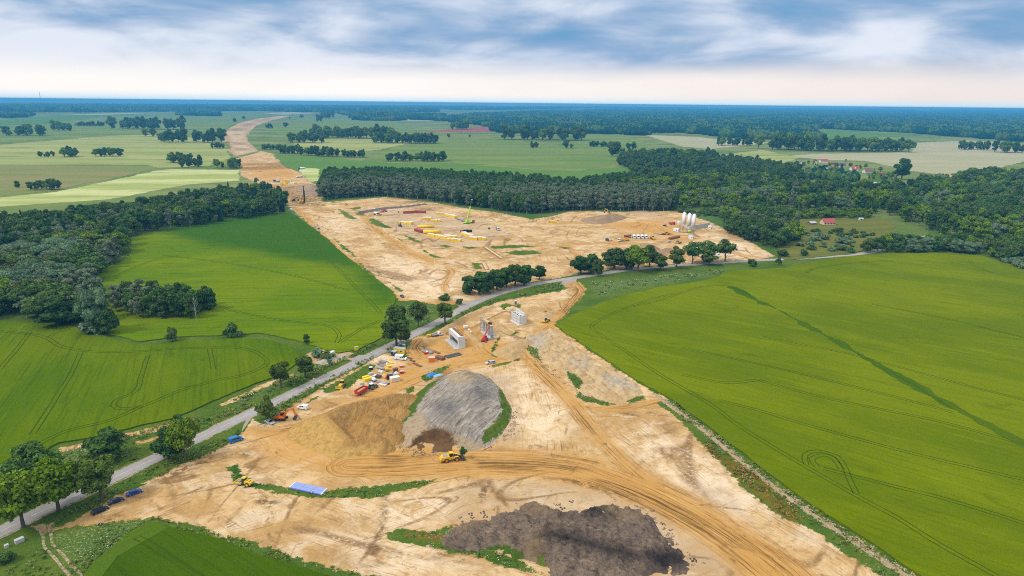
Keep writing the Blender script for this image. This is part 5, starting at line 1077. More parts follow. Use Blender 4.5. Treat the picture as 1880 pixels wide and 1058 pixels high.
def van(col, label, L=5.2, W=1.95, Hh=2.0, glazed=False, name='parked_van'):
    t = tag(empty(name), label, 'van'); h = L/2; m = P_(col)
    MB().prism([(-h, .35), (-h-.01, Hh-.25), (-h+.15, Hh), (h-2.0, Hh), (h-1.75, Hh-.1), (h-.95, 1.2), (h-.12, .98), (h, .65), (h, .32)], -W/2, W/2).build('body', m, t)
    MB().frust(-h+.3, h-2.1, W*.86, Hh-.005, -h+.5, h-2.3, W*.78, Hh+.05).build('roof', m, t)
    MB().hexa([(h-1.70, -W*.44, Hh-.16), (h-.95, -W*.46, 1.22), (h-.95, W*.46, 1.22), (h-1.70, W*.44, Hh-.16)], [(h-1.67, -W*.43, Hh-.12), (h-.90, -W*.46, 1.25), (h-.90, W*.46, 1.25), (h-1.67, W*.43, Hh-.12)]).build('windscreen', GLASS, t)
    for s in (-1, 1):
        MB().prism([(h-2.15, 1.2), (h-2.15, Hh-.3), (h-1.75, Hh-.3), (h-1.15, 1.2)], s*W/2-.01, s*W/2+.015).build('window', GLASS, t)
        if glazed: MB().box((-.55, s*W/2, 1.48), (2.3, .03, .5)).build('window', GLASS, t)
        else: MB().box((h-2.8, s*W/2, 1.5), (.9, .03, .48)).build('window', GLASS, t)
        MB().box((h-.02, s*.68, .8), (.1, .34, .2)).build('headlight', P_('lamp_white'), t); MB().box((-h, s*.86, 1.1), (.06, .14, .5)).build('taillight', P_('lamp_red'), t)
    wheels(t, [(x, s*(W/2-.1), .36, .24) for x in (h-.95, -h+1.0) for s in (-1, 1)])
    return t
put(car('black_paint', 'black estate car parked on the sand nearest the road junction, lower left', L=4.9, W=1.88), (169.5,946), (198.5,933.5))
put(car('navy_paint', 'dark navy car parked between the black estate and the bright blue car', 'saloon', 4.6), (201,927), (226,917.5))
put(car('blue_paint', 'bright blue car, foremost of the three parked along the verge', 'saloon', 4.7), (233.5,911.5), (260,902.5))
put(car('silver_paint', 'silver hatchback parked below the small tree by the orange excavator', 'saloon', 4.3), (487,773.5), (504,781))
put(car('silver_paint', 'pale silver estate car on the track behind the grey spoil heap', 'estate', 4.8), (909,666.5), (892,669))
put(car('navy_paint', 'small dark grey blue car parked at the bend of the site track', 'saloon', 4.2), (735,543), (742,548))
put(van('azure_paint', 'blue passenger van parked at the end of the road verge', 5.2, glazed=True), (421.5,814), (445,806.5))
put(van('white_paint', 'white panel van in front of the yellow site cabin', 6., 2.05, 2.5), (724.5,659), (748,661.5))
put(van('white_paint', 'small white box van parked near the orange excavator', 4.7, 1.9, 1.9), (564,752), (548,749.5))
# ---- wheel loader
def loader():
    t = tag(empty('wheel_loader'), 'yellow wheel loader driving past the dug hollow with a leafy tree in its bucket', 'wheel loader'); y = P_('yellow_paint'); k = P_('dark_steel')
    MB().prism([(-3.9, .9), (-4.0, 1.7), (-3.6, 2.15), (-.9, 2.35), (-.7, 1.9), (-.4, 1.9), (-.4, 1.1), (-1.5, .9)], -1.2, 1.2).build('engine_hood', y, t)
    MB().box((-2.3, 0, 2.3), (1.7, 1.6, .14)).build('grille', P_('steel'), t); MB().box((-4.1, 0, .95), (.5, 2.4, .7)).build('counterweight', y, t)
    MB().prism([(-.4, 1.), (-.4, 1.9), (.6, 2.0), (2.6, 1.5), (2.8, .9), (1., .8)], -.75, .75).build('front_frame', y, t)
    for s in (-1, 1): MB().prism([(-3.1, 1.75), (-2.6, 2.0), (-1.4, 2.0), (-.9, 1.5), (-1.2, 1.6), (-2.8, 1.6)], s*1.05-.28, s*1.05+.28).build('mudguard', y, t); MB().prism([(.8, 1.6), (1.2, 1.98), (2.3, 1.98), (2.7, 1.5), (2.3, 1.8), (1.2, 1.8)], s*1.05-.28, s*1.05+.28).build('mudguard', y, t)
    c = MB().frust(-.85, .65, 1.5, 1.95, -.75, .4, 1.35, 3.2).build('cab', GLASS, t); MB().box((-.2, 0, 3.3), (1.6, 1.55, .2), top=.9).build('cab_roof', y, c)
    p = MB()
    for x, X in ((-.85, -.75), (.65, .4)):
        for s in (-1, 1): p.bar((x, s*.75, 1.95), (X, s*.68, 3.2), .12)
    p.build('cab_post', k, c)
    for s in (-1, 1): MB().bar((.9, s*.55, 2.1), (3.9, s*.6, .75), .22, .42).build('lift_arm', k, t)
    MB().bar((.8, 0, 2.), (3.6, 0, 1.5), .28).build('tilt_link', k, t)
    b = MB(); b.prism([(3.7, .15), (5.0, .1), (5.05, .18), (3.95, .35), (3.8, 1.2), (4.3, 1.55), (4.2, 1.65), (3.6, 1.3), (3.55, .4)], -1.45, 1.45); b.build('bucket', k, t)
    wheels(t, [(x, s*1.12, .82, .62) for x in (1.75, -2.0) for s in (-1, 1)], 'orange_paint'); return t
ld = put(loader(), (807.5,848.5), (850.5,843))
lx = ld.matrix_basis @ Vector((4.3, 0, .4)); tree('ash', (lx.x, lx.y), .30, 'young leafy tree carried upright in the bucket of the yellow wheel loader', None, .9, z=.35)
def roller(label, lime=False):
    t = tag(empty('road_roller'), label, 'road roller'); y = P_('yellow_paint')
    MB().prism([(-2.9, .8), (-2.95, 1.5), (-2.5, 1.75), (-.5, 1.85), (-.4, .9), (-1, .7)], -.95, .95).build('engine_hood', y, t)
    g = MB()
    for x in (-2.2, -1.3): g.box((x, .3, 1.80), (.3, .5, .06)).box((x, -.3, 1.80), (.3, .5, .06))
    g.build('vent', P_('black_paint'), t)
    c = MB().frust(-.45, .75, 1.4, 1.0, -.4, .5, 1.3, 2.6).build('cab', GLASS, t); MB().box((.1, 0, 2.72), (1.4, 1.5, .18), top=.92).build('cab_roof', y, c)
    f = MB()
    for s in (-1, 1): f.box((1.9, s*1.12, .85), (2.6, .18, .55))
    f.box((.75, 0, .85), (.3, 2.2, .6)).box((3.25, 0, .85), (.2, 2.3, .5)); f.build('drum_frame', y, t)
    MB().cyl((1.95, -1.02, .78), (1.95, 1.02, .78), .76, n=22).build('drum', P_('steel'), t)
    wheels(t, [(-1.7, s*.95, .74, .5) for s in (-1, 1)], 'yellow_paint'); return t
put(roller('yellow road roller with its drum to the left beside the weedy strip'), (465,893), (434,887))
def dozer(label):
    t = tag(empty('bulldozer'), label, 'bulldozer'); y = P_('yellow_paint')
    for s in (-1, 1): MB().prism([(-1.9, .1), (-2.1, .5), (-1.7, .95), (1.4, .95), (1.9, .5), (1.6, .1)], s*.95-.25, s*.95+.25).build('track', P_('rubber'), t)
    MB().prism([(-1.6, .6), (-1.6, 1.5), (-.3, 1.6), (1.9, 1.45), (2.0, .6)], -.68, .68).build('engine_hood', y, t)
    c = MB().frust(-1.5, -.2, 1.4, 1.5, -1.4, -.3, 1.3, 2.75).build('cab', GLASS, t); MB().box((-.85, 0, 2.85), (1.5, 1.6, .16)).build('cab_roof', y, c)
    MB().prism([(2.5, .1), (2.75, .1), (2.6, .6), (2.75, 1.2), (2.55, 1.2), (2.4, .6)], -1.7, 1.7).build('blade', y, t)
    for s in (-1, 1): MB().bar((.3, s*1.25, .5), (2.45, s*1.3, .5), .18).build('push_arm', y, t)
    return t
put(dozer('yellow bulldozer on the weedy strip left of the red tipping trailer'), (632,706), (622,715))
def excavator(col, label, reach=True, name='excavator'):
    t = tag(empty(name), label, 'excavator'); m = P_(col); k = P_('dark_steel')
    for s in (-1, 1): MB().prism([(-2.1, .12), (-2.35, .5), (-2.1, .92), (2.1, .92), (2.35, .5), (2.1, .12)], s*1.2-.3, s*1.2+.3).build('track', P_('rubber'), t)
    MB().box((0, 0, .75), (2.6, 1.8, .5)).build('undercarriage', k, t)
    MB().prism([(-2.6, 1.05), (-2.75, 1.6), (-2.6, 2.1), (-.6, 2.2), (-.5, 1.6), (1.4, 1.5), (1.5, 1.05)], -1.4, 1.4).build('upper_body', m, t)
    MB().box((-1.6, -.1, 2.25), (1.7, 1.7, .16)).box((-1.2, -.7, 2.4), (.4, .4, .3)).build('engine_cover', k, t)
    c = MB().frust(-.5, 1.45, 1.05, 1.5, -.4, 1.2, .95, 2.95).build('cab', GLASS, t); c.location.y = .85; MB().box((.4, 0, 3.0), (1.7, 1.05, .12)).build('cab_roof', m, c)
    MB().prism([(.9, 1.5), (.9, 2.1), (2.6, 4.5), (5.0, 5.1), (5.2, 4.8), (3.0, 4.0), (1.5, 1.5)], -.28, .28).build('boom', m, t)
    MB().prism([(4.7, 4.6), (4.6, 5.3), (5.2, 5.4), (6.1, 2.0), (5.7, 1.9)], -.22, .22).build('stick', m, t)
    MB().prism([(5.5, 2.1), (6.3, 2.2), (6.5, 1.2), (5.9, .15), (5.0, .35), (4.6, 1.0), (5.2, 1.1)], -.6, .6).build('bucket', k, t)
    MB().cyl((1.4, 0, 2.), (3.0, 0, 3.9), .11).cyl((2.8, 0, 4.75), (4.75, 0, 5.25), .1).build('hydraulic_ram', P_('steel'), t); return t
put(excavator('orange_paint', 'orange tracked excavator with folded arm beside the small roadside tree'), (506,774), (543,775), (517,770.5)); 
def tractor():
    t = tag(empty('tractor'), 'green tractor with white cab roof coupled to the red tipping trailer', 'tractor'); m = P_('green_paint')
    MB().prism([(-.2, .9), (-.2, 1.65), (2.3, 1.55), (2.5, 1.2), (2.4, .75)], -.45, .45).build('engine_hood', m, t); MB().box((-.6, 0, .9), (2.2, .9, .5)).build('chassis', P_('dark_steel'), t)
    c = MB().frust(-1.6, .1, 1.55, 1.1, -1.5, -.1, 1.45, 2.75).build('cab', GLASS, t); MB().box((-.8, 0, 2.85), (1.75, 1.65, .2), top=.9).build('cab_roof', P_('white_paint'), c)
    for s in (-1, 1): MB().prism([(-2.0, 1.3), (-1.7, 1.85), (-.6, 1.85), (-.2, 1.3), (-.6, 1.7), (-1.6, 1.7)], s*1.0-.3, s*1.0+.3).build('mudguard', m, t)
    wheels(t, [(-1.1, s*1.0, .92, .55) for s in (-1, 1)]+[(1.8, s*.9, .68, .42) for s in (-1, 1)], 'red_paint'); return t
put(tractor(), (676,718), (694,709), (684.5,714))
def tipper_trailer():
    t = tag(empty('tipping_trailer'), 'red tandem axle tipping trailer half full of soil behind the green tractor', 'trailer'); m = P_('red_paint'); L, W = 6.2, 2.5
    b = MB(); b.frust(-3.1, 3.1, 2.2, .95, -3.2, 3.25, 2.5, 1.05)
    for s in (-1, 1): b.hexa([(-3.1, s*1.05, 1), (3.1, s*1.05, 1), (3.1, s*1.15, 1), (-3.1, s*1.15, 1)], [(-3.25, s*1.2, 2.45), (3.3, s*1.2, 2.6), (3.3, s*1.3, 2.6), (-3.25, s*1.3, 2.45)])
    b.box((3.15, 0, 1.8), (.12, 2.4, 1.6)); b.build('tub', m, t); MB().hexa([(-3.15, -1.15, 1), (-3.05, -1.15, 1), (-3.05, 1.15, 1), (-3.15, 1.15, 1)], [(-3.35, -1.25, 2.4), (-3.25, -1.25, 2.4), (-3.25, 1.25, 2.4), (-3.35, 1.25, 2.4)]).build('tailgate', m, t)
    MB().frust(-3., 3., 2.2, 1.1, -2., 2.6, 1.4, 2.0).build('load', P_('sand_load'), t); MB().bar((3, 0, .8), (4.6, 0, .75), .25).build('drawbar', P_('dark_steel'), t)
    wheels(t, [(x, s*1.0, .6, .5) for x in (-1.3, .1) for s in (-1, 1)], 'hub'); return t
put(tipper_trailer(), (653,728.5), (674,716), (663.5,723))
# ---- panels, cabins
def panel_stack():
    t = tag(empty('panel_stack'), 'flat stack of blue violet panels lying on the weedy strip', 'panel stack'); a = np.array(G(533,893)); b = np.array(G(589,906)); L = float(np.linalg.norm(b-a)); W = 3.6
    for i in range(3):
        for j in range(2): MB().box(((i-1)*L/3, (j-.5)*W/2, .28), (L/3-.08, W/2-.08, .56)).build('panel', [P_('violet_panel')], t)
    MB().box((0, 0, .1), (L+.06, W+.06, .2)).build('pallet', P_('panel_edge'), t)
    for s in (-1, 1): MB().box((s*(L/2+.06), 0, .35), (.22, W, .5)).build('end_strip', P_('white_paint'), t)
    return put(t, (538,891), (594,903), (566,898.5))
panel_stack()
def cabin(col, label, L=6., W=2.4, Hh=2.7, roof='grey_roof', name='site_cabin', cat='cabin'):
    t = tag(empty(name), label, cat); b = MB().box((0, 0, Hh/2+.1), (L, W, Hh))
    n = int(L/.5)
    for i in range(n+1):
        for s in (-1, 1): b.box((-L/2+.1+(L-.2)*i/n, s*(W/2+.02), Hh/2+.1), (.08, .05, Hh-.3))
    b.build('wall', P_(col), t); MB().box((0, 0, Hh+.17), (L+.12, W+.12, .14)).build('roof', P_(roof), t)
    MB().box((L/2+.02, .2, 1.15), (.05, .9, 2.)).build('door', P_('steel'), t)
    f = MB().box((L*.2, -W/2-.03, 1.6), (1.2, .06, .9)).build('window', P_('white_paint'), t); MB().box((L*.2, -W/2-.07, 1.6), (1.0, .03, .7)).build('pane', GLASS, f)
    for x in (-L/2+.3, L/2-.3): MB().box((x, 0, .05), (.3, W, .1)).build('skid', P_('dark_steel'), t)
    return t
put(cabin('form_yellow', 'yellow site cabin with a flat grey roof behind the white panel van'), (724,647), (745,650))
put(cabin('navy_paint', 'dark blue container box beside the yellow site cabin', 2.6, 2.2, 2.2, 'grey_roof', 'site_container', 'container'), (719,652), (729,653))
def toilet(col, label):
    t = tag(empty('portable_toilet'), label, 'portable toilet'); MB().box((0, 0, 1.15), (1.15, 1.15, 2.2), top=.97).build('cabin', P_(col), t); MB().box((.585, 0, 1.05), (.04, .8, 1.9)).build('door', P_('grey_plastic'), t)
    MB().frust(-.62, .62, 1.24, 2.25, -.4, .4, .8, 2.5).build('roof', P_('white_paint'), t); MB().cyl((-.45, .45, 2.3), (-.45, .45, 2.8), .06, n=6).build('vent_pipe', P_('grey_plastic'), t); return t
put(toilet('teal_plastic', 'teal portable toilet on the verge behind the yellow site cabin'), at=(742,640), ang=-.6)
put(toilet('black_paint', 'dark portable toilet standing alone on the rough ground above the white abutment'), at=(947,559), ang=-1.2)
put(toilet('azure_paint', 'blue portable toilet by the red containers in the far yard'), at=(731.5,391), ang=-1)
def board():
    t = tag(empty('notice_box'), 'yellow roadside cabinet on posts in the verge opposite the site', 'cabinet'); MB().box((0, 0, 1.3), (1.9, .9, 1.8)).build('box', P_('form_yellow'), t); MB().box((0, 0, 2.25), (2.1, 1.1, .12)).build('lid', P_('grey_roof'), t)
    for x in (-.75, .75): MB().box((x, 0, .2), (.15, .6, .5)).build('leg', P_('dark_steel'), t)
    return put(t, (650,645), (659,644))
board()
def skip(col, label, L=3.6, W=1.9, Hh=1.6):
    t = tag(empty('skip_container'), label, 'skip'); b = MB(); b.frust(-L*.4, L*.4, W*.9, .1, -L/2, L/2, W, Hh); b.build('tub', P_(col), t); MB().frust(-L*.46, L*.46, W*.88, Hh-.02, -L*.44, L*.44, W*.84, Hh+.06).build('load', P_('concrete'), t)
    for s in (-1, 1): MB().box((0, s*(W/2+.03), Hh-.05), (L+.1, .1, .12)).build('rim', P_(col), t)
    return t
put(skip('orange_paint', 'square orange red skip with a pale load below the lying panels', 3.4, 2.8, 2.4), (786.5,664.5), (799,664))
# ---- bridge works
def frame_abutment():
    t = tag(empty('bridge_abutment'), 'pale concrete bridge frame with a long dark opening over its slab', 'bridge abutment')
    a = np.array(G(827,624.)); b = np.array(G(844.5,640.5)); L = float(np.linalg.norm(b-a)); c = (a+b)/2; t.location = (c[0], c[1], 0); t.rotation_euler.z = math.atan2(b[1]-a[1], b[0]-a[0]); hh = 6.6
    m = MB(); m.box((0, 0, 5.3), (L, 1.6, 2.6)); m.box((-L/2+.5, 0, 2.), (1., 1.6, 4.)).box((L/2-.7, 0, 2.), (1.4, 1.6, 4.)); m.build('portal', P_('white_concrete'), t)
    MB().box((0, .9, 2.), (L-2.2, .2, 4.)).build('back_wall', P_('black_paint'), t)  # black panel stands in for the shade inside the portal opening
    MB().box((L/2-.35, 1.9, 3.3), (.7, 2.2, 6.6)).build('wing_wall', P_('white_concrete'), t); MB().box((-L/2+.35, 1.9, 3.3), (.7, 2.2, 6.6)).build('wing_wall', P_('white_concrete'), t)
    MB().box((0, 1.6, 6.75), (L-1.6, 1.2, .3)).build('formwork', P_('rust'), t); MB().box((0, -.9, .2), (L+1.2, 4.4, .4)).build('foundation_slab', P_('concrete'), t)
    for i in range(5): MB().bar((-L/2+2+i*(L-4)/4, 3.2, 0), (-L/2+2+i*(L-4)/4, 2., 5.), .14).build('prop', P_('rust'), t)
frame_abutment()
def pier_row():
    t = tag(empty('bridge_pier'), 'row of grey concrete pier columns under a scaffold beam beside the red lift', 'bridge pier')
    a = np.array(G(889,610)); b = np.array(G(902.5,621.5)); L = float(np.linalg.norm(b-a)); c = (a+b)/2; t.location = (c[0], c[1], 0); t.rotation_euler.z = math.atan2(b[1]-a[1], b[0]-a[0])
    MB().box((0, 0, .3), (L+3, 4, .6)).build('foundation_slab', P_('concrete'), t)
    for i in range(4): MB().box((-L/2+L*i/3, 0, 3.6), (.95, 1.5, 6.6)).build('column', P_('concrete'), t)
    MB().box((0, 0, 7.2), (L+1.6, 2.1, .6)).build('beam', P_('plywood'), t)
    s = MB()
    for i in range(9):
        for y in (-1.5, 1.5): s.bar((-L/2-1+(L+2)*i/8, y, 6.6), (-L/2-1+(L+2)*i/8, y, 8.8), .09)
    for y in (-1.5, 1.5):
        for z in (7.9, 8.6): s.bar((-L/2-1, y, z), (L/2+1, y, z), .07)
    s.build('guard_rail', P_('rust'), t)
    d = MB()
    for x in (-L/2-1.8, -L/2-3.4):
        for y in (-1.2, 1.2): d.bar((x, y, 0), (x, y, 8), .09)
    for z in (2, 4, 6, 7.9): d.box((-L/2-2.6, 0, z), (1.9, 2.6, .1))
    for z in (0, 2, 4, 6): d.bar((-L/2-1.8, 1.2, z), (-L/2-3.4, 1.2, z+2), .07).bar((-L/2-1.8, -1.2, z+2), (-L/2-3.4, -1.2, z), .07)
    d.build('stair_tower', P_('steel'), t)
    MB().box((L/2+2.2, .4, 3.), (2.2, 2.4, .3)).bar((L/2+1.2, 0, 0), (L/2+1.2, 0, 6), .12).bar((L/2+3.2, 0, 0), (L/2+3.2, 0, 5), .12).build('scaffold', P_('steel'), t)
pier_row()
def white_abutment():
    t = tag(empty('bridge_abutment'), 'white concrete abutment block with three round holes in its stepped top', 'bridge abutment')
    a = np.array(G(939,588.5)); b = np.array(G(954,597.5)); L = float(np.linalg.norm(b-a)); c = (a+b)/2; t.location = (c[0], c[1], 0); t.rotation_euler.z = math.atan2(b[1]-a[1], b[0]-a[0])
    MB().box((0, 1.6, 2.65), (L, 2.6, 5.3)).build('wall', P_('white_concrete'), t); MB().box((0, 3.15, 3.5), (L+.3, .5, 7.)).build('back_wall', P_('white_concrete'), t); MB().box((L/2+.2, 2.9, 2.9), (.5, 2.8, 5.8)).build('wing_wall', P_('white_concrete'), t)
    r = MB()
    for i in range(6): r.cyl((-L/2+L*(i+.5)/6, .35, 0), (-L/2+L*(i+.5)/6, .35, 5.3), L/13, n=10)
    r.build('rib', P_('white_concrete'), t)
    for i in range(3): MB().cyl((-L/3+L*i/3, 1.7, 5.28), (-L/3+L*i/3, 1.7, 5.36), .62, n=16).build('hole_shade', P_('black_paint'), t)  # black discs laid on top paint the shade inside the round holes
    MB().box((0, .2, .2), (L+1, 2.6, .4)).build('foundation_slab', P_('white_concrete'), t)
    s = MB()
    for z in (2, 4, 6): s.box((-L/2-1.2, 1, z), (1.6, 2., .1))
    for x in (-L/2-.5, -L/2-2):
        for y in (0, 2): s.bar((x, y, 0), (x, y, 6.4), .1)
    s.build('stair_tower', P_('steel'), t)
white_abutment()
def lift():
    t = tag(empty('boom_lift'), 'red telescopic boom lift reaching up to the pier scaffold', 'boom lift'); m = P_('red_paint')
    MB().box((0, 0, .95), (4.6, 2.1, .7)).build('chassis', m, t); MB().box((-.6, 0, 1.7), (2.8, 1.9, .9), top=.9).build('turret', m, t); MB().frust(.6, 1.9, .95, 1.3, .7, 1.7, .85, 2.5).build('cab', GLASS, t)
    MB().bar((-1.6, 0, 2.1), (3.2, 0, 5.4), .55, .6).build('lower_boom', m, t); MB().bar((3.0, 0, 5.25), (6.0, 0, 7.4), .38).build('upper_boom', m, t); b = MB().box((6.4, 0, 7.6), (1., 2.0, .15)); b.box((6.4, 1, 8.1), (1, .06, 1.)).box((6.4, -1, 8.1), (1, .06, 1.)).box((6.9, 0, 8.1), (.06, 2, 1.)); b.build('work_basket', P_('dark_steel'), t)
    wheels(t, [(x, s*1.0, .6, .45) for x in (-1.5, 1.5) for s in (-1, 1)], 'hub')
    for s in (-1, 1): MB().box((-2.0, s*1.8, .2), (.5, 1.2, .25)).build('outrigger', P_('dark_steel'), t)
    return put(t, (886,628), (895,622), (890,626))
lift()
def flatbed():
    t = tag(empty('flatbed_truck'), 'small white flatbed truck parked on the sand below the roadside tree', 'truck')
    MB().prism([(.9, .45), (.9, 2.1), (1.2, 2.2), (2.0, 2.15), (2.7, 1.25), (3.2, 1.05), (3.25, .45)], -.95, .95).build('cab', P_('white_paint'), t)
    for s in (-1, 1): MB().prism([(1.2, 1.25), (1.2, 1.95), (1.95, 1.95), (2.4, 1.25)], s*.95-.01, s*.95+.02).build('window', GLASS, t)
    MB().hexa([(2.08, -.85, 2.08), (2.68, -.88, 1.3), (2.68, .88, 1.3), (2.08, .85, 2.08)], [(2.12, -.85, 2.1), (2.72, -.88, 1.32), (2.72, .88, 1.32), (2.12, .85, 2.1)]).build('windscreen', GLASS, t)
    b = MB().box((-1.2, 0, .85), (4., 2., .12))
    for s in (-1, 1): b.box((-1.2, s*1., 1.05), (4., .06, .35))
    b.box((-3.2, 0, 1.05), (.06, 2., .35)); b.build('flatbed', P_('steel'), t); MB().box((-.3, 0, .6), (6, 1, .25)).build('chassis', P_('dark_steel'), t)
    wheels(t, [(x, s*.85, .38, .28) for x in (2.2, -2.) for s in (-1, 1)]); return put(t, (793,618), (811,614.5), (802,617))
flatbed()
def compressor(label, px, col='yellow_paint'):
    t = tag(empty('compressor_trailer'), label, 'trailer'); MB().prism([(-1.1, .5), (-1.1, 1.2), (-.8, 1.5), (.8, 1.5), (1.1, 1.2), (1.1, .5)], -.65, .65).build('housing', P_(col), t); MB().bar((1, 0, .5), (2, 0, .45), .1).build('drawbar', P_('dark_steel'), t); wheels(t, [(0, s*.75, .32, .2) for s in (-1, 1)]); return put(t, at=px, ang=.3)
compressor('small yellow compressor trailer behind the white flatbed truck', (787.5,619))
# small concrete kerb box at lower left; field slab
def slab(name, label, cat, a, b, W, Hh, col):
    t = tag(empty(name), label, cat); L = float(np.linalg.norm(np.array(G(*a))-np.array(G(*b)))); MB().box((0, 0, Hh/2), (L, W, Hh)).build('block', P_(col), t); MB().box((0, 0, Hh+.05), (L+.1, W+.1, .1)).build('cap', P_(col), t); return put(t, a, b)
slab('concrete_headwall', 'grey concrete headwall in the grass of the lower left corner', 'headwall', (28,999), (44,992), 1.2, 1.1, 'concrete'); slab('concrete_headwall', 'small pale concrete headwall next to the picture edge at the lower left', 'headwall', (9,1007), (16,1004), .8, .9, 'concrete')
slab('concrete_block', 'large white concrete block leaning in the rubble heap by the road', 'block', (602,659), (613,653), 1.6, 2.6, 'white_concrete')
# ---- material yard -------------------------------------------------------
def beams(label, a, b, n, w, h, col, layers=1, cat='beam stack', name='beam_stack'):
    t = tag(empty(name), label, cat); L = float(np.linalg.norm(np.array(G(*a))-np.array(G(*b))))
    for k in range(layers):
        for i in range(n): MB().box((random.uniform(-.15, .15), (i-(n-1)/2)*w*1.12, h/2+.12+k*h*1.05), (L*random.uniform(.92, 1), w, h)).build('beam', P_(col), t)
    for x in (-L*.3, L*.3): MB().box((x, 0, .06), (.15, n*w*1.15, .12)).build('bearer', P_('wood'), t)
    return put(t, a, b)
def pipe(label, a, b, r, col, n=1):
    t = tag(empty('pipe'), label, 'pipe'); L = float(np.linalg.norm(np.array(G(*a))-np.array(G(*b))))
    for i in range(n): MB().cyl((-L/2, (i-(n-1)/2)*r*2.05, r), (L/2, (i-(n-1)/2)*r*2.05, r), r, n=14).build('tube', P_(col), t, True); MB().cyl((L/2-.25, (i-(n-1)/2)*r*2.05, r), (L/2+.02, (i-(n-1)/2)*r*2.05, r), r*1.06, n=14).build('collar', P_('dark_steel'), t)
    return put(t, a, b)
def bag(label, px, s=1.):
    t = tag(empty('bulk_bag'), label, 'bulk bag'); V = []; mb = MB(); mb.frust(-.5*s, .5*s, 1.*s, 0, -.58*s, .58*s, 1.15*s, .55*s); mb.frust(-.58*s, .58*s, 1.15*s, .55*s, -.38*s, .38*s, .75*s, 1.05*s); mb.build('sack', P_('bag_white'), t); MB().cyl((0, 0, 1.*s), (0.1, 0, 1.3*s), .16*s, .22*s, 8).build('neck', P_('bag_white'), t); return put(t, at=px, ang=random.uniform(0, 3))
def crate(label, px, col, L=1.6, W=1.2, Hh=1., name='crate', cat='crate', ang=.5, lid=None):
    t = tag(empty(name), label, cat); b = MB().box((0, 0, Hh/2+.12), (L, W, Hh))
    for x in (-L/2+.08, 0, L/2-.08):
        for s in (-1, 1): b.box((x, s*(W/2+.03), Hh/2+.12), (.12, .06, Hh))
    b.build('box', P_(col), t); MB().box((0, 0, Hh+.16), (L+.06, W+.06, .08)).build('lid', P_(lid or col), t)
    for x in (-L*.35, L*.35): MB().box((x, 0, .06), (.15, W, .12)).build('skid', P_('wood'), t)
    return put(t, at=px, ang=ang)
beams('grey steel planks at the back of the material yard', (697,664), (710,667), 4, .45, .3, 'steel', 2)
beams('long yellow girders lying beside the grey planks', (710,664), (722,668), 3, .3, .35, 'form_yellow')
bag('white bulk bag beside the yellow girders', (711,670)); bag('white bulk bag in front of the grey pipe, left one', (697,683.5)); bag('white bulk bag in front of the grey pipe, right one', (701.5,684.5)); bag('white bulk bag by the red skip in the material yard', (727.5,688), 1.3)
crate('brownish pale crate at the upper left of the material yard', (698,673), 'pale_timber', 3.2, 1.6, 1.3, lid='roof_brown'); crate('low yellow crate between the pipe and the girders', (714.5,674.5), 'form_yellow', 2., 1.4, .8)
pipe('fat grey pipe across the middle of the material yard', (692.5,676.5), (708,680), .62, 'grey_plastic'); pipe('long grey pipe at the front of the material yard', (693,702.5), (714,706.5), .4, 'steel', 2)
pipe('bundle of grey pipes behind the black crate', (717,693), (724,687), .4, 'grey_plastic', 3)
compressor('small yellow machine at the end of the fat grey pipe', (711,681.5)); crate('black box with a pale lid at the weedy edge of the material yard', (681,679), 'black_paint', 1.6, 1.4, 1.2, lid='bag_white'); crate('dark red steel frame crate in the material yard', (726,682), 'rust', 2.2, 1.5, 1.5)
skip('orange_paint', 'small orange skip at the upper right of the material yard', 2.4, 1.6, 1.1); bpy.context.view_layer.update()
put([o for o in C.objects if o.get('label', '').startswith('small orange skip')][0], at=(737.5,674.5), ang=.4)
put(skip('red_paint', 'small red skip at the right edge of the material yard', 2.2, 1.6, 1.2), at=(738,685.5), ang=.2)
slab('concrete_piece', 'pale broken concrete piece at the left of the material yard', 'concrete piece', (677,689), (684,687), 1.2, .8, 'concrete'); slab('concrete_piece', 'pale broken concrete slab beside the dark pile', 'concrete piece', (686,693), (691,690), 1.1, .7, 'white_concrete')
beams('dark heap of crossed steel beams in the material yard', (690,693), (699,694), 5, .4, .5, 'dark_steel', 2); beams('orange barrier planks leaning in the yard centre', (707,691), (713,695), 2, .25, .9, 'orange_mesh'); beams('short orange planks by the black crate', (703,692), (707,696), 2, .25, .6, 'orange_mesh')
crate('black crate in the middle of the material yard', (715.5,695.5), 'black_paint', 2.8, 2.2, 1.6, ang=.1); crate('large pale wooden crate at the front right of the material yard', (725,699.5), 'pale_timber', 4.2, 2.8, 1.9, ang=.5)
crate('long yellow crate at the weedy left end, rear one', (671.5,695.5), 'form_yellow', 3., 1.3, 1.1, ang=.7); crate('long yellow crate at the weedy left end, front one', (676,698.8), 'form_yellow', 4.2, 1.5, 1.2, ang=.75)
def tank(label, px):
    t = tag(empty('liquid_tank'), label, 'tank'); MB().cyl((-.9, 0, 1.), (.9, 0, 1.), .8, n=16).build('barrel', P_('white_paint'), t, True); MB().box((0, 0, .3), (1.9, 1.5, .5)).build('cradle', P_('blue_paint'), t); return put(t, at=px, ang=-.7)
tank('white tank on a blue cradle beside the yellow crates', (687,700)); beams('grey boards behind the white and blue tank', (677,691.5), (688,694), 3, .5, .2, 'steel'); beams('pale timber planks in front of the long grey pipe', (695,706), (709,709), 4, .3, .2, 'pale_timber', 2); beams('dull grey plates next to the tractor', (675,704.5), (686,702), 3, .7, .15, 'steel')
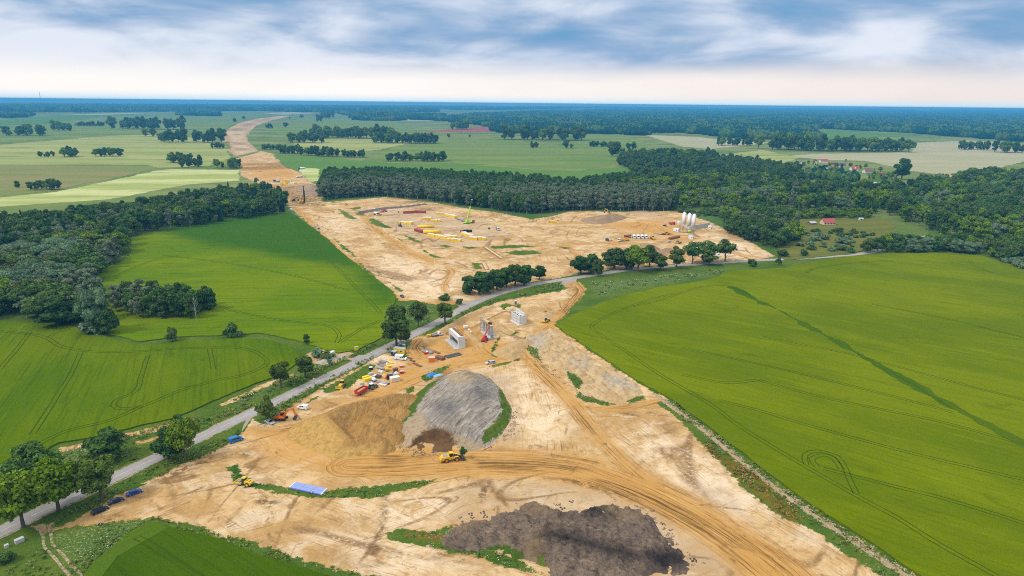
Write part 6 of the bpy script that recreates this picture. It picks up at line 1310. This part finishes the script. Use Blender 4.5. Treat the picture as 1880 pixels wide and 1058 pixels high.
def tarp(label, col, a, b, W, Hh):
    t = tag(empty('tarpaulin'), label, 'tarpaulin'); L = float(np.linalg.norm(np.array(G(*a))-np.array(G(*b)))); n, k = 12, 8; V = []; rg = np.random.default_rng(len(label))
    for i in range(n):
        for j in range(k):
            u = i/(n-1)-.5; v = j/(k-1)-.5; e = max(0, 1-(2*abs(u))**4)*max(0, 1-(2*abs(v))**4); V.append((u*L, v*W*(1+.15*rg.normal()*.4), Hh*e*(.75+.3*rg.normal()*.6)+.05))
    me = np_mesh('sheet', np.array(V), grid_faces(n, k), [P_(col)]); link(bpy.data.objects.new('sheet', me), t); MB().box((0, 0, Hh*.3), (L*.6, W*.5, Hh*.5)).build('covered_load', P_('wood'), t); return put(t, a, b)
tarp('deep blue tarpaulin crumpled at the back foot of the grey spoil heap', 'blue_tarp', (785,692), (799,686), 2.6, 1.2); tarp('lighter blue tarpaulin lying beside the deep blue one', 'pale_tarp', (797,692), (811,687.5), 2.2, .6); tarp('teal tarpaulin in the weeds above the tractor', 'teal_paint', (661,706), (669,705), 1.6, .4)
for i, (x, y, l) in enumerate([(751.5,658,'rusty reinforcing mat by the white van, first of a row of four'),(757,663,'rusty reinforcing mat, second of the row of four leading from the van'),(763,669,'rusty reinforcing mat, third of the row of four leading from the van'),(769,672,'rusty reinforcing mat, last of the row of four by the haul track')]):
    beams(l, (x-4, y-1.5), (x+4, y+1.5), 6, .18, .35, 'rust', 1, 'steel mat', 'steel_mat')
beams('dark grey steel sheets laid out in front of the concrete frame', (818,656.5), (846,650), 7, .55, .18, 'dark_steel', 1, 'sheet stack', 'sheet_stack')
beams('rusty brown sheet piles stacked beside the orange red skip', (801,658), (815,662), 4, .6, .7, 'rust', 2, 'sheet pile stack', 'sheet_pile_stack')
beams('tangle of pale grey formwork bars above the orange skip', (777,645), (793,650), 7, .35, .3, 'steel', 2, 'formwork stack', 'formwork_stack'); beams('red and white barrier boards in the formwork tangle', (779,651), (788,649), 3, .3, .8, 'red_paint', 1, 'barrier', 'barrier_stack'); bag('white bag among the formwork bars', (784,649), 1.1)
beams('rusty bars scattered right of the formwork tangle', (795,645), (808,650), 5, .3, .25, 'rust', 1, 'bar stack', 'bar_stack')
crate('white box at the bend of the dig beside the pier', (855,602.5), 'white_paint', 2.4, 1.6, 1.2); bag('white sack on the bank of the dig, upper one', (861,607.5)); bag('white sack on the bank of the dig, lower one', (865,611))
def dumper(label, a, b):
    t = tag(empty('telehandler'), label, 'telehandler'); y = P_('yellow_paint'); MB().box((0, 0, 1.1), (3.8, 1.7, .9)).build('body', y, t); MB().frust(-.4, 1., .9, 1.5, -.3, .8, .8, 2.6).build('cab', GLASS, t); MB().bar((-1.8, -.5, 2.), (3., -.5, 1.3), .4).build('boom', P_('dark_steel'), t); MB().box((3.2, -.4, .7), (.3, 1.4, .9)).build('fork', P_('dark_steel'), t); wheels(t, [(x, s*.9, .55, .4) for x in (-1.2, 1.2) for s in (-1, 1)], 'yellow_paint'); return put(t, a, b)
dumper('yellow telehandler on the haul track by the field corner', (996,594.5), (1007,590))
def sign(px, col, label, disc=True):
    t = tag(empty('road_sign'), label, 'road sign'); MB().cyl((0, 0, 0), (0, 0, 2.4), .06, n=6).build('post', P_('steel'), t)
    b = MB()
    b.cyl((.07, 0, 2.3), (.11, 0, 2.3), .5, n=20 if disc else 3, m=0); b.cyl((.112, 0, 2.3), (.118, 0, 2.3), .33, n=20 if disc else 3, m=1); b.build('plate', [P_(col), P_('white_paint')], t); MB().box((0, 0, .08), (.7, .4, .16)).build('foot', P_('rubber'), t); return put(t, at=px, ang=-1.9)
sign((653,667), 'azure_paint', 'round blue and white sign at the road edge opposite the field entrance'); sign((707,641), 'red_paint', 'red and white roadworks sign at the road edge below the tall dark tree', False); sign((577,704), 'red_paint', 'red and white sign at the road edge above the bulldozer'); sign((682.5,655), 'green_paint', 'dark sign on a post at the road edge left of the site cabin')
# ---- far yard ----------------------------------------------------------------
def container(col, label, a, b, W=2.44, Hh=2.6, roof=None):
    t = tag(empty('shipping_container'), label, 'container'); L = float(np.linalg.norm(np.array(G(*a))-np.array(G(*b)))); n = int(L/.3); w = MB().box((0, 0, Hh/2+.1), (L, W, Hh))
    for i in range(n):
        for s in (-1, 1): w.box((-L/2+.15+i*.3, s*(W/2+.03), Hh/2+.1), (.14, .06, Hh-.3))
    w.build('wall', P_(col), t); MB().box((0, 0, Hh+.13), (L, W, .06)).build('roof', P_(roof or col), t); d = MB().box((L/2+.04, 0, Hh/2+.1), (.06, W-.1, Hh-.1)).build('door', P_(col), t)
    for y in (-.3, .3): MB().cyl((L/2+.09, y, .3), (L/2+.09, y, Hh), .03, n=5).build('lock_bar', P_('steel'), d)
    return put(t, a, b)
container('red_container', 'red shipping container at the back of the far yard, left of the touching pair', (740.5,392.5), (761,391.5), 2.6); container('red_container', 'red shipping container at the back of the far yard, right of the touching pair', (762,390.5), (781.5,391.5), 2.6)
container('red_container', 'dark red wide flat roofed container beside the yellow rolls', (764,424), (777,428), 4.6, 2.6)
def formstack(label, a, b, W, Hh=2.4, n=4, top='pale_timber', col='form_yellow'):
    t = tag(empty('formwork_stack'), label, 'formwork stack'); L = float(np.linalg.norm(np.array(G(*a))-np.array(G(*b)))); l = L/n
    for i in range(n): o = random.uniform(-.5, .5); hh = Hh*random.uniform(.85, 1.05); MB().box((-L/2+l*(i+.5), o, hh/2), (l-.25, W*random.uniform(.8, 1), hh)).build('panel_pack', P_(col), t); MB().box((-L/2+l*(i+.5), o, hh+.06), (l-.1, W*.95, .12)).build('plywood_top', P_(top), t)
    return put(t, a, b)
for a in [('pale topped formwork stack left of the container yard centre', (735,410), (757,412.5), 6, 2.4, 3),('yellow formwork stack with a pale top behind the yellow rolls', (776,403), (792,403), 6, 2.4, 3),('yellow formwork frames in front of the pale topped stack by the crane', (792,406.5), (809,407), 4, 2.4, 3),
 ('small yellow formwork stack near the crane, left of two', (801,394), (813,394), 3, 2.4, 2),('low yellow formwork stack near the crane, right of two', (817,395.5), (838,400), 4, 2.2, 4),('long row of timber formwork boxes at the front of the yard', (787,433), (821,440), 4, 2.6, 5),('yellow formwork boxes at the right end of the long timber row', (821,442.5), (847,444), 5, 2.6, 4),
 ('pale formwork beams behind the front timber row', (816,434), (838,437), 5, 1.8, 3),('long pale topped formwork stack right of the front row', (849,430), (868,437), 5, 2.6, 4),('yellow formwork walls at the right end of the yard', (862,440), (892,441), 6, 2.8, 4)]: formstack(*a)
formstack('dark steel frames behind the long pale topped stack', (845,428), (866,426), 2.5, 2.6, 4, 'dark_steel', 'black_paint'); formstack('dark steel frames between the yellow stacks and the crane', (838,401.5), (852,407), 2.5, .8, 4, 'steel', 'dark_steel')
def roll(label, a, b, r=1.45):
    t = tag(empty('yellow_roll'), label, 'roll'); L = float(np.linalg.norm(np.array(G(*a))-np.array(G(*b)))); MB().cyl((-L/2, 0, r), (L/2, 0, r), r, n=20).build('cover', P_('form_yellow'), t, True)
    for s in (-1, 1): MB().cyl((s*L/2, 0, r), (s*(L/2+.05), 0, r), r*.8, n=16).build('end_cap', P_('steel'), t)
    return put(t, a, b)
roll('long yellow covered roll at the back, behind the dark red container', (767,419), (797,418)); roll('long yellow covered roll in front, ending at the dark red container', (777,429), (810,428.5), 1.7)
def crane():
    t = tag(empty('mobile_crane'), 'lime green mobile crane with its boom raised in the far yard', 'mobile crane'); m = P_('lime_paint'); MB().box((0, 0, 1.2), (11, 2.7, .9)).build('chassis', m, t); MB().prism([(4, 1.6), (4, 2.9), (5.2, 2.9), (5.6, 1.9), (5.6, 1.6)], -1.3, 1.3).build('cab', m, t); MB().box((-1.5, 0, 2.7), (4.5, 2.4, 1.9), top=.9).build('turret', m, t)
    MB().bar((-2.2, 0, 3.), (3., .0, 18.), .95).build('boom_base', m, t); MB().bar((2.9, 0, 17.6), (5.2, 0, 25), .6).build('boom_tip', P_('dark_steel'), t); MB().bar((.5, 0, 2.8), (.9, 0, 11), .35).build('lift_ram', P_('steel'), t); MB().box((5.4, 0, 25.2), (1., .7, .9)).build('boom_head', P_('white_paint'), t)
    for x in (-4, 4):
        for s in (-1, 1): MB().box((x, s*2.5, .3), (.7, 2., .35)).build('outrigger', P_('dark_steel'), t)
    wheels(t, [(x, s*1.15, .7, .5) for x in (-4.5, -2.6, 1.5, 3.4) for s in (-1, 1)]); return put(t, (853,411), (866,409), (860,410.5))
crane()
def truck(label, a, b, body='tipper', cab='white_paint', bcol='steel', L=9., at=None, group=None, cat='truck'):
    t = tag(empty(body+'_truck'), label, cat, group); h = L/2; m = P_(cab)
    MB().prism([(h-2.1, .7), (h-2.1, 3.1), (h-1.8, 3.25), (h-.5, 3.1), (h-.05, 1.9), (h, .6)], -1.2, 1.2).build('cab', m, t); MB().hexa([(h-.48, -1.05, 2.95), (h-.06, -1.1, 2.0), (h-.06, 1.1, 2.0), (h-.48, 1.05, 2.95)], [(h-.42, -1.05, 2.98), (h, -1.1, 2.02), (h, 1.1, 2.02), (h-.42, 1.05, 2.98)]).build('windscreen', GLASS, t)
    for s in (-1, 1): MB().prism([(h-1.6, 1.9), (h-1.6, 2.8), (h-.75, 2.8), (h-.4, 1.9)], s*1.2-.01, s*1.2+.02).build('window', GLASS, t)
    MB().box((-.8, 0, .85), (L-2.2, 1.1, .35)).build('chassis', P_('dark_steel'), t)
    if body == 'tipper':
        q = MB().frust(-h, h-2.4, 2.3, 1.1, -h-.2, h-2.3, 2.5, 2.7); q.build('tub', P_(bcol), t); MB().frust(-h+.1, h-2.5, 2.2, 2.69, -h+.5, h-3., 1.6, 2.95).build('load', P_('sand_load'), t)
    elif body == 'mixer':
        q = MB().cyl((-h+.2, 0, 2.7), (-h+2., 0, 2.4), .7, 1.25, 14); q.cyl((-h+2., 0, 2.4), (h-3.4, 0, 2.15), 1.25, 1.2, 14); q.cyl((h-3.4, 0, 2.15), (h-2.5, 0, 2.), 1.2, .7, 14); q.build('drum', P_(bcol), t, True); MB().prism([(-h-.3, 1.5), (-h-.3, 3.1), (-h+.5, 3.3), (-h+.2, 1.4)], -.5, .5).build('chute', P_(bcol), t)
    elif body == 'silo':
        MB().cyl((-h, 0, 2.3), (h-2.6, 0, 2.3), 1.2, n=16).build('barrel', P_(bcol), t, True); MB().box((-.5, 0, 1.1), (L-3, 1.8, .3)).build('cradle', P_('dark_steel'), t)
    wheels(t, [(x, s*1.05, .5, .35) for x in (h-1.3, -h+.9, -h+2.2) for s in (-1, 1)])
    if a: put(t, a, b)
    if at: put(t, at=at)
    return t
truck('grey and white dump truck standing apart right of the crane yard', (908,418), (920,427), 'tipper', 'white_paint', 'steel', 9.); truck('dark red lorry parked behind the lime green crane', (863,407), (872,411), 'tipper', 'red_paint', 'roof_brown', 7.); compressor('small dark trailer left of the grey and white dump truck', (898,421), 'navy_paint')
truck('white lorry at the left end of the container yard', (683,393), (698,397), 'mixer', 'white_paint', 'white_paint', 8.5); dumper('dark yellow forklift beside the white lorry at the left end of the yard', (692,396), (699,395.5))
def redmachine():
    t = tag(empty('farm_machine'), 'red wide machine at the back left of the container yard', 'machine'); MB().box((0, 0, 1.1), (8., 1.8, .8)).build('frame', P_('red_paint'), t); MB().prism([(-1, 1.5), (-1.2, 2.8), (.8, 2.6), (1.2, 1.5)], -.9, .9).build('hopper', P_('red_paint'), t); wheels(t, [(x, s*1., .6, .4) for x in (-2.5, 2.) for s in (-1, 1)]); MB().bar((-4, 0, 1.3), (-4.6, 0, 3.), .3).build('arm', P_('red_paint'), t); return put(t, (698,390.5), (714,388.5))
redmachine(); excavator('steel', 'small dark grey excavator by the yard road left of the pale formwork'); put([o for o in C.objects if o.get('label', '').startswith('small dark grey excavator')][0], (730,413), (738,418))
def gravel_excavator():
    t = excavator('yellow_paint', 'yellow excavator on top of the far gravel heap'); x, y = gz(1119, 391.5, 6.2); t.location = (x, y, 5.9); t.rotation_euler.z = 2.9
gravel_excavator()
# concrete plant
def silo(px, label):
    t = tag(empty('cement_silo'), label, 'silo'); r = 1.9; MB().cyl((0, 0, 4.5), (0, 0, 17), r, n=20).build('shell', P_('white_paint'), t, True); MB().cyl((0, 0, 17), (0, 0, 18), r, r*.35, 20).build('roof', P_('white_paint'), t); MB().cyl((0, 0, 2.2), (0, 0, 4.5), .35, r, 20).build('cone', P_('white_paint'), t); MB().box((0, 0, 18.2), (.9, .9, .8)).build('filter', P_('grey_plastic'), t)
    for a in range(4): x, y = r*.8*math.cos(a*1.57+.78), r*.8*math.sin(a*1.57+.78); MB().cyl((x, y, 0), (x, y, 4.8), .14, n=6).build('leg', P_('steel'), t)
    l = MB()
    for s in (-.25, .25): l.bar((r+.2, s, 1), (r+.2, s, 17.5), .06)
    for i in range(16): l.bar((r+.2, -.25, 1.5+i), (r+.2, .25, 1.5+i), .05)
    l.build('ladder', P_('steel'), t); return put(t, at=px, ang=-1.2)
silo((1254.5,421.5), 'white cement silo, left and rearmost of the three at the concrete plant'); silo((1264,423.5), 'white cement silo, middle one of the three at the concrete plant'); silo((1272.5,425), 'white cement silo, right one of the three at the concrete plant')
def plant():
    t = tag(empty('mixing_plant'), 'white slanting conveyor of the concrete plant rising left over its mixer', 'mixing plant'); a = np.array(G(1248,426)); b = np.array(G(1268,425)); L = float(np.linalg.norm(b-a))
    MB().bar((-L/2-1.5, 0, 10.4), (L/2-1, 0, 3.), 2.4, 1.7).build('conveyor', P_('white_paint'), t); MB().box((-L/2-1.6, 0, 10.6), (2.4, 2.8, 2.2)).build('conveyor_head', P_('white_paint'), t); MB().box((-2.2, -1.6, 2.), (3., 2., 2.6)).build('engine_housing', P_('yellow_paint'), t)
    MB().cyl((-1.8, -2.7, 1.9), (-1.8, -2.6, 1.9), 1.5, n=18).build('hoop', P_('pale_timber'), t); MB().cyl((1.8, -1.8, 1.5), (5., -1.8, 1.5), 1.2, n=14).build('mixer_drum', P_('lime_paint'), t, True); MB().box((4.6, 0, 3.), (3., 3., 5.)).build('batch_tower', P_('silver_paint'), t)
    s = MB()
    for x in (-L/2, -L/4):
        for y in (-.9, .9): s.bar((x, y, 0), (x, y, 8.6 if x < -L/3 else 6), .25)
    s.build('support', P_('steel'), t); return put(t, (1248,427.5), (1268,426.5))
plant(); cabin('white_paint', 'white control cabin at the left foot of the concrete plant', 7, 2.6, 3., 'white_paint'); put([o for o in C.objects if o.get('label', '').startswith('white control')][0], (1236,424), (1248,426.5)); cabin('white_paint', 'white cabin standing alone below the concrete plant', 4.6, 2.5, 3.6, 'grey_roof'); put([o for o in C.objects if o.get('label', '').startswith('white cabin standing')][0], (1265,438), (1273,439.5)); cabin('white_paint', 'white cabin at the right end of the aggregate wall', 5, 2.5, 2.8, 'white_paint'); put([o for o in C.objects if o.get('label', '').startswith('white cabin at the right')][0], (1299,418.5), (1309,422))
def agg_wall():
    t = tag(empty('aggregate_wall'), 'grey concrete block wall of the aggregate bays beside the silos', 'wall'); a = np.array(G(1275,421)); b = np.array(G(1302,416.5)); L = float(np.linalg.norm(b-a)); m = MB()
    for i in range(10):
        for k in range(5): m.box((-L/2+L*(i+.5)/10, 0, .5+k*.95), (L/10-.06, .9, .92))
    m.build('block_wall', P_('concrete'), t)
    for i in range(5): MB().box((-L/2+.5+(L-1)*i/4, 2.2, 2.), (.6, 4., 4.)).build('bay_divider', P_('concrete'), t)
    return put(t, (1275,421.5), (1302,417))
agg_wall(); simple_heap('aggregate_heap', [((1284,424),(1298,423),2.2,1.6,.4,.5)], SANDM, 'brown aggregate heap in front of the grey block wall', 'heap')
for i, (x, l) in enumerate([(1165.5, 'first white truck from the left in the close row of four'), (1173, 'second white truck from the left in the close row of four'), (1180.5, 'third white truck from the left in the close row of four'), (1187.5, 'rightmost white truck in the close row of four')]): truck(l, (x-3.5,434.5), (x+.5,441), 'mixer', 'white_paint', 'white_paint', 8.5)
truck('white lorry with a long yellow tipper body in front of the truck row', (1158,441.5), (1131,444.5), 'tipper', 'white_paint', 'form_yellow', 12.5); truck('dark red truck behind the yellow tipper body', (1157,437), (1147,438), 'mixer', 'red_paint', 'roof_brown', 7); put(van('navy_paint', 'dark blue van left of the yellow tipper lorry', 5, 2, 2.3), (1113,441.5), (1117,443.5)); put(car('silver_paint', 'pale car beside the dark blue van', 'estate', 4.4), (1119,443), (1123,442)); truck('dark red dump truck standing above the white control cabin', (1229.5,412), (1238,413.5), 'tipper', 'red_paint', 'red_container', 7.); put(car('navy_paint', 'dark car parked left of the red dump truck', 'estate'), (1218,415), (1224,416))
def far_loader(label, a, b):
    t = copy_thing(ld, label); t.location.z = 0; return put(t, a, b)
far_loader('yellow wheel loader on the pale track left of the concrete plant', (1231,431), (1216,431.5)); far_loader('small yellow loader right of the row of white trucks', (1201,441), (1196,438)); beams('pale grey plates left of the far yellow loader', (1202,429), (1214,431), 4, .8, .6, 'steel', 1, 'plate stack', 'plate_stack'); beams('brown heap of steel frames right of the small yellow loader', (1229,440), (1246,436), 5, .6, .8, 'rust', 2, 'frame stack', 'frame_stack'); put(car('silver_paint', 'grey pickup on the sand above the gravel heaps', 'saloon', 5.), (1226,446), (1232,444.5)); compressor('small green machine at the sand edge above the roadside trees', (1249,447), 'green_paint'); dumper('dark machine next to the small green one', (1242,446.5), (1246,447.5)); put(van('white_paint', 'white van glimpsed between the roadside ash trees', 5, 2, 2.2), (1316,470), (1321,472)); put(car('white_paint', 'white car in front of the trees near the lone white cabin', 'estate'), (1272,446.5), (1278,446))
crate('yellow and timber crates on the far sand right of the crane yard', (1015,409), 'form_yellow', 5, 2.4, 2.2, ang=0.); compressor('dark machine beside the far timber crates', (1024,406)); crate('pale boxes left of the far timber crates', (1010,408.5), 'plywood', 3, 2.4, 1.6, ang=.2); crate('white box at the end of the pale track right of the yard', (932,429), 'white_paint', 2, 1.6, 1.2)
# parked cars at the field edge
for x, y, c, l in [(580,416,'white_paint','white car, first in the line parked where the site track meets the green field'),(583,418.5,'silver_paint','silver car, second in the line parked beside the far green field'),(586,421,'navy_paint','dark car, third in the line parked beside the far green field'),(589,423.5,'white_paint','white car, fourth in the line parked beside the far green field')]: put(car(c, l, 'estate'), (x-1.5,y-1.6), (x+1.5,y+1.6))
compressor('yellow trailer among the cars parked beside the far green field', (581,414.5))
# tank posts (stake rows)
def stakes(label, path, n, gname):
    q = smooth_path(GP(path), 1.); s = np.linspace(0, len(q)-1, n).astype(int); proto = None
    me = MB().cyl((0, 0, 0), (0, 0, 1.9), .13, .10, 6).build('wooden_stake', P_('wood')); tag(me, label, 'stake', gname)
    for i, k in enumerate(s):
        o = me if i == 0 else me.copy()
        if i: C.objects.link(o)
        o.location = (q[k][0], q[k][1], 0); o.scale = (1.3, 1.3, random.uniform(.9, 1.15))
stakes('wooden stake in the short row behind the red containers', [(730,386),(765,383),(790,379),(805,377)], 26, 'stakes behind the containers'); stakes('wooden stake in the row on the sand right of the crane', [(863,401),(890,400),(910,397),(940,394),(922,391)], 34, 'stakes right of the crane'); stakes('wooden stake in the long row along the green reed bank', [(950,412),(970,409),(1000,404),(1030,400)], 30, 'stakes along the reed bank')
def mesh_fence(label, a, b, n):
    t = tag(empty('barrier_fence'), label, 'fence'); L = float(np.linalg.norm(np.array(G(*a))-np.array(G(*b)))); m = MB().box((0, 0, 1.), (L, .05, 1.5)); m.build('mesh_panel', P_('orange_mesh'), t)
    for i in range(n): MB().cyl((-L/2+L*i/(n-1), 0, 0), (-L/2+L*i/(n-1), 0, 2.), .07, n=5).build('post', P_('wood'), t)
    return put(t, a, b)
mesh_fence('orange barrier fence between the roadside trees and the gravel heaps', (1203,464), (1229,470), 9); mesh_fence('orange barrier fence left of the yellow tipper lorry', (1117,447), (1136,451), 7)
def trench_planks(label, a, b, W):
    t = tag(empty('timber_walkway'), label, 'walkway'); L = float(np.linalg.norm(np.array(G(*a))-np.array(G(*b)))); n = int(L/1.2)
    for i in range(n): MB().box((-L/2+1.2*i+.6, random.uniform(-.1, .1), .25), (1.1, W, .25)).build('plank', P_('plywood'), t)
    for s in (-1, 1): MB().box((0, s*W/2, .5), (L, .2, .6)).build('side_board', P_('wood'), t)
    return put(t, a, b)
trench_planks('timber lined trench crossing the weedy ground below the far yard', (890,454), (921,475), 3.2); trench_planks('short timber lined trench leading to the roadside lindens', (888,484), (894,496), 3.)
# ---- corridor --------------------------------------------------------------
def drill():
    t = tag(empty('drilling_rig'), 'black drilling rig with an upright mast at the mouth of the cut', 'drilling rig'); 
    for s in (-1, 1): MB().prism([(-2.4, .1), (-2.6, .6), (-2.2, 1.1), (2.2, 1.1), (2.6, .6), (2.4, .1)], s*1.5-.4, s*1.5+.4).build('track', P_('rubber'), t)
    MB().box((-.6, 0, 2.2), (5., 2.8, 2.)).build('body', P_('yellow_paint'), t); MB().frust(1., 2.6, 1.2, 1.3, 1., 2.3, 1.1, 3.).build('cab', GLASS, t); MB().box((3.2, 0, 11), (1.1, 1.3, 21)).build('mast', P_('black_paint'), t); MB().bar((-.5, 0, 3), (3., 0, 13), .4).build('back_stay', P_('black_paint'), t); MB().cyl((4.2, 0, .3), (4.2, 0, 16), .4, n=8).build('drill_stem', P_('dark_steel'), t); MB().box((3.6, 0, 21.7), (2.2, .9, .8)).build('mast_head', P_('black_paint'), t); return put(t, at=(554,373.5), ang=.3)
drill(); dumper('yellow machine at the foot of the black drilling rig', (549,374.5), (556,374.5))
for l, a, b, c, e in [('white tanker lorry at the right edge of the bare cut', (545,327), (556,326), 'white_paint', 12.), ('white tanker by the blue tank beyond the small flowering field', (552,310.5), (561,310.5), 'white_paint', 11.)]: truck(l, a, b, 'silo', 'white_paint', c, e)
crate('blue tank beyond the small flowering field by the cut', (549,312), 'azure_paint', 4, 3, 4); truck('yellow dump truck working in the bare cut', (527,337), (530,339), 'tipper', 'yellow_paint', 'form_yellow', 8.); 
t_ = cabin('form_yellow', 'tall yellow plant box in the middle of the bare cut', 6, 4, 7, 'form_yellow', 'plant_box', 'plant box'); put(t_, (524,338.5), (531,338.5)); cabin('form_yellow', 'small yellow box left of the tall plant box in the cut', 4, 3, 4, 'form_yellow', 'plant_box', 'plant box'); put([o for o in C.objects if o.get('label', '').startswith('small yellow box left')][0], (516,341), (520,341)); crate('white box beside the tall plant box in the cut', (533,340.5), 'white_paint', 5, 2.4, 2.4); crate('yellow crate row at the right of the plant box', (543,338.5), 'form_yellow', 5, 2, 2.4); crate('white crate next to the yellow crate row in the cut', (550,337.5), 'white_paint', 5, 2, 2.); crate('grey boxes at the left side of the bare cut', (510,335), 'steel', 7, 2.4, 2.2); truck('dark lorry on the left of the bare cut', (502,333), (506,334), 'tipper', 'navy_paint', 'dark_steel', 7.); put(van('white_paint', 'white van behind the plant box in the cut', 5, 2, 2.3), (532,334), (536,334)); excavator('dark_steel', 'dark excavator at the wood edge left of the drilling rig'); put([o for o in C.objects if o.get('label', '').startswith('dark excavator at the wood')][0], (536,370), (543,369.5)); put(van('white_paint', 'white van high up in the bare cut', 5, 2, 2.4), (484,305), (488,305)); put(van('white_paint', 'white van at the wood corner below the drilling rig', 4.6, 2, 2.1), (533,386), (538,387)); dumper('dark machine on the bare ground right of the drilling rig', (633,378), (637,376)) 
# ---- houses -------------------------------------------------------------------
def house(label, px, L, W, wall, roof, ang, hw=3.2, hr=3., cat='house', name='house', dormer=False):
    t = tag(empty(name), label, cat); MB().box((0, 0, hw/2), (L, W, hw)).add([(-L/2, -W/2, hw), (-L/2, W/2, hw), (-L/2, 0, hw+hr), (L/2, -W/2, hw), (L/2, W/2, hw), (L/2, 0, hw+hr)], [(0, 1, 2), (3, 5, 4), (0, 2, 5, 3), (1, 4, 5, 2)]).build('wall', P_(wall), t)
    r = MB(); o = .5; k = hr/(W/2)
    for s in (-1, 1): r.hexa([(-L/2-o, s*(W/2+o), hw-o*k+.06), (L/2+o, s*(W/2+o), hw-o*k+.06), (L/2+o, 0, hw+hr+.06), (-L/2-o, 0, hw+hr+.06)], [(-L/2-o, s*(W/2+o), hw-o*k+.28), (L/2+o, s*(W/2+o), hw-o*k+.28), (L/2+o, 0, hw+hr+.28), (-L/2-o, 0, hw+hr+.28)])
    ro = r.build('roof', P_(roof), t); MB().box((L*.2, .6, hw+hr+.2), (.7, .7, 1.6)).build('chimney', P_('brick_red'), ro)
    if dormer: MB().prism([(-1.3, hw), (-1.3, hw+1.6), (0, hw+2.6), (1.3, hw+1.6), (1.3, hw)], -W/2-.2, 0).build('dormer', P_(wall), ro)
    n = max(1, int(L/3.2))
    for i in range(n):
        for s in (-1, 1): x = -L/2+L*(i+.5)/n; f = MB().box((x, s*(W/2+.02), hw*.55), (1.3, .08, 1.3)).build('window', P_('white_paint'), t); MB().box((x, s*(W/2+.06), hw*.55), (1.05, .05, 1.05)).build('pane', GLASS, f)
    for s in (-1, 1): f = MB().box((s*(L/2+.02), 0, hw+hr*.3), (.08, 1.1, 1.2)).build('window', P_('white_paint'), t); MB().box((s*(L/2+.06), 0, hw+hr*.3), (.05, .9, 1.)).build('pane', GLASS, f)
    MB().box((L/2+.03, -W*.25, 1.05), (.08, 1., 2.1)).build('door', P_('wood'), t); return put(t, at=px, ang=ang)
house('lone farmhouse with a red roof and cream walls on the rough meadow', (1519,412.5), 13, 10, 'cream_wall', 'brick_red', .05, 3., 3.6); house('low grey roofed shed beside the lone red roofed farmhouse', (1490,412.5), 7, 6, 'wood', 'grey_roof', .3, 2.2, 1.2, 'shed', 'shed'); house('tiny pale shed at the far right of the rough meadow', (1580,405), 4, 3, 'white_wall', 'grey_roof', 0, 2.2, .8, 'shed', 'shed')
for a in [('white gabled village house at the left end of the upper row', (1471,301.5), 9, 8, 'white_wall', 'roof_slate', 1.35, 3.4, 4.5),('small white gabled house behind the dark spruce in the village', (1495.5,300.5), 8, 7, 'white_wall', 'roof_brown', 1.3, 3.2, 4.),('long white village house with a red roof', (1512,298.5), 18, 9, 'white_wall', 'brick_red', .05, 4., 3.4),
 ('low brownish barn right of the long red roofed house', (1528,302), 15, 9, 'roof_brown', 'roof_brown', .05, 3.2, 2.),('village house with a blue slate roof', (1545,306.5), 14, 10, 'white_wall', 'roof_slate', -.1, 3., 4.2),('dark roofed shed below the blue slate house', (1531,309.5), 12, 7, 'wood', 'roof_brown', .05, 2.5, 2.),
 ('bright red roofed village house with a white dormer', (1568,312.5), 15, 10, 'white_wall', 'brick_red', .05, 3.2, 4.6),('brown red roofed village house with pale walls, right of the bright red one', (1592,317.5), 15, 11, 'white_wall', 'roof_brown', .1, 3.2, 4.8),('small red roofed shed on the meadow right of the village', (1617,320.5), 9, 6, 'wood', 'brick_red', .02, 2.4, 1.6),
 ('pale house half hidden in the trees at the left of the village', (1438,322), 10, 8, 'white_wall', 'roof_brown', .9, 3.4, 3.),('white house in the treetops below the village row', (1513,312.5), 10, 7, 'white_wall', 'grey_roof', .1, 3.4, 2.),('pale house deep in the village wood', (1462,326.5), 9, 7, 'white_wall', 'grey_roof', .4, 3.4, 2.4),
 ('white walled building left of the village centre', (1405,322.5), 16, 8, 'white_wall', 'grey_roof', .3, 4., 2.),('grey roofed building at the far left of the village', (1392,316), 14, 8, 'white_wall', 'roof_slate', -.1, 4., 2.5),('white house among the trees right of the left building', (1422,327), 10, 8, 'white_wall', 'roof_slate', .2, 4.5, 2.8),('small pale house at the lower right of the village wood', (1608,340), 9, 7, 'white_wall', 'grey_roof', -.6, 3., 1.6)]: house(*a, dormer=('dormer' in a[0]))
def mast():
    t = tag(empty('radio_mast'), 'thin lattice radio mast on the horizon at the upper left', 'radio mast'); m = MB(); d = math.hypot(*G(77,198.5)); hh = 22*d/F
    for x, y in ((-2.5, -2.5), (2.5, -2.5), (0, 2.5)): m.bar((x, y, 0), (x*.4, y*.4, hh), 1.1)
    for i in range(12): m.bar((-2.5*(1-.05*i), -2.5*(1-.05*i), hh*i/12), (2.5*(1-.05*(i+1)), -2.5*(1-.05*(i+1)), hh*(i+1)/12), .7)
    m.build('tower', P_('dark_steel'), t); MB().cyl((0, 0, hh), (0, 0, hh*1.08), .5, n=6).build('antenna', P_('red_paint'), t); return put(t, at=(77,198.5))
mast()
print('objects', len(C.objects), 'script ok')
